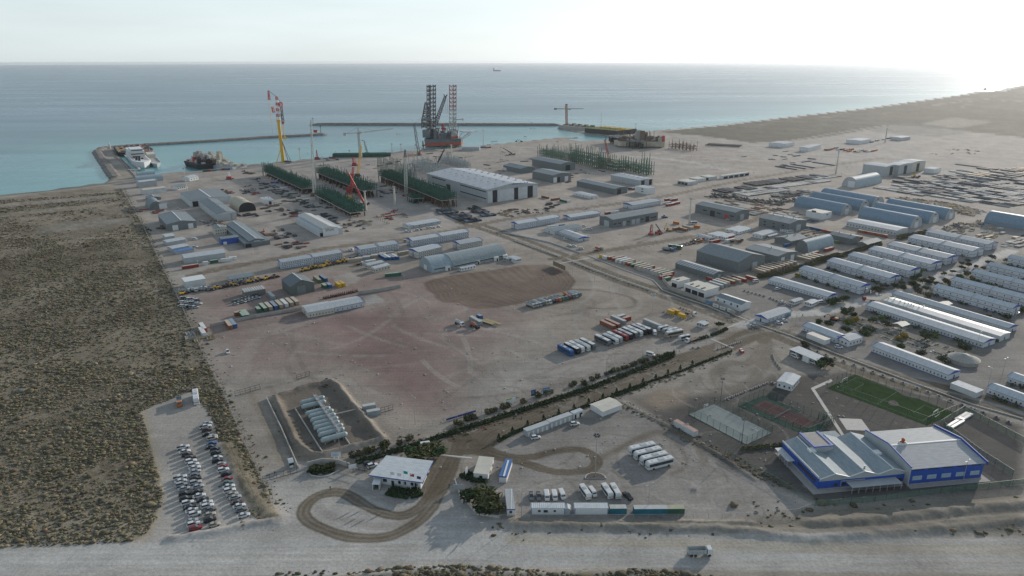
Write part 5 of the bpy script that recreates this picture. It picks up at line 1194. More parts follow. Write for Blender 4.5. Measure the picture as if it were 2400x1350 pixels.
part('dark_roof_slope',MB().add([(-0.35,-0.4,h-0.0+0.05),(S[2]/2-.05,-0.4,h+1.72),(S[2]/2-.05,S[3]+.4,h+1.72),(-0.35,S[3]+.4,h+0.05)],[(0,1,2,3)]),m_grey_r,T)
arch('arched_shed','silver arched shed beside the red containers','shed',site('C',(1895,862),(2352,742),(1698,800),th='C'),10.5,'x',m_archw,m_grey)
shed('C',(1592,728),(1885,665),(1368,645),642,2.0,'x',m_grey,m_grey_r,'grey gabled workshop between the white cabin and the silver arched shed',th='C',vents=2)
shed('D',(1000,1168),(1145,1122),(612,1080),1050,1.5,'y',m_grey,m_grey_ry,'dark grey workshop with lettering above the green skip',vents=2)
shed('D',(1290,1205),(1545,1130),(1128,1160),1150,1.5,'x',m_grey,m_grey_r,'low grey gabled store behind the hedge','store','store','C')
S=site('u',(372,580),(452,558),(205,548));boxy('office_block','white box building in front of the left blue arched shed','building',S,EH('u',(372,580),517),m_white,m_cream,win=[('l',S[3]*.55,5,6,2),('f',S[2]*.5,3,4,1)])
shed('u',(1115,738),(1198,702),(608,640),690,1.0,'y',m_white2,m_white_r,'very long white single-storey store below the blue arched sheds','store','store',wn=[('l',(k+.5)/16,1,1.2,1)for k in range(16)])
for k,(B_,C_,A_)in enumerate([((555,537),(657,513),(88,442)),((742,492),(832,472),(283,387)),((868,455),(972,430),(452,340)),((1253,672),(1352,642),(705,570)),((1440,622),(1527,598),(900,505)),((1605,582),(1692,560),(1070,455))]):
 arch('arched_warehouse',('left','middle','right')[k%3]+' blue-grey arched warehouse of the '+('farther' if k<3 else 'nearer')+' three','warehouse',site('u',B_,C_,A_,th=30.5),11.0 if k!=3 else 11.5,'y',m_arch,m_lgrey,group='blue arched warehouses',doors=[('f',10,6,0,6)],win=[('f',10,3,8,.8)])
arch('arched_warehouse','blue arched warehouse cut by the right edge of the picture','warehouse',site('u',(2430,690),None,(2068,595),lx=22,th=30.5),11.5,'y',m_arch,m_lgrey)
arch('arched_warehouse','silver arched warehouse alone beyond the blue ones','warehouse',site('u',(722,262),(968,210),(610,232),th='C'),13,'x',m_archw,m_lgrey,doors=[('l',8,9,0,8)])
for k,(B_,C_,A_,eb)in enumerate([((1215,846),(1292,828),(1034,818),768),((1325,838),(1388,812),(1230,825),755),((1425,818),(1498,790),(1330,800),735)]):
 shed('v',B_,C_,A_,eb,1.5,'y',m_lgrey if k<2 else m_cream,m_white_r,f'{("left", "middle", "right")[k]} of the three tall grey halls in the far yard','tall_hall','hall',dr=[('f',.5,8,12,m_dark)],group='tall halls in the far yard')
shed('v',(1630,825),(1672,812),(1560,812),790,1.0,'y',m_white,m_white_r,'small white store right of the tall halls','store','store')
for k,(B_,C_,A_)in enumerate([((318,508),(410,480),(170,478)),((445,465),(520,440),(350,440)),((612,438),(692,418),(520,412)),((805,418),(1118,355),(790,405))]):
 S=site('t',B_,C_,A_);h=EH('t',B_,B_[1]-45)
 T=boxy('open_bays',('first','second','third','longest')[k]+' white building with open dark bays along the far road','garage',S,h,m_white2,m_cream,doors=[('l',S[3]*u,S[3]*.25,0,h*.7,m_dark)for u in(.2,.5,.8)]if k<3 else[('f',S[2]*u,S[2]*.15,0,h*.7,m_dark)for u in(.1,.3,.5,.7,.9)])  # near-black panels put the inner shade of the open bays into colour
 # white prefabs between the yards
for zn,B_,C_,A_,eb,rd,w_,d_ in(('C',(690,520),(918,455),(470,460),492,'x',m_white,'white U-shaped cabin group behind the crane'),('C',(1090,600),(1352,520),(925,560),540,'x',m_white,'white gabled cabin with dark awning'),('C',(1215,600),(1392,555),(1185,590),555,'x',m_lgrey,'low pale cabin attached to the right of the awning cabin'),('C',(320,605),(500,560),(155,555),555,'x',m_white,'pale octagon-roofed cabin near the truck yard'),('C',(450,625),(625,570),(365,590),580,'x',m_white,'white cabin right of the octagon-roofed one'),('C',(170,640),(225,620),(-60,570),590,'y',m_white,'long white cabin beside the scrap trucks'),('C',(1550,500),(1622,478),(1408,460),460,'y',m_white,'two-storey white cabin in front of the grey workshop'),('f',(550,395),(620,372),(520,380),375,'x',m_white,'tiny white guard hut near the camp gate'),('f',(690,412),(742,388),(645,392),385,'x',m_white,'white hut with cream roof near the camp gate'),('k',(200,385),(240,375),(172,375),322,'x',m_white,'tiny white hut by the tank farm track'),('c',(2350,1250),(2400,1225),(2280,1215),1210,'x',m_white2,'small white hut right of the yellow tanks'),('b',(1505,582),(1675,548),(1490,565),548,'x',m_white,'long white cabin in front of the arched hall'),('b',(2140,482),(2210,465),(2080,440),445,'x',m_white,'white cabin at the right end of the arched hall'),('b',(500,598),(672,552),(470,572),550,'x',m_cream,'cream cabin with two windows near the green container'),('b',(425,555),(600,512),(400,530),512,'x',m_cream,'plain cream cabin behind the windowed one'),('b',(2060,472),(2115,455),(2020,450),440,'x',m_lgrey,'small grey cabin beside the white one at the hall end'),('v',(360,605),(440,590),(270,585),565,'x',m_white,'cluster of white cabins at the far left of the far yard'),('v',(560,640),(665,612),(515,625),600,'x',m_white,'row of white cabins with arched openings in the far yard'),('v',(1000,575),(1095,560),(910,560),545,'x',m_white,'white cabins with blue shade in the far compound'),('v',(1350,545),(1430,535),(1280,535),520,'x',m_white2,'low pale cabins at the right of the far compound'),('r',(130,1180),(560,1105),(120,1130),1140,'x',m_lgrey,'low grey office with cars parked before it'),('r',(20,1150),(130,1180),(10,1120),1110,'x',m_white,'small white cabin left of the low grey office'),('m',(2600,900),(2700,900),(2590,890),880,'x',m_white,''),('n',(1740,470),(1815,385),(1630,400),412,'x',m_white,'small white pump house beside the tennis court'),('y',(1010,965),(1220,965),(1000,950),925,'x',m_lgrey,'grey gabled store on the quay right of the drilling rig')):
 if not d_:continue
 S=site(zn,B_,C_,A_,th='C' if rd=='x' else 'A');S=(S[0],S[1],abs(S[2]),max(3.0,abs(S[3])))
 gable('cabin',d_,'cabin',S,min(7,EH(zn,B_,eb)),0.6,rd,w_,m_white_r,win=[('f',S[2]*(k+.5)/5,.8,1.1,1.0)for k in range(5)]+[('l',S[3]*(k+.5)/3,.8,1.1,1.0)for k in range(3)])
 # white bus-shelter garage with open bays
S=site('f',(733,890),(792,858),(486,800),th=29.0);h=EH('f',(733,890),845)
T=thing('garage','white flat-roofed open garage with parked vans inside','garage',S[0],S[1])
part('roof',MB().box(-.3,-.3,h,S[2]+.3,S[3]+.3,h+.25),m_white_r,T);part('wall',MB().box(S[2]-.2,0,0,S[2],S[3],h-.002).box(0,0,0,S[2]-.2,.2,h-.002).box(0,S[3]-.2,0,S[2]-.2,S[3],h-.002),m_white,T)
for u in(.28,.52,.76):part('partition',MB().box(0.02,S[3]*u,0,S[2]-.21,S[3]*u+.2,h-.003),m_white,T)
part('bay_door',MB().box(-.1,S[3]*.29,0.01,-.01,S[3]*.5,h-.1),m_white,T)
# arched hall beside the ploughed yard
S=site('b',(1160,600),(1410,555),(1000,530),th='C');arch('arched_hall','pale blue front half of the long arched hall','hall',(S[0],S[1],S[2],22.0),10.0,'x',m_archw,m_archw,doors=[('l',11,5,0,4)])
S2=site('b',(1412,560),(2035,425),th='C',ly=22.0);arch('arched_hall','grey rear part of the long arched hall with roof vents','hall',S2,10.3,'x',mat_ribbed('grey_fabric',(0.27,0.31,0.32),3.0,0,0.4),m_lgrey)
for(P_,t_,lx_,_),us in((S,(.15,.85)),(S2,(.02,.97))):
 T=thing('window_canopy',f'dark window strip canopy along the {"pale" if lx_ < 40 else "grey"} part of the arched hall','canopy',P_,t_);part('canopy',MB().box(lx_*us[0],-0.4,3.0,lx_*us[1],1.2,3.2),m_lgrey,T);part('window_strip',MB().box(lx_*us[0],-0.1,2.2,lx_*us[1],0.5,2.99),m_dark,T)
for u,d_ in((150,'left'),(1668,'second'),(1890,'third'),(1995,'right')):
 zb={150:(1320,575),1668:(1668,500),1890:(1890,462),1995:(1995,440)}[u]
 S=site('b',zb,None,None,lx=4,ly=5,th=15);boxy('entrance_porch',f'{d_} white entrance porch of the long arched hall','porch',S,3.2,m_white,m_white,doors=[('f',2.8,1.2,0,2.2,m_dark)])
 # --- tank farm
TK=[(525,565),(537,615),(585,695),(620,728),(642,775),(670,820),(682,865),(722,905),(735,950),(764,1010)]
ang=math.atan2(W(*px('j',700,560))[1]-W(*px('j',537,600))[1],W(*px('j',700,560))[0]-W(*px('j',537,600))[0])
def tank(r,l_):
 b=MB();b.beam((0.8,0,r+.7),(l_-.8,0,r+.7),2*r*math.cos(math.pi/16),None,16);b.beam((0,0,r+.7),(0.8,0,r+.7),r*1.1,2*r*math.cos(math.pi/16),16);b.beam((l_-.8,0,r+.7),(l_,0,r+.7),2*r*math.cos(math.pi/16),r*1.1,16)
 return b
m_tank=mat('tank_paint',(0.29,0.35,0.36),0.4,0,0.06,0.4,0.06)
for k,p in enumerate(TK):
 P=WZ('j',*p);T=thing('storage_tank',f'horizontal grey-white storage tank, {ordn(k)} from the back of the bunded row','storage tank',P,ang,'storage tanks in the bund')
 part('tank_shell',cmesh('tank_shell',lambda:tank(1.2,11.5),m_tank),None,T)
 for x in(1.6,5.6,9.6):part('saddle',cmesh('saddle',lambda:MB().box(-.2,-1.1,0,.2,1.1,1.0),m_conc),None,T,(x,0,0))
 part('manhole',cmesh('manhole',lambda:MB().cyl(0,0,3.5,3.8,.35,n=8),m_steel),None,T,(8.0,0,0))
pts=[WZ('j',*p)for p in((455,592),(650,482),(745,520),(1112,1032),(782,1112))]
wallrun('bund_wall','low concrete bund wall round the storage tanks','wall',[pts[2],pts[3],pts[4],pts[0]],0.9,0.35,m_conc2,5.0)
P=WZ('j',690,500);Q=WZ('j',985,930);L_=math.hypot(Q[0]-P[0],Q[1]-P[1]);a=math.atan2(Q[1]-P[1],Q[0]-P[0])
T=thing('catwalk','pale pipe catwalk running across the ends of the storage tanks','catwalk',P,a)
part('deck',MB().box(0,-.6,3.3,L_,.6,3.4),m_steel,T)
for s_ in(-.6,.6):part('handrail',MB().beam((0,s_,4.3),(L_,s_,4.3),.08).beam((0,s_,3.85),(L_,s_,3.85),.06),m_steel,T)
for k in range(12):part('support',cmesh('cw_support',lambda:MB().beam((0,-.6,0),(0,-.6,4.3),.12).beam((0,.6,0),(0,.6,4.3),.12),m_steel),None,T,(L_*k/11,0,0))
for k,y in enumerate((1.4,1.8,2.3)):part('pipe',MB().beam((0,y,.7+.1*k),(L_,y,.7+.1*k),.22,None,8),(m_yel,m_steel,m_steel)[k],T)
P=WZ('j',905,695);Q=WZ('j',1190,628);T=thing('pipe_rack','straight pipe run crossing the pit to the pump boxes','pipe rack',P,math.atan2(Q[1]-P[1],Q[0]-P[0]));L_=math.hypot(Q[0]-P[0],Q[1]-P[1])
part('pipe',MB().beam((0,0,1.6),(L_,0,1.6),.45,None,8),m_conc2,T)
for k in range(4):part('support',cmesh('pr_s',lambda:MB().beam((0,0,0),(0,0,1.5),.25),m_steel),None,T,(L_*(k+.5)/4,0,0))
container('j',(1255,625),'grey','E',6.06,'small grey pump container at the bund edge, back one',th=20);container('j',(1305,690),'grey','E',6.06,'small grey pump container at the bund edge, front one',th=20)
# --- sports ground
m_court=mat('pale_court',(0.24,0.27,0.265),0.9,0,0.05,0.3,0.04,spec=.05);m_tg=mat('court_green',(0.026,0.062,0.050),0.9,0,0.1,0.3,0.0,spec=.05);m_tr=mat('court_red',(0.075,0.040,0.043),0.9,0,0.12,0.3,0.0,spec=.05);m_turf=mat('turf',(0.016,0.045,0.013),0.95,0,0.25,0.25,0.0,bump=0.3,spec=.03);m_line=mat('line_white',(0.16,0.20,0.17),0.9,spec=.03)
m_fgreen=mat('fence_green',(0.05,0.13,0.09),0.5);n_green=netmat('green_net',(0.03,0.09,0.065),0.16);n_grey=netmat('wire_net',(0.12,0.12,0.12),0.06)
def court(name,label,poly,m_,z=0.05):
 P=poly[0];t=math.atan2(poly[3][1]-poly[0][1],poly[3][0]-poly[0][0]);T=thing(name,label,'sports court',P,t)
 L_=[rot2(p[0]-P[0],p[1]-P[1],-t)for p in poly];part('playing_surface',MB().prism(L_,0.0,z),m_,T);return T,L_
CW=[WZ('n',*p)for p in((775,685),(1015,588),(1557,858),(1318,970))];T,L_=court('basketball_court','pale grey basketball court with green fence',CW,m_court)
lx=L_[3][0];ly=L_[1][1]
def lines(T,segs,z,w=0.14):
 for(x0,y0,x1,y1)in segs:part('court_line',MB().box(min(x0,x1)-w/2,min(y0,y1)-w/2,z,max(x0,x1)+w/2,max(y0,y1)+w/2,z+0.012),m_line,T)
lines(T,[(2,2,lx-2,2),(2,ly-2,lx-2,ly-2),(2,2,2,ly-2),(lx-2,2,lx-2,ly-2),(lx/2,2,lx/2,ly-2),(2,ly/2-2.4,7.8,ly/2-2.4),(2,ly/2+2.4,7.8,ly/2+2.4),(7.8,ly/2-2.4,7.8,ly/2+2.4)],0.052)
for x,a in((1.4,0),(lx-1.4,math.pi)):
 H=thing('basketball_hoop',('left' if a==0 else 'right')+' basketball hoop on the pale court','basketball hoop',tuple(Vector(T.location)+Vector((*rot2(x,ly/2,T.rotation_euler[2]),0.05))),T.rotation_euler[2]+a)
 part('post',MB().beam((0,0,0),(0,0,3.2),.18).beam((0,0,3.1),(1.4,0,3.3),.12),m_white,H);part('backboard',MB().box(1.4,-.9,2.8,1.45,.9,3.9),m_white,H);part('hoop',MB().cyl(1.75,0,3.02,3.06,.25,n=10),m_org,H)
fence('sports_fence','tall green mesh fence round the pale basketball court',CW,4.0,3.6,m_fgreen,n_green,(4.0,0.1),closed=True,pw=0.12)
TN=[WZ('n',*p)for p in((1243,607),(1475,508),(2127,790),(1885,885))];T,L_=court('tennis_court','green tennis court with dark red playing area',TN,m_tg);lx=L_[3][0];ly=L_[1][1]
part('red_area',MB().box(lx/2-13,ly/2-5.7,0.052,lx/2+13,ly/2+5.7,0.064),m_tr,T)
lines(T,[(lx/2-12,ly/2-s_*v_,lx/2+12,ly/2-s_*v_)for s_ in(1,-1)for v_ in(5.5,4.1)]+[(lx/2+u,ly/2-5.5,lx/2+u,ly/2+5.5)for u in(-12,12)]+[(lx/2+u,ly/2-4.1,lx/2+u,ly/2+4.1)for u in(-6.4,6.4)]+[(lx/2-6.4,ly/2,lx/2+6.4,ly/2)],0.066,0.12)
H=thing('tennis_net','white tennis net across the red court','net',tuple(Vector(T.location)+Vector((*rot2(lx/2,ly/2-6.4,T.rotation_euler[2]),0.05))),T.rotation_euler[2]);part('net',MB().box(-.02,0,.1,.02,12.8,1.0),netmat('net_white',(0.4,0.4,0.4),0.5),H);part('post',MB().beam((0,0,0),(0,0,1.1),.1).beam((0,12.8,0),(0,12.8,1.1),.1),m_white,H)
fence('sports_fence','tall green mesh fence round the tennis court',TN,4.0,3.6,m_fgreen,n_green,(4.0,0.1),closed=True,pw=0.12)
FB=[WZ('f',*p)for p in((815,1062),(1040,950),(1845,1262),(1618,1362))];T,L_=court('football_pitch','green artificial turf football pitch',FB,m_turf,0.06);lx=L_[3][0];ly=L_[1][1]
lines(T,[(3,3,lx-3,3),(3,ly-2,lx-3,ly-2),(3,3,3,ly-3),(lx-3,3,lx-3,ly-3),(lx/2,3,lx/2,ly-3),(3,ly/2-6,9,ly/2-6),(3,ly/2+6,9,ly/2+6),(9,ly/2-6,9,ly/2+6),(lx-9,ly/2-6,lx-3,ly/2-6),(lx-9,ly/2+6,lx-3,ly/2+6),(lx-9,ly/2-6,lx-9,ly/2+6)],0.062)
for x,a in((2.0,0),(lx-2,math.pi)):
 H=thing('football_goal',('left' if a==0 else 'right')+' white goal on the green pitch','goal',tuple(Vector(T.location)+Vector((*rot2(x,ly/2,T.rotation_euler[2]),0.06))),T.rotation_euler[2]+a)
 part('frame',MB().beam((0,-2.5,0),(0,-2.5,2.2),.12).beam((0,2.5,0),(0,2.5,2.2),.12).beam((0,-2.5,2.2),(0,2.5,2.2),.12).beam((0,-2.5,2.2),(-1,-2.5,0),.08).beam((0,2.5,2.2),(-1,2.5,0),.08).beam((-1,-2.5,.05),(-1,2.5,.05),.08),m_white,H)
fence('sports_fence','tall mesh fence round the green football pitch',FB,4.5,4.2,m_fgreen,netmat('pitch_net',(0.03,0.07,0.04),0.05),(4.5,),closed=True,pw=0.12)
P0=[WZ('o',*p)for p in((960,195),(1145,202),(1075,110),(898,103))];T,L_=court('exercise_pad','pale concrete pad with outdoor exercise bars',P0,m_conc2,0.08)
rg=random.Random(3)
for k in range(9):
 x,y=rg.uniform(3,14),rg.uniform(2.5,9);w_=rg.uniform(1.5,2.6)
 part('exercise_bar',MB().beam((0,0,0),(0,0,2.3),.12).beam((w_,0,0),(w_,0,2.3),.12).beam((0,0,2.25),(w_,0,2.25),.1).beam((0,1.6,0),(0,1.6,2.3),.12).beam((0,0,2.25),(0,1.6,2.25),.1),m_green,T,(x,y,.08),rg.choice((0,.3,1.57)))
pv=[WZ('n',*p)for p in((1920,440),(2110,355),(2130,375),(1958,450),(2262,920),(2230,920))]
T=part('path',MB().prism([pv[0],pv[5],pv[4],pv[3],pv[2],pv[1]][::-1],0.0,0.10),m_conc2);tag(T,kind='structure')
for k in range(4):
 P=WZ('o',(1775,1840,1800,1870)[k],(175,120,182,128)[k]+4);container(None,None,'white','E',11,f'{ordn(k)} of four flat white slabs stacked on the dark gravel behind the hall','white slabs on the gravel',0,48,None,P)if False else tag(part('concrete_slab',MB().box(0,0,0,11,1.6,.7),m_white,None,(P[0],P[1],0),R(34)),f'white concrete slab, {ordn(k)} of four on the dark gravel behind the hall','slab','white slabs on the gravel')
 # ================================================================== walls, fences, barriers
PERIM=G([(286,444),(328,516),(374,612),(420,706),(474,828),(502,880),(530,935),(567,1030),(613,1125),(640,1187)])
fence('perimeter_fence','long wire perimeter fence between the scrubland and the yards',PERIM,2.4,5.0,m_steel,n_grey,(2.3,),pw=0.13)
wallrun('boundary_wall','thin concrete wall along the tank farm track','wall',WP('h',[(1950,330),(2160,760),(2400,1310)]),1.3,0.3,m_conc2,4.0)
wallrun('boundary_wall','grey concrete panel wall following the diagonal road past the white garages','wall',WP('c',[(1560,560),(1830,645),(1960,800),(2200,885),(2400,960)])+WP('d',[(1000,1070),(1210,1195)]),2.6,0.3,m_conc,3.0)
wallrun('kerb_wall','low kerb wall beside the service strip along the diagonal road','wall',WP('c',[(1000,400),(1400,560),(1760,690),(1860,800),(2100,890),(2400,990)])+WP('d',[(1150,1200)]),0.5,0.5,m_conc2,4.0)
wallrun('kerb_wall','low kerb and pipe wall on the far side of the road before the crossing','wall',WP('c',[(0,130),(300,190),(560,250),(900,370)]),0.9,0.5,m_lgrey,4.0)
wallrun('boundary_wall','grey concrete wall behind the long pale office','wall',WP('b',[(795,770),(560,815),(300,850)]),2.4,0.3,m_conc,3.0)
wallrun('boundary_wall','greenish concrete wall in front of the container row in the pink yard','wall',WP('a',[(1640,830),(1400,870),(1040,930),(860,975),(560,1030)]),2.0,0.3,m_conc,3.0)
wallrun('garden_wall','low curved white wall round the gate trees','wall',WP('l',[(130,1135),(220,1400)])+WP('m',[(105,470),(230,625),(440,655),(435,560)]),1.0,0.3,m_conc2,3.0)
wallrun('garden_wall','curved low kerb round the shrub bed beside the gate','wall',WP('k',[(415,440),(450,475),(560,495),(660,475),(770,415)]),0.4,0.3,m_conc2,3.0)
wallrun('entrance_wall','angled white entrance wall behind the shrub bed','wall',WP('k',[(400,365),(580,320),(770,335),(900,375)]),2.0,0.3,m_conc2,3.0)
fence('yard_fence','wire fence crossing the big empty yard',G([(1030,945),(1130,878),(1230,848),(1312,822),(1395,795)]),2.4,7.0,m_steel,n_grey,pw=0.12)
fence('yard_fence','wire fence behind the hedge along the dirt road',G([(905,1034),(1040,990),(1200,942),(1290,912),(1420,868),(1540,825)]),2.4,6.0,m_steel,n_grey,pw=0.12)
fence('yard_fence','wire fence round the back of the bunded tank farm',WP('j',[(60,350),(480,240),(1000,120),(1150,270),(1310,430)]),2.2,6.0,m_steel,n_grey,pw=0.12)
fence('field_fence','wire fence on the bank below the front row of cabins',WP('m',[(450,668),(1000,666),(1700,664),(2400,662)])+WP('o',[(300,880),(560,855),(700,805)]),2.0,5.0,m_steel,n_grey,(1.9,),pw=0.1)
m_gf=netmat('green_sheet',(0.10,0.17,0.13),0.55)
fence('field_fence','green sheeted fence in front of the sports hall',WP('o',[(705,800),(1180,762),(1700,695),(2362,622)]),2.4,5.0,m_fgreen,m_gf,(2.4,),pw=0.12)
fence('field_fence','green diagonal fence between the bus lot and the sports hall',WP('o',[(705,798),(400,610),(0,385)]),2.4,4.5,m_fgreen,n_green,(2.4,),pw=0.1)
fence('field_fence','wire fence on the slanting bank beside the bus lot',WP('n',[(80,545),(350,680),(620,815),(1040,1040)]),2.0,4.5,m_steel,n_grey,pw=0.1)
fence('field_fence','tall green mesh fence round the dark gravel yard behind the hall',WP('o',[(1730,180),(2000,385),(2270,560)]),2.8,4.5,m_fgreen,m_gf,(2.8,),pw=0.12)
fence('field_fence','tall green mesh fence beside the road behind the hall',WP('o',[(1700,160),(1885,45),(2362,300)]),2.8,4.5,m_fgreen,m_gf,(2.8,),pw=0.12)
fence('field_fence','wire fence beside the camp road service strip',WP('f',[(370,570),(620,690),(950,800),(1400,985),(2000,1210),(2390,1330)]),2.0,6.0,m_steel,n_grey,pw=0.1)
wallrun('kerb_wall','low concrete kerb in front of the long barracks beside the road','wall',WP('f',[(200,530),(520,640),(900,790),(1400,980),(2000,1200),(2390,1310)]),0.5,0.5,m_conc2,4.0)
for zz,pts,d_ in(('j',[(480,248),(630,205)],'back of the tank farm'),('j',[(1465,640),(1605,600)],'pump boxes'),('h',[(1510,290),(1860,190)],'fence track'),('i',[(1900,300),(2380,165)],'parking lot bank'),('k',[(870,375),(1140,440)],'gatehouse')):
 p=WP(zz,pts);T=thing('gate',f'tall steel bar gate by the {d_}','gate',p[0],math.atan2(p[1][1]-p[0][1],p[1][0]-p[0][0]));L_=math.hypot(p[1][0]-p[0][0],p[1][1]-p[0][1])
 part('frame',MB().beam((0,0,.2),(L_,0,.2),.12).beam((0,0,2.6),(L_,0,2.6),.12).beam((0,0,1.4),(L_,0,1.4),.1),m_black,T)
 n=max(3,int(L_/2.2))
 for k in range(n+1):part('bar',cmesh('gbar',lambda:MB().beam((0,0,0),(0,0,2.7),.12),m_black),None,T,(L_*k/n,0,0))
def barriers(zone,pts,label,step=3.2,L_=2.2,colr='rw',w=0.6,h=0.85):
 P=WP(zone,pts);i=0
 for(x0,y0),(x1,y1)in zip(P[:-1],P[1:]):
  D=math.hypot(x1-x0,y1-y0);n=int(D/step);a=math.atan2(y1-y0,x1-x0)
  for k in range(n):
   u=step*(k+.5);T=thing('road_barrier',label,'barrier',(x0+u*math.cos(a),y0+u*math.sin(a)),a+random.gauss(0,.06),label.replace('concrete barrier','concrete barriers'))
   part('block',cmesh(('block',L_),lambda:MB().extr([(-w/2,0),(w/2,0),(w/2*.5,h),(-w/2*.5,h)],'x',-L_/2,L_/2),m_conc2),None,T)
   if colr=='rw':part('red_patch',cmesh(('rp',L_),lambda:MB().extr([(-w/2-.02,0),(w/2+.02,0),(w/2*.5+.02,h+.02),(-w/2*.5-.02,h+.02)],'x',-L_*.22,L_*.12),mat('barrier_dark',(0.10,0.03,0.035),0.7)),None,T)
   i+=1
barriers('c',[(130,222),(400,320),(670,415)],'concrete barrier in the divider of the diagonal road before the crossing',4.2,3.0,'',.8)
barriers('c',[(800,465),(1100,580),(1400,690),(1730,805)],'concrete barrier in the divider of the diagonal road past the crossing',4.6,3.4,'',.9)
barriers('n',[(1030,85),(1290,0)],'red and white concrete barrier at the checkpoint entrance')
barriers('f',[(40,715),(160,680)],'red and white concrete barrier in the checkpoint lane')
barriers('n',[(1110,552),(1330,465),(1540,385),(1620,415)],'red and white concrete barrier along the dark gravel by the courts')
barriers('f',[(378,790),(400,850),(450,912)],'red and white concrete barrier beside the open garage')
barriers('f',[(640,735),(1000,865),(1500,1050),(2110,1275)],'striped concrete barrier along the road between barracks and pitch',5.2,2.6)
barriers('f',[(140,278),(350,335),(560,420)],'striped concrete barrier in the gravel car park of the camp',3.0,2.0)
barriers('d',[(560,1105),(800,1200)],'striped concrete barrier behind the yellow tanks',2.6,1.6)
barriers('d',[(370,1150),(480,1200),(640,1250),(740,1215)],'striped concrete barrier in front of the yellow tanks',2.6,1.6)
barriers('e',[(1835,725),(1975,715)],'striped concrete barrier near the parked lorry')
barriers('o',[(1900,12),(2100,80),(2362,180)],'striped concrete barrier beside the road at the right edge',5.0,2.4)
for zz,a_,b_,d_ in(('e',(2055,620),(2300,720),'pale speed hump across the dirt road by the checkpoint'),('e',(2230,500),(2400,440),'pale speed hump at the road mouth'),('c',(590,500),(1020,420),'pale speed hump across the diagonal road at the crossing'),('d',(1210,1190),(1420,1275),'pale speed hump at the camp entrance'),('k',(1880,225),(2330,270),'pale speed hump near the gatehouse')):
 P,Q=WZ(zz,*a_),WZ(zz,*b_);tag(part('speed_hump',MB().extr([(-.7,0.0),(.7,0.0),(.35,.12),(-.35,.12)],'x',0,math.hypot(Q[0]-P[0],Q[1]-P[1])),m_conc2,None,(P[0],P[1],0.01),math.atan2(Q[1]-P[1],Q[0]-P[0])),d_,'speed hump')
 # ================================================================== containers
GN='containers along the diagonal road'
P0=WZ('c',1290,470);
seqc=['red','red','white','white','tan','red','green','tan','tan','rust','blue','tan','tan','green','red','red']
for k,c in enumerate(seqc):
 q=WZ('c',1240+k*45,450+k*14.5);container(None,None,c,'E',12.19 if k%5 else 6.06,f'{c} container, {ordn(k)} from the crossing in the row behind the panel wall',GN,0,None,'tan' if c not in('green','blue','white')else c,q)
for p,c,ax,L_,d_ in(((1845,680),'red','E',12.19,'bright red container at the bend of the panel wall'),((1900,700),'green','E',6.06,'bright green container at the bend of the panel wall'),((1150,430),'yellow','N',3,'small yellow skip at the crossing'),((1200,445),'white','N',6.06,'white short container at the crossing')):
 container('c',p,c,ax,L_,d_)
for k,c in enumerate(['tan','tan','rust','tan','tan','rust','tan','tan','tan']):
 q=WZ('d',1560+k*45,720-k*14);container(None,None,c,'N',12.19,f'{ordn(k)} dusty container from the left in the row along the camp hedge','dusty containers along the camp hedge',0,None,'tan',q)
for k in range(4):container(None,None,'tan','N',12.19,f'{ordn(k)} flat dusty container of the group right of the hedge row',None,0,None,'tan',WZ('d',2090+k*50,575-k*14))
for k,c in enumerate(['white','white','white']):container(None,None,'grey','N',12.19,f'{ordn(k)} pale container from the left beside the garages',None,0,None,'grey',WZ('d',1010+k*45,905-k*20))
for k,c in enumerate(['tan','rust','tan','red']):container(None,None,c,'N',12.19,f'{ordn(k)} of four rust-sided containers before the camp car park',None,0,None,'tan',WZ('d',1130+k*65,850-k*13))
container('d',(1450,800),'red','N',9,'dark red container at the corner of the camp hedge',roofc='tan')
container('C',(1950,905),'rust','E',12.19,'orange-brown container left of two along the silver arched shed');container('C',(2215,830),'red','E',12.19,'dark red container right of two along the silver arched shed');container('C',(1885,935),'white','E',6.06,'white short container at the mouth of the silver arched shed')
container('C',(205,690),'red','E',12.19,'red container near the scrap trucks');container('C',(475,672),'white','E',12.19,'white container under the crane jib');container('C',(505,610),'red','E',8,'dull red container behind the white one')
container('d',(945,805),'red','N',6.06,'red container beside the striped-roof shed');container('C',(1505,750),'blue','E',10,'blue-sided container between the dark workshops');container('D',(790,1145),'olive','N',8,'olive green skip before the lettered workshop');container('D',(1190,1060),'rust','N',12.19,'rust container beside the lettered workshop')
for k,c in enumerate(['grey','blue','blue','red']):container(None,None,c,'N',12.19,f'{c} container, {ordn(k)} in the line below the box building',None,0,None,None,WZ('D',380+k*95,900+k*22))
for k,c in enumerate(['tan','red','tan','tan','red','tan','tan','red']):container(None,None,'rust' if c=='tan' else 'red','N',6.06,f'{ordn(k)} short rust container from the left below the long white store','short containers below the long white store',0,None,'tan',WZ('D',1230+k*58,955+k*11))
# bus park containers
for k,c in enumerate(['rust','rust']):container(None,None,c,'N',12.19,f'{("left", "right")[k]} of two rust containers behind the coaches',None,0,None,'red',WZ('e',1000+k*52,525-k*18))
container('e',(1115,470),'grey','N',12.19,'blue-grey container behind the coaches',roofc='grey');container('e',(1120,440),'red','E',6.06,'dark red container end-on behind the coaches');container('e',(1060,420),'grey','E',6.06,'grey container top of the group behind the coaches')
container('e',(1500,520),'grey','N',14,'long grey-green cabin right of the coach row')
# yellow tanks
for k,(x,y)in enumerate(((480,1195),(540,1190),(610,1240))):
 T=container('d',(x,y),'yellow','N',5+k%2,f'{("back", "middle", "front")[k]} of three yellow skips inside the striped barriers')
T=vehicle('flat','white',WZ('d',690,1190),-50,'white lorry with flat bed beside the yellow skips')
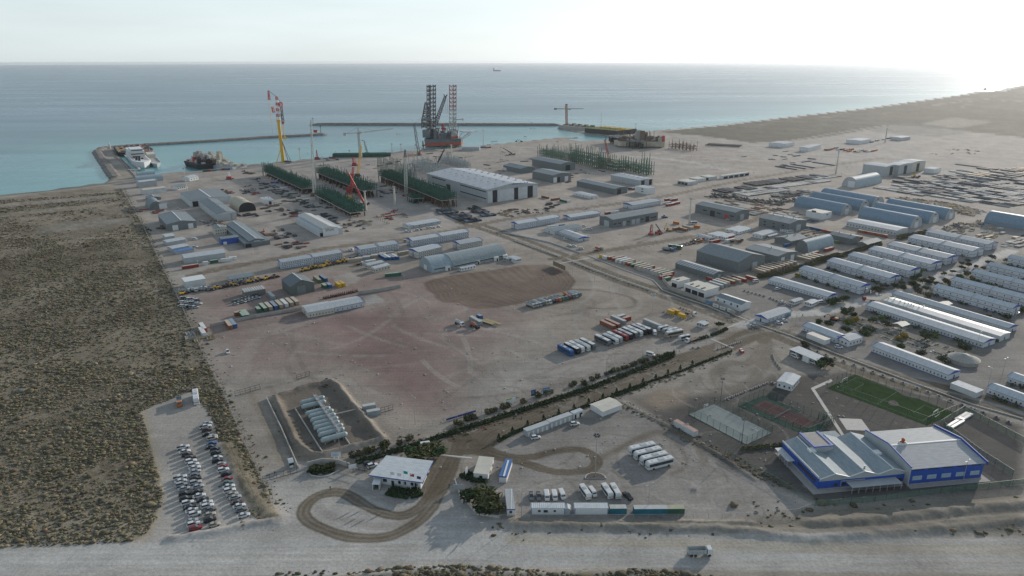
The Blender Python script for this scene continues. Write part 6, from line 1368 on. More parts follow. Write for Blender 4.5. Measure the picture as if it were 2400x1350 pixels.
# pink yard containers
for p,c,ax,L_,d_ in(((1900,587),'green','N',6.06,'green container left of the yellow crates'),((1955,580),'blue','N',6.06,'blue container beside the green one near the barn'),((1835,520),'olive','N',12.19,'dark olive container behind the green one'),((1905,505),'blue','N',12.19,'navy container behind the blue one'),((2070,575),'yellow','N',8,'left bright yellow crate container'),((2115,565),'yellow','N',8,'right bright yellow crate container'),((1290,718),'grey','N',12.19,'pale container between shed and barn'),((855,910),'rust','E',4,'dull red container left of the green pair'),((945,945),'green','N',12.19,'left of two green containers at the wall'),((990,938),'green','N',12.19,'right of two green containers at the wall'),((1120,868),'green','N',6.06,'small green container behind the wall'),((785,1066),'rust','N',12.19,'long rust container standing alone near the left fence'),((835,1052),'blue','N',12.19,'dark blue container beside the rust one'),((238,360),'red','E',12.19,'dark red container before the ribbed warehouse'),((568,292),'green','E',6.06,'green container before the ribbed warehouse'),((478,310),'white','E',4,'small white box beside the green container'),((690,274),'white','E',9,'white cabin right of the green container'),((785,252),'white','E',6.06,'white short cabin right of the first')):
 container('a',p,c,ax,L_,d_,roofc='tan' if c in('rust','red')else None,th=None if c!='white' or ax=='N' else 22)
container('a',(475,1155),'white','N',12.19,'white and red striped container at the left fence');container('a',(480,1100),'red','N',12.19,'red and white container behind the striped one',roofc='white')
for k,c in enumerate(['green','tan','blue','tan','white','tan','tan']):container(None,None,c,'N',12.19,f'{c} container, {ordn(k)} from the left behind the greenish wall',None,0,None,None if c!='blue' else 'blue',WZ('a',1195+k*62,858-k*13))
for k in range(4):container(None,None,'blue','N',12.19,f'{ordn(k)} navy container with white striped roof near the office block','navy containers with striped roofs',0,None,'white' if k%2 else 'blue',WZ('b',615+k*45,455-k*3))
container('b',(345,505),'white','E',12.19,'long white tank container behind the red tractor');container('b',(615,650),'green','E',12.19,'green container with white lettering near the yard corner',th=18);container('b',(770,395),'tan','E',12.19,'tan container between the office blocks')
for k in range(5):container(None,None,'grey' if k%2 else 'tan','E',12.19,f'{ordn(k)} pale container in the line below the office blocks',None,0,20,None,WZ('b',170+k*95,478-k*19))
for p,c,d_ in(((500,1240),'white','white container beside the two-storey block at the crossing'),((585,1225),'blue','dark blue container beside the white one at the crossing')):container('s',p,c,'E',12.19,d_,th=22)
container('s',(500,820),'rust','N',12.19,'dark red container at the T-shaped cabin group');container('s',(560,845),'rust','E',12.19,'second dark red container at the T-shaped cabin group');container('s',(760,872),'green','N',12.19,'green container at the T-shaped cabin group');container('s',(775,872),'white','E',6.06,'white cabin end of the T-shaped cabin group')
for k,(x,y,c)in enumerate(((1320,1040,'red'),(1390,1030,'white'),(1650,690,'blue'),(1690,695,'red'),(2160,850,'red'),(2230,855,'red'),(2130,900,'white'),(2180,925,'red'),(2260,905,'red'))):
 container('s',(x,y),c,'E',12.19,f'{c} container, {ordn(k)} from the left in the far workshop yard',None,roofc='white' if c=='red' else None)
for k,(x,y,c)in enumerate(((180,1215,'green'),(230,1212,'red'),(290,1208,'teal'),(340,1200,'grey'),(400,1195,'red'),(450,1195,'blue'))):
 container('x',(x,y),c,'E',6.06,f'{c} container, {ordn(k)} from the left on the quay by the derrick barge',None)
for k,(x,y,c)in enumerate(((1230,935,'blue'),(1290,938,'rust'))):container('y',(x,y),c,'E',12.19,f'{c} container beyond the quay store')
rg=random.Random(11)
for k in range(16):
 c=rg.choice(['red','orange','white','rust','grey']);container('v',(700+k*28+rg.uniform(-8,8),618+k*2+rg.uniform(-14,14)),c,'E',12.19,f'{c} container in the cluster of the far compound','containers in the far compound')
for k in range(10):
 c=rg.choice(['blue','white','red','grey','white']);container('v',(940+k*50+rg.uniform(-8,8),560-k*3+rg.uniform(-12,12)),c,'E',12.19,f'{c} container in the line beyond the far compound','containers beyond the far compound')
S=[('d',540,135,'orange','orange box in the machinery yard'),('d',500,205,'rust','long rust open container in the machinery yard'),('d',640,215,'rust','dark rust container below the white mast'),('d',700,195,'tan','pinkish container in the machinery yard'),('d',785,180,'orange','bright orange box right of the machinery yard')]
for z_,x,y,c,d_ in S:container(z_,(x,y),c,'N' if 'long' not in d_ else 'E',6.06 if 'box' in d_ else 12.19,d_)
container('n',(828,900),'white','N',12.19,'long white container with pinkish roof between the fence and the pale court',roofc='red');container('g',(982,382),'grey','N',12.19,'grey-green container standing alone in the big yard');container('g',(985,300),'blue','N',4,'small blue tank box behind the grey-green container')
# ================================================================== vehicles
CAR_A=29.0
RIGHT=[('h',1110,680,'sedan','silver'),('h',1090,728,'pickup','white'),('h',1112,775,'suv','brown'),('h',1120,832,'sedan','black'),('h',1185,862,'sedan','silver'),('h',1190,892,'suv','beige'),('h',1180,962,'sedan','blue'),('h',1170,1010,'sedan','black'),('h',1232,1048,'suv','black'),('h',1240,1098,'suv','black'),('h',1250,1162,'sedan','white'),('h',1262,1208,'suv','black'),('h',1310,1255,'sedan','silver'),('i',1335,85,'sedan','red'),('i',1340,138,'suv','white'),('i',1388,198,'suv','black'),('i',1400,262,'sedan','red'),('i',1395,315,'sedan','teal'),('i',1420,368,'sedan','white'),('i',1430,428,'suv','white'),('i',1465,478,'sedan','beige'),('i',1508,520,'sedan','silver'),('i',1530,592,'sedan','brown'),('i',1565,642,'sedan','white'),('i',1592,695,'sedan','grey'),('i',1628,775,'sedan','white')]
MID=[('h',775,1018,'pickup','white'),('h',800,1075,'sedan','white'),('h',835,1120,'suv','brown'),('h',880,1168,'suv','black'),('h',885,1215,'suv','white'),('h',920,1262,'suv','white'),('i',940,105,'sedan','white'),('i',945,158,'sedan','silver'),('i',940,210,'sedan','grey'),('i',952,262,'suv','black'),('i',950,315,'suv','silver'),('i',985,368,'sedan','silver'),('i',975,440,'sedan','black'),('i',1005,498,'sedan','white'),('i',1052,552,'sedan','black'),('i',1105,595,'sedan','white'),('i',1120,648,'suv','white'),('i',1160,692,'sedan','grey'),('i',1145,765,'sedan','beige'),('i',1155,838,'suv','black'),('i',1208,908,'sedan','beige')]
LEFT=[('i',735,245,'pickup','white'),('i',745,292,'sedan','white'),('i',755,345,'suv','silver'),('i',792,398,'sedan','silver'),('i',802,475,'suv','black'),('i',812,542,'suv','black'),('i',842,602,'suv','white'),('i',868,658,'sedan','black'),('i',900,705,'sedan','white'),('i',942,758,'suv','white'),('i',902,852,'sedan','silver'),('i',925,902,'suv','white'),('i',952,958,'suv','red')]
KD=dict(sedan='saloon',suv='tall estate car',pickup='pickup',van='van')
for row_,nm in((RIGHT,'right'),(MID,'middle'),(LEFT,'left')):
 for i,(z_,x,y,kd,c)in enumerate(row_):
  veh(z_,x,y+8,kd,c,CAR_A+random.gauss(0,1.5),f'{c} {KD[kd]}, {ordn(i)} from the top in the {nm} car park row',f'cars in the {nm} row of the car park')
veh('h',725,400,'tipper','orange',-63,'tipper lorry with orange and white cab at the top of the car park');veh('h',962,345,'bus','white',-64,'white coach at the top right of the car park')
for i,(x,y)in enumerate(((333,1038),(388,1083),(445,1130),(500,1175))):veh('n',x,y,'bus','white',201.5,f'white coach with dark windows, {ordn(i)} from the back of the slanted group of four','four white coaches in the bus lot')
BUS=[((555,808),'blue'),((625,787),'black'),((672,770),'white'),((735,755),'white'),((795,738),'grey'),((958,697),'grey'),((1042,683),'white'),((1085,665),'silver'),((1152,645),'red'),((1200,630),'black'),((1255,612),'grey'),((1305,597),'white'),((1350,578),'black'),((1403,570),'black')]
for i,((x,y),c)in enumerate(BUS):
 P=WZ('e',x,y);P=(P[0]-5.6*math.cos(R(-55.6)),P[1]-5.6*math.sin(R(-55.6)))
 vehicle('bus',c,P,-55.6,f'{c} coach, {ordn(i)} from the left in the long coach row','coaches in the long row',dict(roof=vm('blue' if c=='blue' else 'red' if c=='red' else 'white' if i%3 else 'silver')))
for x,y,kd,c,a,d_ in((1540,525,'minibus','white',210,'white minibus nearest the coach row'),(1590,545,'minibus','silver',210,'silver minibus behind the beige coach'),(1640,552,'minibus','white',210,'white minibus tucked behind the beige coach'),(1658,588,'bus','beige',205,'beige coach parked alone facing left'),(1770,625,'minibus','white',205,'white minibus right of the beige coach'),(1450,568,'van','white',-95,'white van facing the camera beside the coach row'),(1405,800,'van','white',-35,'pale van parked behind the tamarisk bushes'),(1842,650,'flat','white',215,'white lorry with green load at the right of the coach park')):
 veh('e',x,y,kd,c,a,d_)
TR=[('tipper','beige'),('tipper','silver'),('tanker','silver'),('tipper','grey'),('tanker','beige'),('tipper','white'),('flat','black'),('tipper','red'),('tipper','orange'),('tipper','green'),('flat','teal'),('mixer','red'),('tipper','grey'),('tanker','silver'),('tanker','teal')]
for i,(kd,c)in enumerate(TR):
 t_=i/(len(TR)-1);veh('e',110+t_*495,272-t_*120,kd,c,-52,f'{c} {dict(tipper="tipper", tanker="tanker", flat="flatbed", mixer="cement mixer")[kd]} lorry, {ordn(i)} from the left in the lorry row','lorries in the row by the ploughed patch')
veh('g',700,372,'tanker','white',-52,'white tanker lorry alone in the big yard');veh('g',912,410,'mixer','black',-50,'small mixer lorry near the grey-green container')
for x,y,i in((1070,345,0),(1170,345,1)):
 P=WZ('g',x,y);T=thing('flat_trailer',f'{("left", "right")[i]} of two empty yellowish flat trailers in the big yard','trailer',P,R(-40),'flat trailers in the big yard')
 part('deck',MB().box(-6.5,-1.25,1.0,6.5,1.25,1.25),mat('trailer_tan',(0.30,0.25,0.13),.7),T);add_wheels(T,(-5,-3.8,-2.6),1.0,.45,.3);part('landing_leg',MB().beam((4,-.6,0),(4,-.6,1),.15).beam((4,.6,0),(4,.6,1),.15),m_dark,T)
for i,(x,y,kd,c)in enumerate(((742,465,'pickup','grey'),(810,465,'pickup','grey'),(885,465,'van','white'),(957,465,'van','white'),(1028,455,'van','white'),(1245,440,'minibus','white'),(1315,432,'van','white'),(1450,432,'minibus','white'),(1527,432,'minibus','white'),(1645,465,'pickup','black'))):
 veh('m',x,y,kd,c,(-88,-88,-86,-84,-78,-72,-72,-74,-78,-62)[i],f'{c} {dict(pickup="pickup", van="van", minibus="minibus")[kd]}, {ordn(i)} from the left in the front row facing the camera','vehicles in the front row of the bus lot')
for z_,x,y,kd,c,a,d_ in(('l',1078,640,'suv','white',15,'white estate car in front of the left cabin block'),('l',1535,480,'suv','white',15,'white estate car with dark boot in front of the right cabin block'),('m',2320,1000,'tipper','white',2,'grey tipper lorry driving right on the front road'),('k',1795,130,'van','white',15,'white van behind the gatehouse tree'),('k',1165,370,'suv','white',30,'white car half hidden behind the gatehouse'),('k',1120,345,'suv','black',30,'black car behind the gatehouse'),('f',245,210,'van','white',20,'white van at the top of the camp car park'),('f',420,270,'suv','white',20,'white car beside the long barrack'),('f',462,380,'suv','white',15,'white car in the middle of the camp car park'),('f',222,560,'suv','white',180,'white car driving past the camp entrance'),('f',432,545,'suv','white',-20,'left white car before the camp entrance office'),('f',472,525,'suv','white',20,'right white car before the camp entrance office'),('f',765,378,'van','white',20,'white van near the cream hut'),('f',910,738,'suv','white',-15,'white car beside the club building'),('f',700,862,'van','white',-62,'white van inside the open garage'),('f',560,815,'van','white',-62,'second white van inside the open garage'),('f',2115,650,'tipper','white',-35,'white lorry behind the dining hall'),('b',860,235,'van','beige',20,'beige van between the office blocks'),('b',215,345,'suv','white',20,'white car left of the office block'),('b',868,122,'suv','white',-20,'first white car before the low grey office'),('b',905,118,'suv','white',-20,'second white car before the low grey office'),('b',995,102,'suv','white',-20,'third white car before the low grey office'),('b',1030,95,'sedan','grey',-20,'grey car before the low grey office'),('b',1120,82,'suv','white',-20,'fourth white car before the low grey office'),('b',1150,78,'suv','white',-20,'fifth white car before the low grey office'),('b',1185,75,'sedan','silver',-20,'silver car before the low grey office'),('b',1245,62,'suv','white',-20,'last white car before the low grey office'),('c',720,212,'suv','white',10,'white car beside the L-shaped office'),('c',985,95,'suv','white',0,'white car behind the L-shaped office'),('c',1015,90,'suv','white',0,'second white car behind the L-shaped office'),('c',945,58,'suv','white',0,'white car at the L-shaped office far corner'),('c',980,185,'pickup','white',0,'white pickup at the L-shaped office end'),('c',775,285,'suv','white',-20,'white car nearest the gate containers'),('c',830,292,'suv','white',-20,'second white car by the gate containers'),('c',910,322,'van','white',-10,'white van by the crossing gate'),('c',1115,335,'mixer','silver',25,'silver mixer lorry at the crossing'),('s',1055,958,'suv','white',20,'white car on the far road'),('s',1130,820,'sedan','white',10,'white car by the small long cabin'),('t',875,995,'suv','white',10,'white car before the long dark workshop'),('t',395,1050,'minibus','white',20,'white minibus in the machinery yard'),('C',1495,505,'suv','white',0,'white car before the two-storey white cabin'),('d',510,415,'bus','green',-30,'old green and white bus in the scrap row'),('a',770,1335,'suv','white',-60,'white car on the yard track below the left containers'),('a',2215,135,'van','white',20,'white van beside the middle office block'),('a',2330,300,'flat','red',30,'red lorry tractor near the tank container'),('p',1145,830,'sedan','white',0,'white car in the shade of the vented workshop'),('p',1065,1200,'suv','white',10,'white car by the low grey stores'),('p',1055,1095,'van','white',10,'white van by the low grey stores'),('q',2245,1100,'suv','white',-20,'white car left of the small white cabin'),('p',830,662,'sedan','white',5,'white car in the left yard lane')):
 veh(z_,x,y,kd,c,a,d_)
for i in range(26):
 x=230+i%9*24+random.uniform(-6,6);y=700+i//9*45+(i%9)*3
 veh('a',x,y,random.choice(['sedan','suv','pickup']),random.choice(['white','silver','grey','white','black']),random.uniform(-30,60),f'scrapped car, {ordn(i)} in the heap by the left fence','scrapped cars by the left fence')
for i in range(14):veh('a',860+(i%7)*42,770-(i%7)*12-(i//7)*30,random.choice(['sedan','pickup']),random.choice(['silver','grey','teal','white']),random.uniform(0,40),f'grey scrapped vehicle, {ordn(i)} below the striped-roof shed','scrapped vehicles below the striped-roof shed')
for i in range(22):veh('d',420+i*19,440-i*6+random.uniform(-14,14),random.choice(['flat','pickup','tipper','sedan','suv']),random.choice(['red','teal','grey','orange','white','silver','black','blue']),random.uniform(-40,30),f'worn vehicle, {ordn(i)} in the scrap row beside the biggest hangar','worn vehicles in the scrap row')
# ---- yellow and other plant
def excavator(P,th,col,label,name='excavator',s=1.0,reach=1.0,group=None):
 T=thing(name,label,'excavator',P,R(th),group);m_=col
 part('tracks',MB().box(-2.2,-1.5,0,2.2,-.9,.9).box(-2.2,.9,0,2.2,1.5,.9),m_dark,T)
 part('body',MB().box(-2.4,-1.3,.95,1.2,1.3,1.9),m_,T);part('cab',MB().extr([(-.2,1.9),(1.5,1.0),(1.5,2.2),(1.2,3.0),(-.2,3.0)],'y',.35,1.3),m_glass,T)
 part('boom',MB().beam((1.0,-.2,1.6),(3.2*reach,-.2,5.0*s),.55,.45),m_,T);part('stick',MB().beam((3.2*reach,-.2,5.0*s),(5.6*reach,-.2,2.0),.42,.3),m_,T);part('bucket',MB().extr([(5.2*reach,2.1),(6.0*reach,1.6),(5.7*reach,.8),(4.9*reach,1.0)],'y',-.7,.3),m_dark,T)
 return T
def loader(P,th,col,label,group=None):
 T=thing('wheel_loader',label,'loader',P,R(th),group)
 part('body',MB().box(-2.8,-.95,.9,0,.95,2.1).box(0,-.6,.9,1.6,.6,1.6),col,T);part('cab',MB().box(-.9,-.75,2.1,.5,.75,3.2),m_glass,T);part('lift_arm',MB().beam((.2,-.5,1.6),(2.9,-.5,.7),.3).beam((.2,.5,1.6),(2.9,.5,.7),.3),col,T)
 part('bucket',MB().extr([(2.7,.1),(3.9,.15),(3.1,1.2),(2.8,1.2)],'y',-1.35,1.35),m_dark,T);add_wheels(T,(-1.8,1.2),1.1,.72,.5);return T
for i in range(11):
 (excavator if i%3==1 else loader)(WZ('a',1650+i*62,380-i*14),random.uniform(0,60),(m_yel,m_brown)[i%4==2],f'yellow digging machine, {ordn(i)} in the row beside the office block',group='yellow machines beside the office block')
for i in range(9):(excavator if i in(2,5)else loader)(WZ('a',560+i*95,600-i*18),random.uniform(-20,70),m_yel if i%2 else m_brown,f'dusty machine, {ordn(i)} in the row above the pink yard',group='dusty machines above the pink yard')
for i in range(6):vehicle(random.choice(['flat','tipper','tanker']),random.choice(['silver','teal','grey']),WZ('a',270+i*48,625-i*5),random.uniform(-50,50),'dull grey lorry in the line below the white flat shed','dull lorries below the white flat shed')
for i in range(17):
 P=WZ('a',1900+i*24,700-i*5.2);T=thing('towed_disc_harrow','dark red farm implement in the long row behind the pale office','farm implement',P,R(random.uniform(90,130)),'farm implements behind the pale office')
 b=MB().box(-1.6,-.3,.5,1.6,.3,.9)
 for k in range(3):b.beam((-1.2+k,0,.7),(-1.2+k+.2,-.2,2.1),.16);b.cyl(-1.2+k*1.1,.1,0,.8,.4,n=8)
 part('frame',b,mat('implement_red',(0.10,0.03,0.03),.7),T)
excavator(WZ('s',2200,1270),140,m_yel,'yellow-brown excavator with raised arm in the machinery yard',s=1.6,reach=.8)
for zx,zy,a in((1950,1320,70),(2060,1310,130)):
 P=WZ('s',zx,zy);T=thing('reach_stacker',f'dark red {"container" if a == 70 else "long-armed"} lifting machine in the machinery yard','reach stacker',P,R(a));part('body',MB().box(-3.5,-1.6,.8,3,1.6,2.2),m_red,T);part('arm',MB().beam((-3,0,2.2),(4,0,9),.8,.6),m_red if a==70 else m_dark,T);part('cab',MB().box(-1,-.8,2.2,.8,.8,4),m_glass,T);part('mast',MB().beam((2.6,-1,.5),(2.6,-1,8.5),.4).beam((2.6,1,.5),(2.6,1,8.5),.4).beam((2.6,-1,8.5),(2.6,1,8.5),.3),m_dark,T)if a==70 else None;add_wheels(T,(-2.4,2.0),1.7,.8,.6)
excavator(WZ('f',870,515),150,m_org,'small orange-yellow digger in the camp garden',s=.7);
T=vehicle('flat','red',WZ('f',1150,360),165,'bright red lorry at the corner of the dining hall')
loader(WZ('s',2140,1085),20,mat('machine_blue',(0.04,0.12,0.3),.5),'blue and yellow machine right of the long grey workshop');loader(WZ('a',250,650),60,m_yel,'yellow machine with raised arm at the left fence')
excavator(WZ('y',1710,862),170,m_black,'dark excavator on the quay spit, right one');excavator(WZ('y',1650,862),10,m_black,'dark excavator on the quay spit, left one');excavator(WZ('p',2020,1015),100,m_org,'orange digger right of the long grey workshop')
# ================================================================== vegetation
def np_bushes(name,pts,sizes,tint,seed,mname='scrub_leaf',tri=14,flat=0.44):
 """one mesh of many small ragged clumps: pts (n,2), sizes (n,), tint (n,3)"""
 rg_=np.random.default_rng(seed);n=len(pts)
 t=(1+5**.5)/2;ico=np.array([(-1,t,0),(1,t,0),(-1,-t,0),(1,-t,0),(0,-1,t),(0,1,t),(0,-1,-t),(0,1,-t),(t,0,-1),(t,0,1),(-t,0,-1),(-t,0,1)])/1.902
 fc=np.array([(0,11,5),(0,5,1),(0,1,7),(0,7,10),(0,10,11),(1,5,9),(5,11,4),(11,10,2),(10,7,6),(7,1,8),(3,9,4),(3,4,2),(3,2,6),(3,6,8),(3,8,9),(4,9,5),(2,4,11),(6,2,10),(8,6,7),(9,8,1)])
 j=rg_.uniform(0.55,1.35,(n,12,1));a=rg_.uniform(0,6.28,n);ca,sa=np.cos(a)[:,None],np.sin(a)[:,None]
 V=ico[None]*j;x=V[...,0]*ca-V[...,1]*sa;y=V[...,0]*sa+V[...,1]*ca;z=V[...,2]*flat+0.28
 s=sizes[:,None]*0.5
 st=rg_.uniform(0.8,1.5,(n,1))
 P=np.stack([pts[:,:1]+x*s*st,pts[:,1:2]+y*s,z*s],-1).reshape(-1,3)
 F=(fc[None]+(np.arange(n)*12)[:,None,None]).reshape(-1,3)
 c=np.repeat(tint[:,None],12,1)*rg_.uniform(0.7,1.3,(n,12,1));c=np.concatenate([c,np.ones((n,12,1))],-1).reshape(-1,4)
 me=np_mesh(name,P,F,c,mat_attr(mname,0.95,0.2,0.0,3.0),False)
 return me
def sample_poly(poly,dens_fn,n,seed):
 r=np.random.default_rng(seed);xs=[p[0]for p in poly];ys=[p[1]for p in poly]
 X_=r.uniform(min(xs),max(xs),n);Y_=r.uniform(min(ys),max(ys),n);k=inside(X_,Y_,poly)&(r.uniform(0,1,n)<dens_fn(X_,Y_))
 return np.stack([X_[k],Y_[k]],-1)
NOB=[G(q)for q in([(0,478),(270,455),(280,462),(0,487)],[(80,534),(160,518),(310,510),(310,526),(160,541),(95,549)],[(0,500),(220,478),(300,474),(220,488),(0,509)])]
def clear(p):
 k=np.ones(len(p),bool)
 for q in NOB:k&=~inside(p[:,0],p[:,1],q)
 return p[k]
def tints(p,seed):
 r=np.random.default_rng(seed);base=np.array([(0.118,0.106,0.066),(0.150,0.130,0.085),(0.088,0.084,0.056),(0.175,0.150,0.100),(0.145,0.108,0.070),(0.120,0.120,0.064),(0.130,0.125,0.105)])
 f=fbm(p[:,0],p[:,1],0.03,7,3);w=r.uniform(0,1,len(p))*0.6+f*0.8
 i=np.clip((w-0.25)*7,0,6.99).astype(int);i=np.where(r.uniform(0,1,len(p))<.35,r.integers(0,7,len(p)),i)
 return base[i]*r.uniform(0.75,1.25,(len(p),1))
sc_near=G([(-60,860),(490,860),(502,880),(528,935),(567,1030),(613,1125),(640,1187),(653,1213),(600,1220),(583,1190),(560,1140),(522,1060),(500,987),(475,945),(447,917),(330,964),(345,1010),(353,1047),(372,1113),(382,1165),(372,1205),(345,1250),(300,1272),(0,1284),(-200,1288),(-350,1200)])
p1=sample_poly(sc_near,lambda x,y:np.clip(0.30+1.5*(fbm(x,y,0.05,5)-0.35),0.1,1),60000,1)
r_=np.random.default_rng(4)
part_s=np_bushes('scrub_bushes',p1,r_.lognormal(-0.22,0.45,len(p1)),tints(p1,2),3)
tag(part('scrub_bushes',part_s,None),'low dry scrub bushes covering the near left heath','scrub',kind='stuff')
sc_mid=G([(-400,600),(0,560),(360,560),(420,706),(474,828),(495,862),(-60,862),(-700,900)])
p2=sample_poly(sc_mid,lambda x,y:np.clip(0.25+2*(fbm(x,y,0.03,15)-0.38),0.08,1),95000,6)
tag(part('scrub_bushes',np_bushes('scrub_bushes',p2,r_.lognormal(-0.12,0.42,len(p2)),tints(p2,8)*0.95,9),None),'low dry scrub bushes covering the middle of the left heath','scrub',kind='stuff')
sc_far=G([(-900,520),(0,470),(280,450),(328,516),(362,562),(0,562),(-600,640)])
p3=sample_poly(sc_far,lambda x,y:np.clip(0.2+2.4*(fbm(x,y,0.02,25)-0.40),0.03,1),60000,16)
p3=clear(p3)
tag(part('scrub_bushes',np_bushes('scrub_bushes',p3,r_.lognormal(0.15,0.42,len(p3)),tints(p3,18),19),None),'low dry scrub bushes of the far left heath near the beach','scrub',kind='stuff')
bt=G([(790,1356),(860,1338),(960,1327),(1100,1326),(1250,1336),(1360,1348),(1440,1340),(1490,1333),(1600,1339),(1680,1352),(1700,1400),(800,1400)])
p5=sample_poly(bt,lambda x,y:0.9+0*x,2600,36);tag(part('scrub_bushes',np_bushes('scrub_bushes',p5,r_.lognormal(0.1,0.35,len(p5)),tints(p5,38)*0.8,39),None),'strip of dark scrub along the bottom edge of the picture','scrub',kind='stuff')
bk=[(i,y)for i,y in zip(*(r_.uniform(1150,2400,260),r_.normal(1242,8,260)))]+[(i,y)for i,y in zip(*(r_.uniform(1700,2400,130),r_.normal(1205,22,130)))]+[(i,y)for i,y in zip(r_.uniform(650,1150,50),r_.normal(1345,3,50))]
p6=np.array([W(*q)for q in bk if not(1880<q[0]<2400 and q[1]<1165)]);tag(part('scrub_bushes',np_bushes('scrub_bushes',p6,r_.lognormal(-.15,0.5,len(p6)),tints(p6,48)*0.75,49),None),'sparse dark tufts on the banks beside the front road','scrub',kind='stuff')
# tufts along pits, fences, kerbs
line_t=[]
for pts,n,sd in((PERIM,2000,2.0),(BERM+[BERM[0]],1100,1.6),(WP('n',[(80,545),(350,680),(620,815),(1040,1040),(1650,1350)]),500,1.6),(G([(835,1083),(980,1040),(1160,985),(1312,938),(1577,838)]),700,2.5),(WP('i',[(1350,-250),(1560,200),(1800,560),(2090,830)]),1100,2.4),(WP('i',[(600,1100),(1180,1010),(2030,850)]),160,.8),(WP('n',[(60,520),(640,330),(1180,100)]),260,1.5)):
 ls=[math.hypot(b[0]-a[0],b[1]-a[1])for a,b in zip(pts[:-1],pts[1:])];tot=sum(ls)
 for a,b,l_ in zip(pts[:-1],pts[1:],ls):
  m_=int(n*l_/tot);u=r_.uniform(0,1,m_)
  line_t.append(np.stack([a[0]+(b[0]-a[0])*u+r_.normal(0,sd,m_),a[1]+(b[1]-a[1])*u+r_.normal(0,sd,m_)],-1))
p7=np.concatenate(line_t);s7=r_.lognormal(-.45,0.5,len(p7));me=np_bushes('grass_tufts',p7,s7,tints(p7,58),59)
tag(part('grass_tufts',me,None),'dry tufts along fences, kerbs and bunds','grass',kind='stuff')
# hedges: clipped, dense
def hedge(name,label,pts,w,h,leaf,per=9,seed=1,jag=0.18):
 rg=random.Random(seed);b=MB();P0=pts[0]
 for(x0,y0),(x1,y1)in zip(pts[:-1],pts[1:]):
  L_=math.hypot(x1-x0,y1-y0);a=math.atan2(y1-y0,x1-x0)
  for _ in range(int(L_*per*w)):
   u=rg.uniform(0,L_);v=rg.uniform(-w/2,w/2);z=rg.uniform(0.05,h)*(1 if rg.random()<.6 else 0.98);
   if rg.random()<.6:z=h*rg.uniform(.8,1.08)
   x=x0+u*math.cos(a)-v*math.sin(a)-P0[0];y=y0+u*math.sin(a)+v*math.cos(a)-P0[1];c=Vector((x,y,z))
   vv=[c+Vector([rg.gauss(0,jag+.12)for _ in range(3)])for _ in range(4)];b.add([tuple(q)for q in vv],[(0,1,2),(0,2,3),(0,3,1)])
   # inner body
  s_=math.sin(a);c_=math.cos(a);hw=w*.42
  q=[(x0-P0[0]+s_*hw,y0-P0[1]-c_*hw),(x1-P0[0]+s_*hw,y1-P0[1]-c_*hw),(x1-P0[0]-s_*hw,y1-P0[1]+c_*hw),(x0-P0[0]-s_*hw,y0-P0[1]+c_*hw)]
  b.prism(q,0,h*.82)
 T=thing(name,label,'hedge',(P0[0],P0[1],0));part('foliage',b,LEAF[leaf],T);return T
hedge('hedge','long dark clipped hedge along the upper side of the dirt road',G([(836,1086),(960,1049),(1044,1021),(1160,983),(1280,944),(1390,908),(1480,873),(1577,835)]),3.0,0.9,'dark',7,2)
hedge('hedge','low dark hedge along the lower side of the dirt road, left half',WP('l',[(640,680),(780,600),(930,535),(1200,440),(1480,340),(1700,255),(2050,130),(2380,10)]),1.5,0.9,'dark',8,3)
hedge('hedge','thin dark hedge along the lower side of the dirt road, right half',WP('n',[(60,505),(400,385),(700,285),(1180,95)]),1.2,0.7,'dark',8,4)
hedge('hedge','tall yellow-green hedge between the hangars and the camp',WP('d',[(1480,760),(1720,720),(2000,640),(2250,570),(2420,500)])+WP('u',[(300,1010),(600,940),(820,870),(960,835)]),3.6,2.6,'olive',6,5)
hedge('hedge','yellow-green hedge at the far corner of the camp',WP('u',[(1135,775),(1280,745),(1430,715)]),4.5,3.0,'olive',5,6)
hedge('hedge','low brownish hedge behind the sports hall annex',WP('o',[(130,350),(430,320),(600,300)])+WP('o',[(860,290),(1130,255)]),1.6,0.9,'olive',8,7)
hedge('hedge','small clipped hedge strip at the road mouth',WP('e',[(1895,635),(2025,600)]),2.2,1.0,'dark',8,8);hedge('hedge','curved clipped hedge strip by the checkpoint',WP('e',[(2065,590),(2160,550),(2235,515)]),2.2,1.0,'dark',8,9)
hedge('hedge','dense dark shrub bed below the flagpoles',WP('k',[(1350,660),(1480,690),(1600,700),(1730,665)]),6.0,0.9,'dark',9,10)
hedge('hedge','dark shrub bed by the curved kerb',WP('k',[(440,400),(560,430),(700,390)]),6.0,1.0,'dark',9,11)
hedge('hedge','dark planting in front of the white portable office',WP('l',[(230,1060),(320,1110),(520,1130)]),5.0,1.0,'dark',9,12)
rgv=random.Random(21)
# tamarisk bushes behind the hedge
tam=[(140,470),(195,480),(275,425),(320,400),(365,410),(520,350),(570,335),(600,315),(700,285),(760,270),(930,225),(1100,150),(1190,115),(1260,105)]
for i,p in enumerate(tam):bush(WZ('l',*p),rgv.uniform(2.6,3.8),rgv.choice(['pale','grey','pale','olive']),f'loose tamarisk bush behind the dirt road hedge, {ordn(i)} from its left end','tamarisk bushes behind the hedge')
tam2=[(545,1110),(580,1090),(680,1080),(700,1100),(770,1045),(830,1020),(930,985),(980,965),(1010,950),(1060,940),(1110,925),(1150,910),(1210,890),(1240,870),(1290,850),(1330,855),(1370,835),(1450,810),(1490,790),(1530,800),(1570,780),(1600,770),(1635,765)]
for i,p in enumerate(tam2):bush(WZ('e',p[0],p[1]+25),rgv.uniform(2.5,3.6),rgv.choice(['pale','grey','pale','olive','green']),f'loose tamarisk bush beside the coach park, {ordn(i)} from its left end','tamarisk bushes beside the coach park')
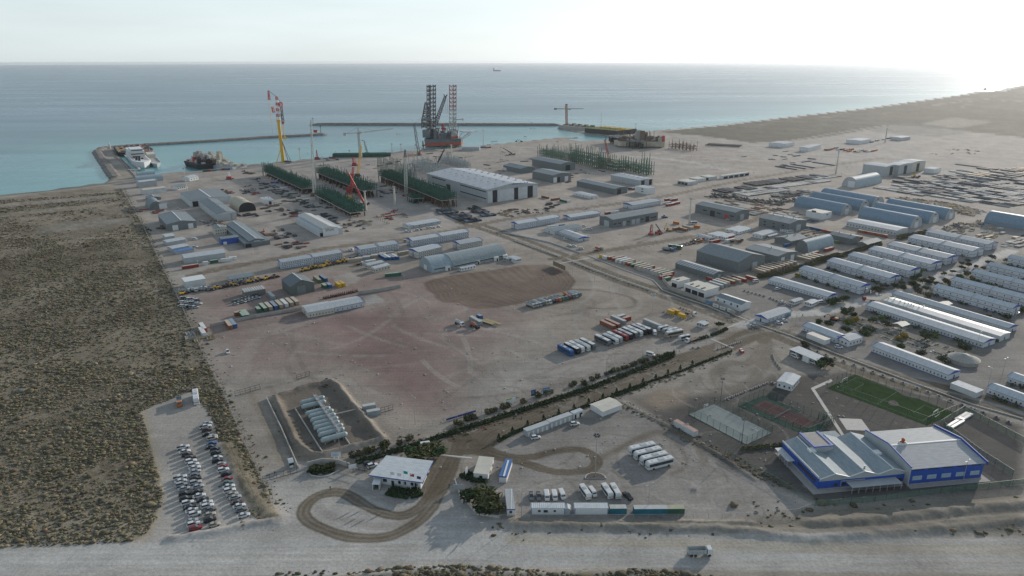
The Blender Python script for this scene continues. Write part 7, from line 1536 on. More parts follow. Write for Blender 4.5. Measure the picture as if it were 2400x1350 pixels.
for i,p in enumerate([(940,260),(1010,240),(1110,215),(1170,190),(1290,160),(1320,130),(1480,110),(1600,60)]):bush(WZ('k',*p),rgv.uniform(3.0,4.4),rgv.choice(['olive','grey','pale']),f'dark bush on the bank behind the gatehouse, {ordn(i)} from the left','bushes behind the gatehouse')
for i,(p,s_,c,d_)in enumerate([((1640,250),5.0,'green','green bush left of the orange-leaved tree'),((1760,255),6.2,'olive','big olive tree behind the gatehouse roof'),((1850,200),5.5,'olive','reddish-green tree next to the white van'),((1900,250),4.8,'green','green tree at the right rear of the gatehouse')]):
 tree(WZ('k',*p),s_*.75,s_,c,d_,'trees behind the gatehouse')
for i,(p,h_,w_,c,d_)in enumerate([((160,500),5.5,4.5,'dark','dark tree at the left of the walled gate garden'),((255,520),6.0,5,'green','green tree in the middle of the walled gate garden'),((320,560),7.5,6.5,'olive','largest olive tree in the walled gate garden'),((370,600),5,4.5,'olive','lower olive tree at the right of the walled gate garden'),((300,630),4,4,'dark','dark bush at the front of the walled gate garden')]):
 tree(WZ('m',*p),h_,w_,c,d_,None)
for i,p in enumerate([(560,420),(620,400),(690,380),(480,420)]):bush(WZ('k',*p),3.4,'olive',f'{ordn(i)} bush in the curved bed beside the gate','bushes in the curved bed')
# small conical trees on the verge
cones=[('l',645,650),('l',805,570),('l',983,490),('l',1168,425),('l',1347,358),('l',1525,295),('l',1697,230),('l',1865,172),('l',2025,108),('e',1182,1155),('e',1325,1100),('e',1463,1055),('e',1593,1003),('e',1728,955),('e',1857,905)]
for i,(z_,x,y)in enumerate(cones):tree(WZ(z_,x,y),2.9,2.3,'dark',f'small dark conical tree on the verge of the dirt road, {ordn(i)} from the left','conical trees on the verge','cone')
tree(WZ('e',1655,805),3.6,3.0,'dark','small dark conical tree at the right end of the hedge',None,'cone');tree(WZ('e',2155,490),3.2,3.0,'dark','small dark tree alone at the checkpoint',None)
# camp trees
CT=[(1438,325),(1498,235),(1542,290),(1612,265),(1430,262),(1582,212),(1648,185),(1695,235),(1768,212),(1822,125),(1757,145),(1872,172),(1895,95),(1940,150),(2012,122),(1953,75),(2070,100),(2140,15),(2120,60),(2255,35),(948,355),(845,385),(890,370),(1210,270),(1268,245),(820,550),(1107,640),(1280,555),(1605,655),(1415,740),(1565,800),(1740,850),(1925,755),(1185,525),(975,605),(1035,480),(960,460),(760,890),(642,725),(815,870),(2250,500),(2380,450),(640,725)]
for i,p in enumerate(CT):
 s_=rgv.uniform(3.0,4.3)*(0.8 if p[1]<150 else 1);tree(WZ('f',p[0],p[1]+12),s_*1.1,s_,rgv.choice(['green','dark','green','dark','grey']),f'round dark green garden tree of the camp, {ordn(i)} outward from the dining hall corner','round garden trees of the camp')
CT2=[(rgv.uniform(1150,2350),rgv.uniform(30,470))for _ in range(70)]
for i,p in enumerate(q for q in CT2 if abs(q[1]-(335-(q[0]-1200)*.34))<46 and abs(q[1]-(335-(q[0]-1200)*.34))>16):
 s_=rgv.uniform(2.4,3.8);tree(WZ('f',*p),s_*1.1,s_,rgv.choice(['green','dark','grey','olive']),f'extra small tree along the camp road, {ordn(i)} of the loose ones','loose small trees along the camp road')
for i,(p,c)in enumerate([((1730,55),'yellow'),((860,500),'yellow'),((575,160),'yellow'),((1430,650),'yellow'),((1385,665),'yellow'),((985,540),'bright'),((1040,520),'yellow'),((1250,500),'bright'),((1690,650),'bright'),((1620,320),'olive'),((1560,130),'bright'),((1550,160),'green'),((1400,200),'green'),((1160,280),'green'),((1980,180),'yellow'),((1810,235),'olive'),((2105,500),'olive'),((1120,590),'green'),((1180,600),'green'),((750,530),'green'),((1010,430),'olive')]):
 bush(WZ('f',p[0],p[1]+8),rgv.uniform(3.5,5.5),c,f'{dict(yellow="yellow autumn", bright="bright green", olive="olive green", green="green").get(c)} shrub in the camp gardens, {ordn(i)} in the planting',None)
 # shrubs along the barracks
bi=0
for o in[o for o in list(COL.objects)if o.type=='EMPTY' and o.get('category')in('barrack','building')and(o.name.startswith('barrack')or o.name.startswith('dining'))]:
 w_=[c for c in o.children if c.name.startswith('wall')][0].dimensions;th_=o.rotation_euler[2];Ly=w_[1]
 if 'car park' in o['label']or 'pitch road' in o['label']:continue
 n_=int(Ly/3.2);pp=[]
 for k in range(n_):
  if rgv.random()<0.35:continue
  u,v=-rgv.uniform(1.6,3.8),Ly*(k+rgv.random())/n_;d=rot2(u,v,th_);pp.append((o.location[0]+d[0],o.location[1]+d[1]))
 if not pp:continue
 hb_=MB();P0=pp[0]
 for q in pp:
  l_=leafy(26,1.5,1.5,1.1,1.0,0.34,rgv);hb_.add([(x+q[0]-P0[0],y+q[1]-P0[1],z)for x,y,z in l_.v],l_.f)
 T=thing('shrub_border',f'border of dark shrubs along the {o["label"]}'[:0]+f'dark shrub border in front of {"barrack" if "barrack" in o.name else "dining hall wing"}, {ordn(bi)} counted outward through the camp','shrubs',(P0[0],P0[1],0));part('foliage',hb_,LEAF['dark' if bi%3 else 'green'],T);bi+=1
 # garden beds in the camp
for i in range(34):
 x,y=rgv.uniform(980,1800),0;y=470+(x-980)*.33+rgv.uniform(-10,90);P=WZ('f',x,y)
 T=thing('garden_bed','kerbed garden bed with low shrubs in the camp garden','garden bed',P,R(29+rgv.choice((0,90))),'kerbed garden beds in the camp')
 l_,w_=rgv.uniform(4,9),rgv.uniform(2,4);k_=MB()
 for a,b,c,d in((0,0,l_,.2),(0,w_-.2,l_,w_),(0,.2,.2,w_-.2),(l_-.2,.2,l_,w_-.2)):k_.box(a,b,0,c,d,.25)
 part('kerb',k_,m_conc2,T);f_=leafy(int(l_*w_*2.2),l_/2-.3,w_/2-.3,.4,.4,.2,rgv);part('foliage',MB().add([(x_+l_/2,y_+w_/2,max(.05,z_))for x_,y_,z_ in f_.v],f_.f),LEAF[rgv.choice(['dark','green','olive','olive'])],T)
 # ================================================================== lamps, signs, people
for i,(z_,p,h_)in enumerate([('h',(1660,950),11),('i',(2045,580),8),('e',(930,985),8),('e',(1680,790),8),('e',(1318,810),6),('e',(2005,690),8),('c',(135,345),9),('c',(335,430),9),('c',(808,615),9),('c',(1065,715),9),('c',(1355,815),9),('b',(842,765),9),('b',(1465,545),10),('m',(648,660),11),('m',(1835,590),11),('k',(780,165),7),('f',(1570,640),10),('f',(1320,560),9),('f',(2015,745),10),('f',(1235,640),8),('f',(1630,905),10),('f',(2105,1060),11),('f',(2225,950),9),('l',(445,460),7),('l',(1000,400),0),('j',(1865,780),14),('a',(140,610),9),('d',(1780,750),8),('o',(1880,600),9),('f',(560,570),9)]):
 if h_:lamp(z_,p,h_,2 if i%3 else 1,f'slim grey street lamp, {ordn(i)} counted from the car park outward',th=TH+90*(i%2))
P=WZ('l',1775,1085);h=18.5;T=thing('light_mast','tall thin mast with dark lamp cluster in the middle of the bus lot','light mast',P);part('pole',MB().beam((0,0,0),(0,0,h),.38,.16,8),m_steel,T)
for k in range(6):part('lamp_head',cmesh('lh2',lambda:MB().box(.7,-.3,0,1.3,.3,.6),m_black),None,T,(0,0,h-.4),k*math.pi/3)
b=MB();n=14;pr=[(4.2*math.cos(math.pi*k/n),3.8*math.sin(math.pi*k/n))for k in range(n+1)]
T=thing('planter','half-round white kerbed planter round the lot mast','planter',(P[0],P[1]-1.4,0));part('kerb',MB().prism([(x,y)for x,y in pr],0,.35),m_conc2,T);part('soil',MB().prism([(x*.88,y*.86+.15)for x,y in pr],.352,.42),mat('soil',(0.07,0.055,0.045),.9),T)
for x,y,lb,d_ in((1075,500,'n','left'),(1272,960,'n','right')):
 P=WZ(lb,x,y+(0 if d_=='right' else 60));h=12;T=thing('light_mast',f'dark floodlight mast at the {d_} of the pale court','light mast',P);part('pole',MB().beam((0,0,0),(0,0,h),.25,.14,6),m_black,T)
 for k in range(4):part('lamp_head',cmesh('lh3',lambda:MB().box(.5,-.3,0,1.0,.3,.5),m_black),None,T,(0,0,h-.4),k*math.pi/2+.6)
for z_,p,top,w_,d_ in(('x',(1322,1085),945,1.6,'on the quay right of the giant ring crane'),('A',(2232,1000),668,2.6,'between the green modules at the red crane'),('B',(600,500),402,1.2,'at the quay behind the tall module'),('B',(1343,440),283,1.2,'left of two on the quay behind the long module'),('B',(1502,420),288,1.2,'right of two on the quay behind the long module'),('B',(1390,1345),1042,2.8,'in front of the long module'),('t',(330,1050),700,1.6,'in the machinery yard'),('y',(1264,905),732,1.2,'on the quay right of the drilling rig'),('y',(893,1080),900,3.0,'thick pale one below the rig right leg'),('z',(642,582),440,1.4,'behind the green barge'),('z',(1048,636),550,1.3,'at the shore behind the big vessel'),('v',(795,828),640,2.0,'in the far yard'),('p',(950,405),95,1.0,'at the quay corner'),('y',(1470,1100),925,1.0,'beyond the fabrication hall'),('v',(1215,560),445,2.5,'in the far compound'),('c',(1742,1065),860,0.5,'thin lattice one at the diagonal road')):
 mast(z_,p,top,f'pale floodlight mast {d_}',w_)
def sign(zone,p,w_,h_,z0,m_,label,th=25,legs=2,name='sign_board'):
 P=WZ(zone,*p);T=thing(name,label,'sign',P,R(th))
 for k in range(legs):part('leg',MB().beam((-w_/2+w_*(k+.5)/legs,.1,0),(-w_/2+w_*(k+.5)/legs,.1,z0+h_),.18),m_white,T)
 part('panel',MB().box(-w_/2,-.06,z0,w_/2,.04,z0+h_),m_,T);return T
m_sky=mat('sign_blue',(0.06,0.22,0.42),.6);m_navy=mat('sign_navy',(0.02,0.04,0.12),.6)
T=sign('k',(745,315),3.6,2.0,2.6,m_white,'white billboard on two thick legs in front of the tank farm',5);part('blue_band',MB().box(-1.7,-.1,4.3,1.7,-.061,4.5),m_sky,T)
for k in range(3):part('text_line',MB().box(-1.4,-.1,2.9+.4*k,1.0+.1*k,-.061,3.05+.4*k),m_sky,T)
T=sign('l',(1050,150),2.4,3.2,.6,m_navy,'tall dark navy sign panel on the fence');part('emblem',MB().box(-.8,-.1,1.6,.5,-.061,3.2),m_sky,T)
T=sign('l',(1200,115),3.6,2.6,.8,m_sky,'light blue sign board right of the navy one');part('text_line',MB().box(-1.4,-.1,2.2,1.2,-.061,2.5).box(-1.4,-.1,1.5,.8,-.061,1.75),m_white,T)
T=sign('l',(785,235),5.0,2.4,.8,m_white,'white sign board with green top on the fence');part('green_band',MB().box(-2.4,-.1,2.5,0.6,-.061,3.1),mat('sign_green',(0.25,0.33,0.03),.6),T)
T=sign('k',(935,415),3.0,1.8,1.0,m_white,'white board beside the gatehouse gate');T=sign('m',(60,400),4.0,2.2,.6,m_lgrey,'pale blue board on the garden wall corner',0)
sign('l',(268,1080),1.6,3.6,.5,m_white,'tall white totem sign before the portable office',60,1)
for k,(x,y)in enumerate(((985,1105),(1065,1135),(1155,1165))):T=sign('d',(x,y),4.4,2.2,.3,m_white,f'white wall banner with drawing, {ordn(k)} from the left beside the gabled office',-52);part('drawing',MB().box(-1.4,-.1,.9,1.2,-.061,1.9),m_steel,T)
sign('d',(900,1065),4,2,.3,m_sky,'sky blue wall banner left of the white ones',-52);sign('d',(1840,1215),3,2.2,.3,mat('sign_teal',(0.05,0.25,0.28),.6),'teal board beside the camp entrance cars',30)
P,Q=WZ('l',30,437),WZ('l',370,335);Ln=math.hypot(Q[0]-P[0],Q[1]-P[1]);T=thing('fence_banner','long strip of blue lettering hung low on the road fence','banner',P,math.atan2(Q[1]-P[1],Q[0]-P[0]))
for k in range(48):
 if k%9==8:continue
 part('letter',cmesh(('letter',k%4),lambda:MB().box(0,0,.3,.45+.08*(k%4),.06,1.25).box(0,-.02,.3,.16,.0,1.25+.1*(k%2)),m_blue),None,T,(Ln*k/48,0,0))
P,Q=WZ('c',580,515),WZ('c',725,580);T=thing('notice_boards','row of brown framed notice panels at the crossing','notice board',P,math.atan2(Q[1]-P[1],Q[0]-P[0]));Ln=math.hypot(Q[0]-P[0],Q[1]-P[1])
for k in range(5):part('panel',cmesh('nb',lambda:MB().box(.1,0,.6,Ln/5-.1,.1,4.2),mat('board_brown',(0.20,0.15,0.09),.7)),None,T,(Ln*k/5,0,0));part('post',cmesh('nbp',lambda:MB().beam((0,.1,0),(0,.1,4.4),.2),m_lgrey),None,T,(Ln*k/5,0,0))
for k in range(2):
 P=WZ('n',1265+k*12,92+16*k);T=thing('barrier_booth',f'small red and white checkpoint block, {("rear", "front")[k]}','barrier',P,R(20));part('block',MB().box(-1,-.6,0,1,.6,1.2),m_red,T);part('cap',MB().box(-.7,-.5,1.201,.7,.5,1.5),m_white,T)
P=WZ('l',470,570);T=thing('stop_sign','round red road sign on a thin pole at the junction','road sign',P);part('pole',MB().beam((0,0,0),(0,0,2.6),.09),m_steel,T);part('disc',MB().beam((0,-.06,2.6),(0,-.1,2.6),1.1,None,12),m_red,T)
# people: one continuous skinned body
def body_mesh(pose):
 me=bpy.data.meshes.new('body');s_=.22 if pose=='walk' else.08
 V=[(0,0,.95),(0,0,1.2),(0,0,1.42),(0,0,1.52),(0,0,1.68),(.1,0,.9),(.12,s_,.5),(.12,s_*1.3,.08),(.12,s_*1.3-.14,.04),(-.1,0,.9),(-.12,-s_,.5),(-.12,-s_*1.6,.08),(-.12,-s_*1.6-.14,.04),(.19,0,1.4),(.25,-s_*.6,1.12),(.24,-s_*1.2,.88),(-.19,0,1.4),(-.25,s_*.6,1.12),(-.24,s_*1.0,.88)]
 Ed=[(0,1),(1,2),(2,3),(3,4),(0,5),(5,6),(6,7),(7,8),(0,9),(9,10),(10,11),(11,12),(2,13),(13,14),(14,15),(2,16),(16,17),(17,18)]
 rr=[.15,.15,.13,.06,.11,.1,.07,.05,.045,.1,.07,.05,.045,.07,.05,.04,.07,.05,.04]
 me.from_pydata(V,Ed,[]);o=bpy.data.objects.new('tmp',me);COL.objects.link(o);m_=o.modifiers.new('s','SKIN')
 for i,r0 in enumerate(rr):me.skin_vertices[0].data[i].radius=(r0,r0)
 me.skin_vertices[0].data[0].use_root=True;sb=o.modifiers.new('u','SUBSURF');sb.levels=1;sb.render_levels=1
 bpy.context.view_layer.update();q=bpy.data.meshes.new_from_object(o.evaluated_get(bpy.context.evaluated_depsgraph_get()));bpy.data.objects.remove(o);return q
BM={}
m_skin=mat('skin',(0.35,0.22,0.16),.6);m_hiv=mat('hi_vis_orange',(0.7,0.15,0.02),.6);m_cloth=mat('dark_cloth',(0.03,0.035,0.05),.9)
def person(P,th,cloth,label,pose='walk',hat=None):
 if pose not in BM:BM[pose]=body_mesh(pose)
 me=BM[pose].copy();me.materials.clear();me.materials.append(cloth);me.materials.append(m_skin)
 for p_ in me.polygons:p_.material_index=1 if(p_.center.z>1.5 or(p_.center.z<.9 and abs(p_.center.x)>.2))else 0
 T=thing('person',label,'person',P,R(th));part('body',me,None,T);part('hair',MB().ball((0,.01,1.76),.115,8,5,.8),hat or m_dark,T)
for z_,x,y,c,d_,ps in(('k',672,640,m_cloth,'person in dark clothes walking near the looped track','walk'),('k',1772,640,m_cloth,'person in dark clothes at the gatehouse right corner','stand'),('k',1745,705,m_cloth,'person in dark clothes by the kerb below the flagpoles','stand'),('i',2068,200,m_cloth,'person in dark clothes inside the bar gate','walk'),('f',620,485,m_cloth,'person walking on the camp road before the garden','walk'),('f',1023,370,m_cloth,'person standing at the camp road bend','stand'),('a',728,1185,m_hiv,'person in orange workwear by the left containers','walk'),('p',1237,1145,m_hiv,'person in orange workwear in the left yard lane','stand'),('p',1862,1320,m_hiv,'person in orange workwear beside the far road','stand'),('d',1188,740,m_hiv,'person in orange workwear beside the biggest hangar','walk'),('c',1052,135,m_hiv,'person in orange workwear at the long grey workshop','stand'),('d',2005,1210,m_cloth,'person walking past the camp entrance office','walk')):
 person(WZ(z_,x,y),rgv.uniform(0,360),c,d_,ps,m_white if c is m_hiv else None)
 # ================================================================== harbour: modules, cranes, rig, ships
def PT(P,zone,x,y,dy=0.0):
 a,b=ab(*px(zone,x,y));Y=P[1]+dy;z=CAMH-Y*(SP+b*CP)/(CP-b*SP);t=(CAMH-z)/(SP+b*CP);return Vector((a*t-P[0],dy,z))
m_gt=mat('module_deck',(0.055,0.075,0.06),.8,0,.3,.5,.1)
def module(name,label,S,dk,ht,nx,ny,deckc=None,edge=m_conc,colm=m_green,seed=1,scaff=None,legs=m_brown,hv=0.5,fill=260,tallfn=None):
 P,t,lx,ly=S;T=thing(name,label,'steel module',P,t);rg=random.Random(seed)
 if dk>0:
  part('deck',MB().box(0,0,dk-.5,lx,ly,dk),deckc or m_gt,T)
  e=MB();e.box(-.25,-.25,dk-.45,lx+.25,-.01,dk+.15).box(-.25,-.01,dk-.45,-.01,ly,dk+.15);part('edge_beam',e,edge,T)
  for i in range(max(3,nx//2)):
   for j in range(max(4,ny//2)):part('leg',cmesh(('mleg',round(dk)),lambda:MB().beam((0,0,0),(0,0,dk-.5),.9,.9,4),legs),None,T,(1+(lx-2)*i/(max(3,nx//2)-1),1+(ly-2)*j/(max(4,ny//2)-1),0))
  b=MB()
  for _ in range(int(lx*ly/26)):x,y=rg.uniform(1,lx-3),rg.uniform(1,ly-3);b.box(x,y,rg.uniform(0,dk*.3),x+rg.uniform(.8,3),y+rg.uniform(.8,3),rg.uniform(dk*.4,dk-.6))
  tag(part('underdeck_gear',b,scaff or m_dark,T),kind='stuff')
 hs=sorted({round(ht*k,1)for k in(.75,1.0,1.25)});nc=0
 for i in range(nx):
  for j in range(ny):
   x,y=.8+(lx-1.6)*i/(nx-1),.8+(ly-1.6)*j/(ny-1);hh=rg.choice(hs)
   if tallfn:hh=tallfn(j/(ny-1),hh)
   nc+=1
   if nc>300:break
   part('column',cmesh(('mcol',hh),lambda:MB().beam((0,0,0),(0,0,hh),.62,.5,4),colm),None,T,(x,y,dk))
 b=MB()
 for lev in(.28,.55,.8):
  for i in range(nx):x=.8+(lx-1.6)*i/(nx-1);b.beam((x,.8,dk+ht*lev),(x,ly-.8,dk+ht*lev),.42)if rg.random()<(.9 if lev<.7 else.3)else None
  for j in range(ny):
   y=.8+(ly-1.6)*j/(ny-1)
   if rg.random()<(.95 if lev<.7 else.35):b.beam((.8,y,dk+ht*lev),(lx-.8,y,dk+ht*lev),.42)
 for j in range(ny-1):
  for x in(.8,lx-.8):
   if rg.random()<.4:b.beam((x,.8+(ly-1.6)*j/(ny-1),dk),(x,.8+(ly-1.6)*(j+1)/(ny-1),dk+ht*.55),.3)
 for _ in range(fill):
  x,y,z=rg.uniform(1,lx-1),rg.uniform(1,ly-1),dk+rg.uniform(0,ht*.75);l_=rg.uniform(1,4);k=rg.random()
  b.beam((x,y,z),(x+(l_ if k<.5 else 0),y+(l_ if k>=.5 else 0),z+rg.uniform(-.5,.5)),rg.uniform(.25,.7))
 tag(part('bracing',b,colm,T),kind='stuff')
 return T
def top_site(zone,B_,C_,A_,z):
 P=WZ(zone,*B_,z);PA=WZ(zone,*A_,z);PC=WZ(zone,*C_,z);t=math.atan2(PA[1]-P[1],PA[0]-P[0])-math.pi/2
 return P,t,(PC[0]-P[0])*math.cos(t)+(PC[1]-P[1])*math.sin(t),math.hypot(PA[0]-P[0],PA[1]-P[1])
module('steel_module','long low green steel module on legs, nearest the ring crane',top_site('A',(1110,622),(1300,600),(402,300),7),7,10,5,26,seed=1,fill=420)
module('steel_module','dark green steel module behind the tall red and white mast',top_site('B',(838,1110),(1102,1088),(-20,770),9),9,10,5,28,seed=2,fill=420)
module('steel_module','short green steel module nearest the road with pale deck edge',top_site('A',(1950,1046),(2222,1010),(1330,722),5),5,9,6,18,seed=3,fill=420,edge=m_conc2,tallfn=lambda v,h:h*1.6 if v>.72 and int(v*50)%3==0 else h)
module('steel_module','longest and tallest steel module, green at the back and scaffolded brown in front',top_site('r',(570,782),(775,752),(-330,420),9),9,9.5,6,44,seed=4,fill=800,scaff=m_brown,tallfn=lambda v,h:h*(2.0 if v>.55 else.9))
for(B_,C_,A_,ht,nx,ny,d_)in(((885,318),(1010,300),(350,218),17,4,20,'farthest left of the row behind the dark workshops'),((1180,400),(1290,382),(760,300),24,5,16,'second and tallest of the row behind the dark workshops'),((1480,440),(1580,425),(1150,370),18,5,14,'third of the row behind the dark workshops'),((1890,492),(1900,470),(1490,400),16,4,12,'nearest of the row behind the pale long workshop')):
 S=top_site('s',B_,C_,A_,0);S=(S[0],S[1],max(14,min(40,abs(S[2]))),S[3]);module('steel_module',f'open green steel frame module, {d_}',S,0,ht,nx,ny,seed=ny,fill=360,colm=mat('green_steel_pale',(0.075,0.16,0.115),.6,0,.2,.3,.05,.1),tallfn=(lambda v,h:h*(1.6 if v<.25 else 1))if ny==12 else None)
m_pale_st=mat('pale_steel',(0.33,0.36,0.36),.5,0,.1,.4,.05,.1)
S=top_site('r',(860,330),(1000,320),(520,240),0);module('steel_module','pale grey unpainted module behind the fabrication hall',S,0,12,4,16,colm=m_pale_st,seed=31,fill=200)
S=top_site('r',(430,470),(620,440),(100,330),0);module('steel_module','pale grey thin-columned module between the long module and the hall',S,0,20,4,12,colm=m_pale_st,seed=32,fill=160)
S=top_site('r',(165,830),(330,790),(10,745),0);module('support_frame','dark green support frame under the red-based lattice crane',(S[0],S[1],14,22),6,3,4,5,seed=33,fill=60,legs=m_green)
S=top_site('z',(1690,875),(1700,840),(1510,850),0);module('steel_module','small brown pipe rack frame standing alone in the far yard',(S[0],S[1],18,55),0,14,3,7,colm=m_brown,seed=34,fill=90)
m_lat=mat('crane_lattice_green',(0.12,0.22,0.16),.5);m_latw=mat('crane_lattice_pale',(0.36,0.40,0.38),.5)
def crane_thing(zone,p,label,name='crawler_crane'):P=WZ(zone,*p);return P,thing(name,label,'crane',P)
# ring crane
P,T=crane_thing('x',(1112,1100),'giant yellow ring crane with red and white boom on the quay','ring_crane')
u=lambda x,y,dy=0:PT(P,'x',x,y,dy)
part('main_boom',MB().beam(u(1120,1098),u(1062,610),5.2,4.2,8),m_yel,T);part('boom_collar',MB().beam(u(1064,622),u(1063,604),6.2,6.2,8),m_yel,T)
for k in range(8):
 a_=u(1062,605).lerp(u(1042,335),k/8);b_=u(1062,605).lerp(u(1042,335),(k+1)/8);part('boom_section',MB().lattice(a_,b_,4.4-.2*k,4.2-.2*k,2,.55,.4),(m_white,m_red)[k%2],T)
part('jib_section',MB().lattice(u(955,370),u(945,262),3,1.5,4,.5,.4),m_red,T);part('jib_section',MB().lattice(u(1092,455),u(1090,400),4.5,4.5,2,.6,.5),m_red,T);part('jib_section',MB().lattice(u(1010,520),u(992,450),3,2.4,3,.5,.4),m_red,T);part('jib_section',MB().lattice(u(1075,560),u(1095,460),3,3,4,.5,.4),m_white,T)
part('pendant',MB().beam(u(945,262),u(1042,335),.5).beam(u(1042,335),u(1090,400),.6).beam(u(1108,640),u(1092,455),1.0),m_black,T)
part('hoist_rope',MB().beam(u(955,370),u(988,650),.55),m_yel,T);part('hoist_rope',MB().beam(u(988,650),u(1000,778),.5),m_steel,T)
part('back_mast',MB().lattice(u(1118,640),u(1098,455),3,2.4,8,.5,.35),m_black,T);part('mast_foot',MB().beam(u(1118,655),u(1116,632),3.2),m_red,T);part('counter_hook',MB().beam(u(1120,655),u(1132,800),.8).beam(u(1108,820),u(1170,822),1.2).beam(u(1132,790),u(1120,818),.8).beam(u(1132,790),u(1150,818),.8),m_yel,T)
part('strut',MB().beam(u(1098,825),u(1180,1090),1.0).beam(u(1100,840),u(1215,1110),.7),m_black,T);part('strut',MB().beam(u(1084,960),u(1040,1108),.8),m_yel,T)
part('base_frame',MB().beam(u(1028,1110),u(1175,1100),2.4),m_yel,T);part('crawler_track',MB().beam(u(1020,1122),u(1052,1112),3.4),m_black,T);part('machine_house',MB().beam(u(1140,1098),u(1215,1106),5.0),m_black,T);part('counterweight',MB().beam(u(1145,1130,-14),u(1208,1128,-14),5.0),m_black,T);part('crawler_track',MB().beam(u(1120,1095),u(1170,1092),3.0),m_black,T)
def lat_crane(zone,base,tip,label,mcol,w=2.2,body=m_red,rope=None,mast_=None,w2=None,t=.35,hh=2.6,hook=None):
 P,T=crane_thing(zone,base,label);v=lambda x,y,dy=0:PT(P,zone,x,y,dy)
 part('boom',MB().lattice(Vector((0,0,2)),v(*tip),w,w2 or w*.6,None,t),mcol,T)
 part('machine_house',MB().box(-4,-2,1.4,3,2,1.4+hh),body,T);part('crawler_tracks',MB().box(-4.5,-3,0,4.5,-1.8,1.4).box(-4.5,1.8,0,4.5,3,1.4),m_black,T)
 if mast_:part('back_mast',MB().lattice(Vector((-2,0,3)),v(*mast_),1.6,.8,None,.3),body,T);part('pendant',MB().beam(v(*mast_),v(*tip),.25),m_black,T)
 if hook:part('hoist_rope',MB().beam(v(*tip),v(*hook),.22),m_black,T);part('hook_block',MB().ball(v(*hook),1.1),m_black,T)
 return P,T,v
lat_crane('A',(1330,745),(1265,-590),'tall pale green lattice boom crane between the green modules',m_latw,3.4,m_brown,w2=1.2)
P,T,v=lat_crane('y',(512,1020),(452,650),'orange crawler crane with tall grey boom beside the drilling rig',m_black,4,m_org,mast_=(560,935),hook=(468,900),t=.5,hh=4);part('back_stay',MB().beam(v(450,650),v(572,555),.3),m_black,T);part('spare_boom',MB().lattice(v(370,1010),v(510,1018),2.4,2.4,None,.4),m_org,T)
lat_crane('B',(690,660),(660,520),'short red lattice crane at the back of the tall module',m_red,4,m_red,t=.6,hh=3)
lat_crane('B',(740,850),(800,310),'yellow and pale lattice crane rising from the tall module',m_yel,2.8,m_brown,t=.35)
lat_crane('B',(910,468),(850,222),'small green crane on the quay behind the module',m_lat,2.4,m_green,hook=(818,218),t=.4)
lat_crane('z',(740,1000),(688,740),'red lattice crane standing inside the green frames',m_red,3,m_red,t=.5);lat_crane('A',(1380,100),(1362,-60),'small red crane at the quay edge',m_red,1.6,m_red,t=.4);lat_crane('x',(495,1300),(478,1215),'small red and white mast crane near the quay corner',m_white,3,m_red,t=.4)
# red-base lattice tower
P,T=crane_thing('B',(1600,1200),'pale lattice tower crane mast standing on a red square base','tower_crane');P0=P;v=lambda x,y,dy=0:PT(P0,'B',x,y,dy)
part('mast',MB().lattice(v(1590,1180),v(1572,520),3.2,3.2,26,.4,.28),m_latw,T);part('mast_head',MB().lattice(v(1572,520),v(1570,380),3,.8,5,.4),m_black,T);b=MB()
for a_,c_ in(((1520,1185),(1605,1165)),((1605,1165),(1705,1200)),((1705,1200),(1610,1215)),((1610,1215),(1520,1185))):b.beam(v(*a_),v(*c_),1.1)
part('red_base',b,m_red,T)
# hammerhead tower cranes
P,T=crane_thing('x',(2028,1075),'grey tower crane with long level jib above the tall module','tower_crane');P1=P;v=lambda x,y,dy=0:PT(P1,'x',x,y,dy)
part('mast',MB().lattice(v(2028,1050),v(2004,765),4,3.4,18,.55,.4),m_latw,T);part('tower_top',MB().lattice(v(2004,765),v(1995,690),3,1,4,.4),m_latw,T);part('counter_jib',MB().beam(v(1842,762),v(2004,757),1.6,1.2),m_steel,T);part('counterweight',MB().beam(v(1842,752),v(1842,788),4.5),m_steel,T);part('jib',MB().lattice(v(2004,757),v(2405,708,60),1.8,1.2,26,.3,.2),m_latw,T);part('cab',MB().beam(v(1995,752),v(2045,752),2.6),m_steel,T);part('pendant',MB().beam(v(1995,690),v(1870,758),.25).beam(v(1995,690),v(2200,735,30),.2),m_black,T)
P,T=crane_thing('z',(240,562),'orange and white tower crane on the pier head','tower_crane');P2=P;v=lambda x,y,dy=0:PT(P2,'z',x,y,dy)
part('mast',MB().lattice(v(240,560),v(236,330),5,5,16,.9,.6),m_org,T);part('tower_top',MB().beam(v(236,330),v(238,320),5).beam(v(232,322),v(252,322),1.6),m_black,T);part('jib',MB().beam(v(110,376),v(440,374),1.6,1.0),m_black,T);part('counterweight',MB().beam(v(108,368),v(108,384),7),m_black,T);part('trolley',MB().beam(v(275,372),v(275,385),5),m_black,T);part('base',MB().beam(v(200,565),v(275,555),4),m_org,T)
# telescopic cranes
def tele(zone,base,tip,label,mcol,w=1.6,body=None):
 P=WZ(zone,*base);T=thing('mobile_crane',label,'crane',P);v=PT(P,zone,*tip);s0=Vector((0,0,2.5));k0=s0.lerp(v,.4);k1=s0.lerp(v,.7)
 part('boom',MB().beam(s0,k0,w).beam(k0,k1,w*.8).beam(k1,v,w*.6),mcol,T);part('carrier',MB().box(-6,-1.4,.8,6,1.4,2.0),body or m_dark,T);part('cab',MB().box(4.2,-1.3,2.0,6,1.3,3.2),m_glass,T);add_wheels(T,(-4.6,-3,2,3.6),1.3,.75,.5);return T
tele('A',(2205,905),(1915,318),'bright red telescopic crane leaning left over the modules',m_red,2.0);tele('B',(2122,690),(2262,370),'dark telescopic crane leaning right behind the hall',m_dark,2.6);tele('C',(640,655),(760,515),'white telescopic crane between the white cabins',m_white,1.2,m_brown)
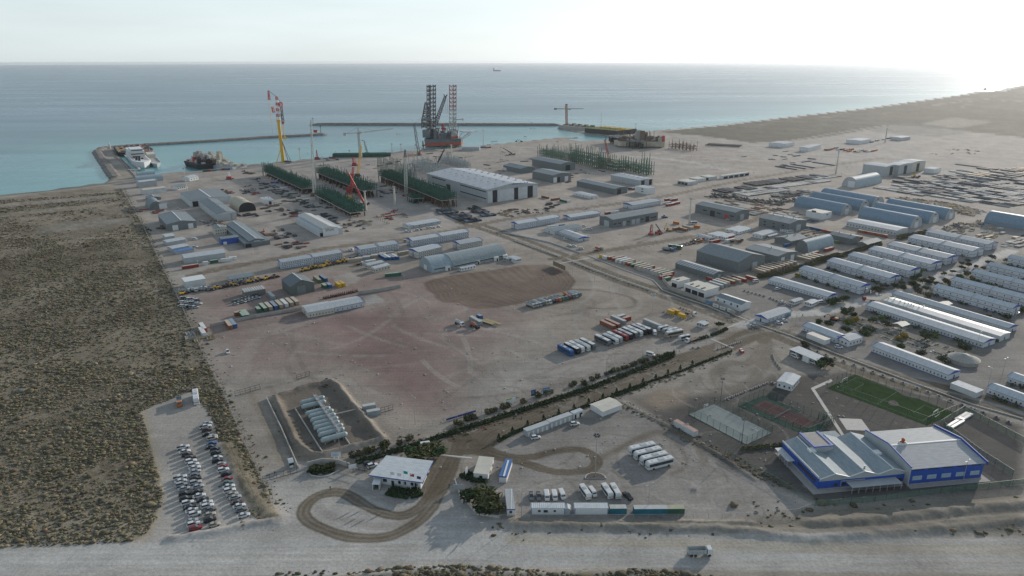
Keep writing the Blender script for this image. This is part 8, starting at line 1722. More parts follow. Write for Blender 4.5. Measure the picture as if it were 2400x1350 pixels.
tele('y',(1600,1015),(1490,932),'dark telescopic crane leaning left beyond the hall',m_dark,1.6);tele('v',(1475,860),(1440,830),'yellow telescopic crane by the tall halls',m_yel,2.0);tele('A',(640,520),(695,440),'pale crane beside the first green module',m_latw,1.6,m_blue)
P=WZ('A',1930,790);T=thing('drilling_derrick_crane','red lattice machine with yellow base between the green modules','crane',P);v=lambda x,y:PT(P,'A',x,y);part('base',MB().box(-7,-4,0,5,4,3.2),m_yel,T);part('tower',MB().lattice(v(1925,720),v(1915,590),3.6,2.4,6,.4,.3),m_red,T);part('arm',MB().beam(v(1915,590),v(2010,560),1.2),m_red,T);part('upper_mast',MB().lattice(v(1965,690),v(2010,240),2.6,2.0,16,.35,.22),m_red,T)
# jack-up drilling rig
P=WZ('y',800,915);T=thing('drilling_rig','jack-up drilling rig with three lattice legs and orange-red lower hull','drilling rig',(P[0],P[1],-1.6));v=lambda x,y,dy=0:PT(P,'y',x,y,dy)+Vector((0,0,1.6))
m_hull=mat('hull_grey',(0.13,0.16,0.18),.6,0,.2,.1,.1);m_hred=mat('hull_red',(0.42,0.085,0.05),.6,0,.15,.1,.08)
hl,hr=v(580,915),v(1015,895);zt=v(800,845).z;zm=v(800,878).z;D=62
part('lower_hull',MB().prism([(hl.x,0),(hr.x-3,12),(hr.x,20),(hr.x-12,D),(hl.x+6,D),(hl.x-2,20)],2.0,zm+1),m_hred,T);part('upper_hull',MB().prism([(hl.x-.5,-.5),(hr.x-2.5,11.5),(hr.x+.5,20),(hr.x-11.5,D+.5),(hl.x+5.5,D+.5),(hl.x-2.5,20)],zm+1.01,zt+2),m_hull,T)
rg=random.Random(8);b=MB();b2=MB();b3=MB()
for _ in range(90):
 x=rg.uniform(hl.x,hl.x+(hr.x-hl.x)*.62);y=rg.uniform(2,D-8);s_=rg.uniform(3,8);h_=rg.uniform(4,18);b.box(x,y,zt+2,x+s_,y+s_,zt+2+h_*(.6 if x>hl.x+20 else 1))
for _ in range(40):x,y,s_=rg.uniform(hl.x+50,hr.x-16),rg.uniform(2,30),rg.uniform(4,9);b2.box(x,y,zt+2,x+s_,y+s_,zt+2+rg.uniform(4,16))
for _ in range(60):x,y=rg.uniform(hl.x,hr.x-8),rg.uniform(0,40);b3.beam((x,y,zt+2),(x+rg.uniform(-6,6),y,zt+rg.uniform(8,26)),.5)
part('deck_machinery',b,m_hull,T);part('accommodation',b2,m_lgrey,T);part('deck_pipework',b3,m_black,T);part('lifeboat',MB().beam(v(890,812,2),v(972,806,2),4.4,3.4,8),m_hred,T)
def leg3(xa,xb,yt,yb,dy,cols,nm='leg'):
 a0=v((xa+xb)/2,yb,dy);a1=v((xa+xb)/2,yt,dy);wd=abs(v(xb,yb,dy).x-v(xa,yb,dy).x);n=12;parts_={}
 lean=(a1.x-a0.x)
 C3=[(-wd/2,0),(wd/2,0),(0,wd*.85)]
 for s_ in range(n):
  z0=a0.z+(a1.z-a0.z)*s_/n;z1=a0.z+(a1.z-a0.z)*(s_+1)/n;o0=a0.x+lean*s_/n;o1=a0.x+lean*(s_+1)/n;c=cols(s_/n);bb=parts_.setdefault(c,MB())
  for k in range(3):
   p0=C3[k];p1=C3[(k+1)%3];zmid=(z0+z1)/2;mx=((p0[0]+p1[0])/2,(p0[1]+p1[1])/2)
   bb.beam((p0[0]+o0,p0[1]+dy,z0),(p0[0]+o1,p0[1]+dy,z1),1.4);bb.beam((p0[0]+o0,p0[1]+dy,z1),((p0[0]+p1[0])/2+o0,mx[1]+dy,zmid-(z1-z0)*.1),.8);bb.beam((p1[0]+o0,p1[1]+dy,z1),(mx[0]+o0,mx[1]+dy,zmid-(z1-z0)*.1),.8)
   if k!=0 or c is not m_red:bb.beam((p0[0]+o0,p0[1]+dy,z0),(p1[0]+o0,p1[1]+dy,z0),.7)
 for c,bb in parts_.items():part(nm,bb,c,T)
leg3(640,705,195,760,14,lambda t:m_black);leg3(604,645,195,800,40,lambda t:m_black);leg3(868,945,195,760,16,lambda t:mat('faded_red',(0.30,0.13,0.12),.6)if t>.45 else m_latw)
part('derrick',MB().lattice(v(602,700,6),v(598,590,6),18,17,5,1.0,.8),m_black,T);part('derrick',MB().lattice(v(598,585,6),v(590,400,6),15,3,7,1.0,.7),m_black,T);part('derrick_platform',MB().beam(v(560,598,6),v(640,592,6),6),m_lgrey,T);part('drill_floor',MB().beam(v(556,765,4),v(640,765,4),14),m_hull,T)
part('crane_boom',MB().lattice(v(705,650,4),v(818,335,4),7,4,14,1.0,.7),m_black,T);part('boom_head',MB().beam(v(800,305,4),v(820,345,4),1.6).beam(v(842,310,4),v(815,345,4),2.0),m_black,T);part('hoist_rope',MB().beam(v(822,345,4),v(826,530,4),.5).beam(v(843,345,4),v(847,530,4),.5),m_steel,T)
part('helideck',MB().prism([(v(985,745).x,8),(v(1040,745).x,-4),(v(1130,745).x,-4),(v(1182,745).x,8),(v(1130,745).x,26),(v(1040,745).x,26)],v(1080,748).z,v(1080,740).z),m_lgrey,T);part('helideck_struts',MB().beam(v(1000,830,6),v(1100,750,6),1.2).beam(v(985,800,6),v(1020,750,6),1).beam(v(1010,835,6),v(1115,775,6),1).beam(v(1040,790,6),v(1120,760,6),.8),m_lgrey,T)
part('red_crane',MB().lattice(v(800,735,10),v(785,650,10),5,3,5,.8).beam(v(770,705,10),v(830,712,10),3),m_red,T);part('flare_boom',MB().beam(v(905,605,14),v(1020,598,14),1.8).beam(v(1025,585,14),v(1025,615,14),2),m_steel,T);part('gangway',MB().beam(v(820,895,-2),v(940,935,-30),3),m_brown,T)
part('spud_can',MB().beam(v(555,850,0),v(560,930,0),2).beam(v(545,905,0),v(580,900,0),2),m_black,T)
# ships and barges
def hull_mesh(L_,W_,H,bow=.18,stern=.03,z0=-1.6):
 b=MB();n=10;pts=[]
 for k in range(n+1):
  u=k/n;x=u*L_;f=min(1,((1-u)/bow)**.6)if u>1-bow else(1 if u>stern else.9);pts.append((x,f*W_/2))
 loop=[(x,-y)for x,y in pts]+[(x,y)for x,y in reversed(pts)];m_=len(loop)
 b.v=[(x*.97+L_*.01,y*.86,z0)for x,y in loop]+[(x,y,H+(0.25*H*max(0,x/L_-.75)*4*.5))for x,y in loop]
 b.f=[tuple(range(m_,2*m_))]+[(i,(i+1)%m_,m_+(i+1)%m_,m_+i)for i in range(m_)];return b
def ship(name,label,zone,A_,B_,W_,H,hullm,cat='ship',deckm=None,z=-1.6):
 P=WZ(zone,*A_);Q=WZ(zone,*B_);L_=math.hypot(Q[0]-P[0],Q[1]-P[1]);T=thing(name,label,cat,(P[0],P[1],0),math.atan2(Q[1]-P[1],Q[0]-P[0]))
 part('hull',hull_mesh(L_,W_,H),hullm,T);part('deck',MB().box(L_*.04,-W_*.42,H+.02,L_*.82,W_*.42,H+.25),deckm or m_conc,T);return T,L_
T,L_=ship('ferry','white flat-bowed vessel moored at the left pier','w',(1570,640),(1700,770),26,8,m_white)
part('superstructure',MB().box(2,-11,8.3,L_*.45,11,17),m_white,T);part('bridge',MB().box(L_*.2,-9,17.01,L_*.45,9,20.5),m_white,T);part('windows',MB().box(L_*.45,-9,12,L_*.455,9,13.4).box(L_*.45,-8,18,L_*.455,8,19.3),m_glass,T)
for k in range(6):part('deck_gear',MB().box(L_*(.5+.06*k),-8+3*(k%4),8.3,L_*(.53+.06*k),-5+3*(k%4),10.5+k%3),m_dark,T)
T,L_=ship('supply_vessel','smaller white and grey vessel beside the white one','w',(1755,640),(1845,755),15,4,m_lgrey);part('superstructure',MB().box(L_*.1,-6,4.3,L_*.35,6,10),m_cream,T);part('mast',MB().beam((L_*.2,0,10),(L_*.2,0,20),.8,.3),m_white,T);part('bulwark',MB().box(L_*.4,-7.2,4.2,L_*.85,-6.7,5.6).box(L_*.4,6.7,4.2,L_*.85,7.2,5.6),m_white,T)
for nm,A_,B_,W_,c,dc,d_ in(('barge',(1470,545),(1530,625),40,m_dark,mat('deck_tan',(0.30,0.22,0.12),.8),'barge with tan deck cargo at the left pier'),('barge',(1590,525),(1700,610),34,m_brown,mat('deck_pink',(0.28,0.16,0.14),.8),'dark red barge with pinkish deck at the left pier')):
 T,L_=ship(nm,d_,'w',A_,B_,W_,5,c,'barge',dc);part('side_rail',MB().box(L_*.03,-W_*.47,5.26,L_*.85,-W_*.43,7).box(L_*.03,W_*.43,5.26,L_*.85,W_*.47,7),c,T)
 for k in range(7):part('deck_gear',MB().box(L_*.1*(k+1),-W_*.3+k%3*8,5.3,L_*.1*(k+1)+4,-W_*.3+k%3*8+5,6.5+k%2),m_brown,T)
for a_,b_,d_ in(((1385,545),(1640,790),'long floating walkway parallel to the left pier'),((1500,800),(1640,795),'short floating walkway at the pier root')):
 P,Q=WZ('w',*a_),WZ('w',*b_);Ln=math.hypot(Q[0]-P[0],Q[1]-P[1]);T=thing('pontoon_walkway',d_,'walkway',P,math.atan2(Q[1]-P[1],Q[0]-P[0]));part('deck',MB().box(0,-2,1.2,Ln,2,1.7),m_conc2,T)
 for k in range(int(Ln/26)+1):part('pile',cmesh('pwp',lambda:MB().beam((0,0,-4),(0,0,1.2),3),m_conc),None,T,(k*26,0,0));
wallrun('quay_wall','pinkish kerb along the inner edge of the left pier','wall',WP('w',[(1300,590),(1430,700),(1590,870)]),1.0,0.8,mat('kerb_pink',(0.38,0.28,0.26),.8),12)
T=thing('lighthouse','small pale lighthouse tower on the left pier corner','lighthouse',WZ('w',1290,545));part('tower',MB().beam((0,0,0),(0,0,10),3.5,2.4,8),m_cream,T);part('lantern',MB().beam((0,0,10.02),(0,0,12),1.6,1.2,8),m_white,T)
for z_,p in(('x',(1470,650)),('x',(1560,755))):T=thing('beacon',f'thin harbour beacon at the {"far" if p[1] < 700 else "near"} breakwater tip','beacon',WZ(z_,*p));part('mast',MB().beam((0,0,0),(0,0,13),1.2,.7,6),m_dark,T);part('lamp',MB().beam((0,0,13.02),(0,0,15),2.4,2.4,6),m_dark,T)
T=thing('hut','red hut on the near breakwater head','hut',WZ('x',1500,758));part('wall',MB().box(-4,-3,1,4,3,6),m_red,T);part('roof',MB().box(-4.4,-3.4,6.01,4.4,3.4,6.4),m_dark,T)
# derrick barge
T,L_=ship('derrick_barge','black and red tug-like work barge at the quay','x',(60,1120),(262,1175),30,6,m_dark,'barge',m_brown)
for k in range(24):part('deck_gear',MB().box(L_*(.05+.035*k),-10+(k*7)%18,6.3,L_*(.05+.035*k)+5,-8+(k*7)%18+3,8.5+(k*5)%7),(m_red,m_lgrey,m_dark,m_brown)[k%4],T)
part('fender',MB().ball((-2,0,3),6,8,5),m_red,T)
m_tan=mat('topsides_tan',(0.40,0.36,0.28),.7,0,.2,.15,.1)
P=WZ('x',380,1150);T=thing('topsides_barge','pale cluttered process topsides on a grey barge at the quay','barge',P,R(-28));rg=random.Random(5)
part('hull',MB().box(-52,-14,-1.6,44,14,3.5),m_lgrey,T)
for k in range(110):
 x=rg.uniform(-50,40);f=max(.15,1-(x+44)/80)if x>-44 else.7;y=rg.uniform(-13,8);s_=rg.uniform(2.5,7);h_=rg.uniform(.35,1)*f*21;part('process_block',MB().box(x,y,3.51,x+s_,y+s_,3.5+h_),(m_tan,m_lgrey,m_cream,m_conc)[k%4],T)
for k in range(22):x=rg.uniform(-46,38);part('pipe_stack',MB().beam((x,rg.uniform(-10,8),3),(x+rg.uniform(-4,4),0,6+16*max(0,(38-x)/84)*rg.random()),.8),m_tan,T)
part('tower_block',MB().lattice((2,0,4),(2,0,23),6,5,4,.9,.6).box(-2,-3,9,5,3,19),m_tan,T);part('grey_deck',MB().box(-51,-15,4,-12,-8,10),m_steel,T)
# green barge, big vessel on the shore
P=WZ('z',450,655);Q=WZ('z',830,690);T=thing('deck_barge','long dark barge with pale yellow-green deck at the pier','barge',P,math.atan2(Q[1]-P[1],Q[0]-P[0]));Ln=math.hypot(Q[0]-P[0],Q[1]-P[1])
m_yg=mat('deck_yellow_green',(0.26,0.27,0.10),.8,0,.15,.1,.1);part('hull',MB().box(0,0,-1.6,Ln,70,10),m_dark,T);part('deck',MB().box(1,1,10.01,Ln-1,69,10.6),m_yg,T)
for k in range(22):part('deck_post',cmesh('dpost',lambda:MB().beam((0,0,0),(0,0,5),1.4),m_yg),None,T,(Ln*(k+.5)/22,2,10.6))
for k in range(5):part('deck_machine',MB().box(Ln*(.3+.15*k),20,10.61,Ln*(.3+.15*k)+9,30,14),m_yel,T)
P=WZ('z',1160,815);T=thing('production_vessel','large sand-coloured vessel hull with cluttered topsides on the shore','vessel',P,R(-8));u0=PT(P,'z',740,735);u1=PT(P,'z',1320,800);Lv=(u1-u0).length;part('hull',MB().prism([(-Lv*.62,0),(-Lv*.5,-22),(Lv*.36,-22),(Lv*.36,22),(-Lv*.5,22)],2,11),m_tan,T)
for k in range(110):
 x=rg.uniform(-Lv*.55,Lv*.32);f=1 if x>-Lv*.1 else.8;s_=rg.uniform(3,9);h_=rg.uniform(2,12)*(1.7 if-Lv*.22<x<0 else.8);y=rg.uniform(-20,10);part('topside_block',MB().box(x,y,11.01,x+s_,y+s_*.8,11+h_),(m_tan,m_brown,m_tan,m_brown,m_conc,m_black)[k%6],T)
for k in range(16):x=rg.uniform(-Lv*.5,Lv*.3);part('mast',MB().beam((x,-5,11),(x+rg.uniform(-6,6),0,rg.uniform(18,32)),1.2,.6),(m_brown,m_dark)[k%2],T)
part('red_block',MB().box(Lv*.31,-20,11.02,Lv*.36,-6,22),m_red,T);part('keel_blocks',MB().box(-Lv*.4,-14,0,Lv*.3,14,2),m_dark,T)
S=top_site('z',(1010,850),(1030,810),(690,770),0);module('steel_barge','pale grey deck frame on dark supports before the big vessel',(S[0],S[1],30,S[3]),14,1,3,8,deckc=m_pale_st,colm=m_black,seed=41,fill=20,edge=m_pale_st,legs=m_black)
T,L_=ship('cargo_ship','tiny dark cargo ship far out on the sea near the horizon','y',(1382,33),(1468,33),40,14,m_dark);part('superstructure',MB().box(L_*.03,-14,14,L_*.12,14,50),m_dark,T)
T,L_=ship('cargo_ship','tiny dark vessel close to the right-hand shore','v',(2062,106),(2076,107),8,2,m_dark);part('superstructure',MB().box(L_*.3,-3,2.3,L_*.6,3,5),m_dark,T)
P,Q=WZ('z',145,600),WZ('z',450,632);T=thing('pier','low grey pier wall carrying the orange tower crane','pier',P,math.atan2(Q[1]-P[1],Q[0]-P[0]));Ln=math.hypot(Q[0]-P[0],Q[1]-P[1]);part('pier_body',MB().box(0,0,-3,Ln,45,7),m_conc,T)
for k in range(12):part('deck_cargo',MB().box(Ln*k/13+8,8+k%3*8,7.01,Ln*k/13+16,15+k%3*8,9+k%3),(m_brown,m_tan,m_black)[k%3],T)
P=WZ('x',2080,1040);T=thing('pipe_stack','dark green stack of pipes on the quay behind the modules','pipe stack',P,R(5))
for k in range(10):part('pipe',cmesh('bigpipe',lambda:MB().beam((-45,0,0),(45,0,0),3.0,None,8),m_green),None,T,((k%3)*4-10,(k%5)*3.2,1.6+(k//5)*2.8))
# ================================================================== yard stock
rgy=random.Random(77)
m_pl={'pale':mat('stock_pale',(0.40,0.40,0.38),.85,0,.1,.2,.1,.15,spec=.08),'dark':mat('stock_dark',(0.045,0.05,0.06),.8,0,.15,.3,.05,.25,spec=.1),'rust':mat('stock_rust',(0.14,0.085,0.065),.8,0,.2,.3,.1,.3),'grey':mat('stock_grey',(0.14,0.15,0.155),.8,0,.12,.3,.1,.2,spec=.1),'tan':mat('stock_tan',(0.34,0.27,0.17),.8,0,.15,.3,.1,.25),'blue':mat('stock_blue',(0.075,0.10,0.13),.8,0,.15,.3,.1,.25,spec=.1),'red':mat('stock_red',(0.26,0.06,0.045),.7,0,.15,.3,.1,.25),'green':mat('stock_green',(0.05,0.09,0.075),.7,0,.15,.3,.1,.25)}
def stock_mesh(kind,L_,w,h):
 b=MB()
 if kind=='pipes':
  n=max(3,int(w/.7))
  for k in range(n):b.beam((-L_/2+rgy.uniform(-.3,.3),-w/2+(k+.5)*w/n,h/2+.15),(L_/2+rgy.uniform(-.3,.3),-w/2+(k+.5)*w/n,h/2+.15),min(h,w/n*.9),None,6)
  b.box(-L_*.3,-w/2,0,-L_*.3+.3,w/2,.16).box(L_*.3,-w/2,0,L_*.3+.3,w/2,.16)
 elif kind=='slab':b.box(-L_/2,-w/2,h*.35,L_/2,w/2,h).box(-L_*.45,-w*.45,0,L_*.45,w*.45,h*.34)
 elif kind=='beams':
  for k in range(5):
   y=-w/2+(k+.5)*w/5;b.beam((-L_/2,y,.3+(k%2)*.3),(L_/2*rgy.uniform(.6,1),y+rgy.uniform(-.3,.3),.3+(k%2)*.3),.42)
  b.beam((-L_*.3,-w/2,.15),(-L_*.3,w/2,.15),.25).beam((L_*.3,-w/2,.15),(L_*.3,w/2,.15),.25)
 elif kind=='frames':
  for k in range(3):y=-w/2+k*w/2;b.beam((-L_/2,y,.5),(L_/2,y,.5),.4)
  for k in range(6):x=-L_/2+k*L_/5;b.beam((x,-w/2,.5),(x,w/2,.5),.35);b.beam((x,-w/2,0),(x,-w/2,1.4),.3)
 else:
  for k in range(7):x,y=rgy.uniform(-L_/2,L_/2),rgy.uniform(-w/2,w/2);l_=rgy.uniform(1,3.5);a=rgy.uniform(0,3.1);b.beam((x,y,rgy.uniform(.2,.8)),(x+l_*math.cos(a),y+l_*math.sin(a),rgy.uniform(.2,h)),rgy.uniform(.3,.8))
 return b
NAMES={'pipes':'pipe_bundle','slab':'plate_stack','beams':'beam_pile','frames':'steel_rack','junk':'scrap_pile'}
CN={'pale':'pale','dark':'dark','rust':'rusty','grey':'grey','tan':'tan','blue':'blue-grey','red':'dull red','green':'dark green'}
_cnt={}
def stock(P,th,kind,col,L_,w,h,where):
 key=(kind,round(L_),round(w),rgy.randint(0,2));nm=NAMES[kind];k0=f'{nm}';_cnt[k0]=_cnt.get(k0,0)+1
 if _cnt[k0]>300:return
 me=cmesh(('stock',)+key,lambda:stock_mesh(kind,L_,w,h),m_pl[col]);o=part(nm,me,None,None,(P[0],P[1],0),th)
 lb=f'{CN[col]} {nm.replace("_", " ")} {where}';tag(o,lb,nm.replace('_',' '),f'{nm.replace("_", " ")}s {where}')
def stock_area(zone,poly,rowdir,du,dv,L_,w,h,kinds,cols,where,prob=.9,jit=.4,seed=1,tilt=0):
 rg=random.Random(seed);pts=WP(zone,poly);a=R(rowdir);cs,sn=math.cos(-a),math.sin(-a)
 Lp=[(x*cs-y*sn,x*sn+y*cs)for x,y in pts];x0,x1=min(p[0]for p in Lp),max(p[0]for p in Lp);y0,y1=min(p[1]for p in Lp),max(p[1]for p in Lp)
 nu,nv=int((x1-x0)/du)+1,int((y1-y0)/dv)+1
 for j in range(nv):
  for i in range(nu):
   if rg.random()>prob:continue
   lx_,ly_=x0+(i+.5)*du+rg.uniform(-jit,jit),y0+(j+.5)*dv+rg.uniform(-jit,jit)
   X_,Y_=rot2(lx_,ly_,a)
   if inside(np.array([X_]),np.array([Y_]),pts)[0]:stock((X_,Y_),a+tilt+rg.gauss(0,.02),rg.choice(kinds),rg.choice(cols),L_,w,h,where)
stock_area('t',[(560,600),(900,560),(1600,420),(2400,310),(2400,340),(1650,470),(760,625)],30,7,16,4.5,24,1.8,['slab'],['dark','dark','blue'],'beside the far road',.85,1,2)
stock_area('t',[(900,620),(1100,560),(2400,370),(2400,410),(1750,560),(1150,670)],120,18,9.5,15,8,1.0,['slab'],['pale','pale','pale','grey'],'in the pale block of the storage yard',.92,.5,3)
stock_area('t',[(1080,590),(1500,530),(1740,560),(1200,660)],30,8,8,7,7,1.6,['frames'],['dark','grey'],'left gridded block of the storage yard',.95,.3,4)
stock_area('t',[(1450,655),(1950,570),(2180,600),(1620,695)],30,8,8,7,7,1.6,['frames','slab'],['dark','grey','pale'],'right gridded block of the storage yard',.95,.3,5)
stock_area('t',[(500,680),(700,630),(900,620),(1150,690),(1500,720),(1800,700),(2100,650),(2300,610),(2300,630),(1900,720),(1600,800),(1300,760),(800,700)],120,6,5,5,4,2.2,['junk','beams'],['dark','dark','green'],'in the dark heap line before the blue arched sheds',.9,1.5,6)
stock_area('t',[(620,740),(1000,700),(1500,800),(1950,900),(1850,960),(1500,930),(1150,860),(800,790)],120,15,8,12,4.5,1.0,['beams','slab','beams'],['rust','rust','pale','tan'],'behind the grey workshops',.8,1,7)
stock_area('C',[(820,100),(1300,120),(1850,130),(1800,230),(1500,200),(900,180)],30,9,16,7,13,1.0,['slab','beams','slab'],['pale','rust','grey','pale'],'between the workshop and the box building',.75,1,8)
stock_area('C',[(1750,280),(2000,250),(2100,300),(2000,320)],30,5,12,3,10,.8,['slab'],['blue','grey'],'in the shade below the box building',.9,.5,9)
stock_area('C',[(1700,500),(1950,420),(2250,500),(2150,560),(1900,600)],34,7,7,9,2.2,1.1,['beams','pipes','junk'],['rust','grey','tan','pale'],'in the small yard beside the grey gabled workshop',.8,1,10)
YN='in the great pipe yard at the right'
stock_area('v',[(1080,945),(1600,890),(1680,850),(1850,800),(2420,870),(2420,1090),(2270,1110),(1900,1070),(1500,1010)],118,17,9.5,15,6.5,1.3,['slab','pipes','slab'],['pale','grey','blue','pale','grey','dark'],YN,.86,.8,11)
stock_area('v',[(2050,780),(2420,760),(2420,850),(1950,840)],118,26,14,22,7,1.6,['slab'],['rust','grey','tan'],'in the farther part of the pipe yard',.7,1,12)
stock_area('v',[(1200,1030),(1400,1030),(1750,1070),(2070,1150),(1950,1190),(1500,1080)],118,6,6,7,3,1.6,['junk','beams','junk'],['tan','tan','rust','pale'],'in the yellowish scrap band beyond the blue sheds',.92,2,13)
stock_area('u',[(1520,690),(1700,620),(1980,590),(2010,630),(1800,740),(1620,720)],30,5.5,5.5,6,3,1.8,['junk','beams'],['blue','dark','grey','tan'],'in the blue-grey scrap yard above the camp',.9,2,14)
stock_area('u',[(1900,760),(2050,660),(2220,680),(2160,760),(2000,800)],30,5.5,5.5,6,3,1.4,['junk','beams','slab'],['pale','tan','grey'],'in the pale scrap yard above the camp',.85,2,15)
stock_area('u',[(2150,820),(2420,720),(2420,850),(2230,860)],30,8,6,7,4,1.2,['slab','beams'],['pale','grey','tan'],'in the corner yard at the right edge',.9,1,16)
stock_area('v',[(1250,870),(1500,850),(1620,885),(1350,910)],30,12,22,9,20,2.5,['slab'],['dark','rust','grey'],'before the tall halls',.8,1,17)
stock_area('v',[(150,760),(500,730),(860,740),(500,800)],118,60,22,40,4,.8,['pipes'],['blue','grey'],'in the sparse rows of the far yard',.7,5,18)
stock_area('v',[(1600,730),(2000,740),(2000,800),(1750,800)],118,60,26,45,4,.8,['pipes'],['blue','grey'],'in the sparse rows right of the tall halls',.6,5,19)
stock_area('z',[(1820,790),(1900,775),(2300,820),(2240,850)],150,70,14,64,5,3,['pipes'],['rust','dark'],'in the long rows near the coastal scrub',.95,1,20)
stock_area('r',[(470,950),(560,910),(700,890),(1130,1060),(900,1100),(700,1020)],118,8,4.6,7.5,3.6,1.6,['pipes','slab'],['dark','dark','blue'],'in the dark pipe field before the fabrication hall, left block',.9,.8,21)
stock_area('r',[(930,910),(1040,860),(1330,1000),(1200,1035)],118,8,4.6,7.5,3.6,1.6,['pipes','slab'],['dark','dark','blue'],'in the dark pipe field before the fabrication hall, right block',.9,.8,22)
stock_area('r',[(1380,960),(1500,920),(1660,990),(1420,1010)],118,7,6,7,3,1.4,['beams','junk'],['rust','rust','tan'],'in the rusty patch right of the dark pipe field',.85,1.5,23)
for(z_,x,y,n,kd,cs_,wh)in(('A',560,640,14,['beams','junk','pipes'],['green','dark','grey'],'on the slab below the first green module'),('B',300,1250,12,['junk','beams'],['dark','green','tan'],'between the second and third modules'),('B',1250,1120,12,['junk','beams'],['dark','rust','blue'],'in the shade of the longest module'),('q',2050,860,12,['beams','junk'],['tan','grey','red'],'on the open ground before the pale masts'),('v',420,700,16,['pipes','beams'],['blue','grey'],'scattered over the far yard rows'),('v',1900,640,10,['junk'],['grey','tan'],'on the empty far right yard'),('r',1500,930,10,['beams','junk'],['rust','dark','tan'],'on the ground before the fabrication hall doors'),('s',300,1000,10,['beams','junk'],['rust','dark'],'between the hall and the far road'),('p',2200,640,14,['frames','beams','pipes'],['grey','rust','dark'],'right of the small white hut'),('p',2100,1000,10,['pipes','beams'],['grey','dark','rust'],'right of the long workshop with white ridge'),('q',1130,880,7,['pipes'],['dark'],'right of the lettered workshop'),('q',1400,990,26,['beams','frames','junk'],['grey','dark','tan','rust'],'in the frame field right of the lettered workshop'),('q',560,1150,9,['slab'],['dark','grey'],'left of the lettered workshop'),('q',620,1280,12,['beams','frames'],['rust','dark','red'],'near the office blocks on the far road'),('p',1430,440,10,['beams','pipes'],['dark','green','grey'],'behind the vented workshop'),('p',1780,420,16,['frames','junk'],['red','dark','grey'],'in the red frame field of the left yard'),('p',1820,740,6,['pipes'],['rust','dark'],'before the canvas shelter'),('p',1350,850,9,['junk'],['rust','grey','tan'],'beside the dark-fascia workshop'),('p',600,950,8,['junk'],['rust','dark'],'left of the dark grey workshop'),('p',500,700,8,['beams'],['red','rust','grey'],'before the small grey arched shed'),('A',750,680,8,['beams','pipes'],['green','dark'],'below the first green module'),('A',900,790,9,['frames'],['green','grey'],'between the first and third modules'),('A',1080,850,8,['frames','beams'],['green','dark'],'left of the third module'),('A',1350,930,12,['junk','beams'],['dark','green','blue'],'beside the third module deck'),('A',1000,1060,10,['beams','pipes'],['dark','grey','red'],'above the lettered workshop'),('A',430,540,6,['beams'],['grey','dark'],'left of the first green module'),('A',200,360,5,['frames'],['rust'],'near the ring crane road'),('A',300,460,5,['beams','junk'],['grey','dark'],'on the slab left of the first module'),('A',1650,100,10,['beams','junk'],['red','dark','grey'],'on the quay behind the modules'),('B',1300,610,16,['beams','junk'],['rust','tan','dark'],'on the ground right of the tall module'),('B',1850,640,14,['frames','junk'],['rust','dark','grey'],'below the orange crawler crane'),('B',2250,540,12,['junk','beams'],['dark','rust'],'between rig and hall'),('y',1450,1020,60,['junk'],['pale','grey','green','tan'],'in the rubble field beyond the hall'),('y',1650,1060,50,['junk'],['green','grey','rust','tan'],'in the mixed heap beyond the hall'),('y',1100,1060,34,['junk','beams'],['tan','grey','dark'],'on the pale ground behind the hall'),('s',1020,470,24,['junk','beams'],['rust','red','dark'],'between the two rows of dark workshops'),('s',1600,350,14,['beams','junk'],['rust','red','grey'],'right of the open green frames'),('s',1950,420,12,['beams'],['red','rust','grey'],'in the far workshop yard'),('s',600,930,5,['pipes'],['dark'],'before the T-shaped cabin group'),('s',820,940,6,['beams'],['rust','dark'],'right of the T-shaped cabin group'),('y',700,1060,14,['junk','beams'],['dark','rust'],'on the quay below the rig'),('z',550,745,18,['junk','beams'],['tan','dark','grey'],'at the basin edge before the big vessel'),('z',1400,760,20,['junk'],['dark','grey'],'right of the big vessel'),('z',1700,1030,16,['junk'],['grey','tan','dark'],'scattered over the empty far yard'),('v',120,620,14,['junk'],['dark','rust','grey'],'at the left of the far compound'),('c',480,120,0,['junk'],['rust'],''),('a',420,1160,8,['frames'],['tan','pale'],'in the tilted frames at the left fence'),('a',350,900,14,['junk'],['blue','grey','dark'],'in the grey scrap heap by the left fence'),('a',1250,910,12,['junk'],['pale','grey'],'in the rubble before the greenish wall'),('q',1820,900,14,['junk','beams'],['grey','tan'],'below the third module corner'),('d',1250,1060,0,['junk'],['rust'],''),('w',1950,900,8,['junk'],['red','dark'],'near the silver arched sheds'),('x',700,1240,6,['frames'],['rust'],'beside the quay road'),('d',1000,640,8,['junk'],['grey','blue'],'in the shade of the biggest hangar'),('k',1560,30,0,[],[],'')):
 if not n:continue
 sp=9+n*5;
 for _ in range(n):stock(W(*px(z_,x+rgy.gauss(0,sp*(2.2 if z_ in 'yzv' else 1.6)),y+rgy.gauss(0,sp*.45))),R(rgy.choice((TH,TH+90))+rgy.gauss(0,8)),rgy.choice(kd),rgy.choice(cs_),rgy.uniform(5,11)if z_ not in 'yzv' else rgy.uniform(8,18),rgy.uniform(2,4.5),rgy.uniform(.8,1.8),wh)
 # small square frames in two lines
for i in range(16):
 P=WZ('q',(1800+(i%7)*30)if i<7 else(1640+(i-7)*12%110),890+(i%7)*17 if i<7 else 965+(i-7)*6)
 T=thing('test_stand','small square steel stand in the line before the third module','stand',P,R(TH),'steel stands before the third module');part('frame',cmesh('ts',lambda:MB().beam((-1.2,0,0),(-1.2,0,2.4),.3).beam((1.2,0,0),(1.2,0,2.4),.3).beam((-1.2,0,2.4),(1.2,0,2.4),.3).beam((-1.2,1.8,0),(-1.2,0,1.8),.25).beam((1.2,1.8,0),(1.2,0,1.8),.25),m_tan),None,T)
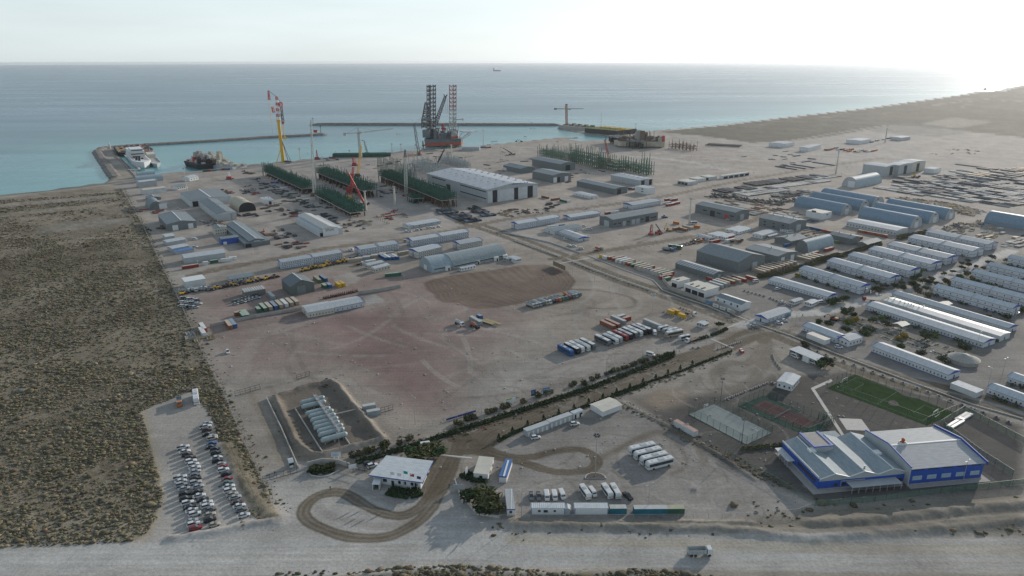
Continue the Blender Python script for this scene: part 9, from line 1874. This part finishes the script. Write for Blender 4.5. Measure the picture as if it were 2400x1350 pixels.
 # scattered boulders and small bits in the yards
b=MB();rg=random.Random(90)
for _ in range(900):
 x,y=rg.uniform(480,2000),rg.uniform(350,1100)
 if y>900 and x<700:continue
 P=W(x,y);s_=rg.uniform(.15,.5)*(1+P[1]/900);b.ball((P[0],P[1],s_*.2),s_,5,3,.6,.3,rg)
tag(part('loose_stones',b,mat('loose_stone',(0.38,0.36,0.33),.9,0,.3,.5,.1)),'loose stones and bits of rubble strewn over the yards','stones',kind='stuff')
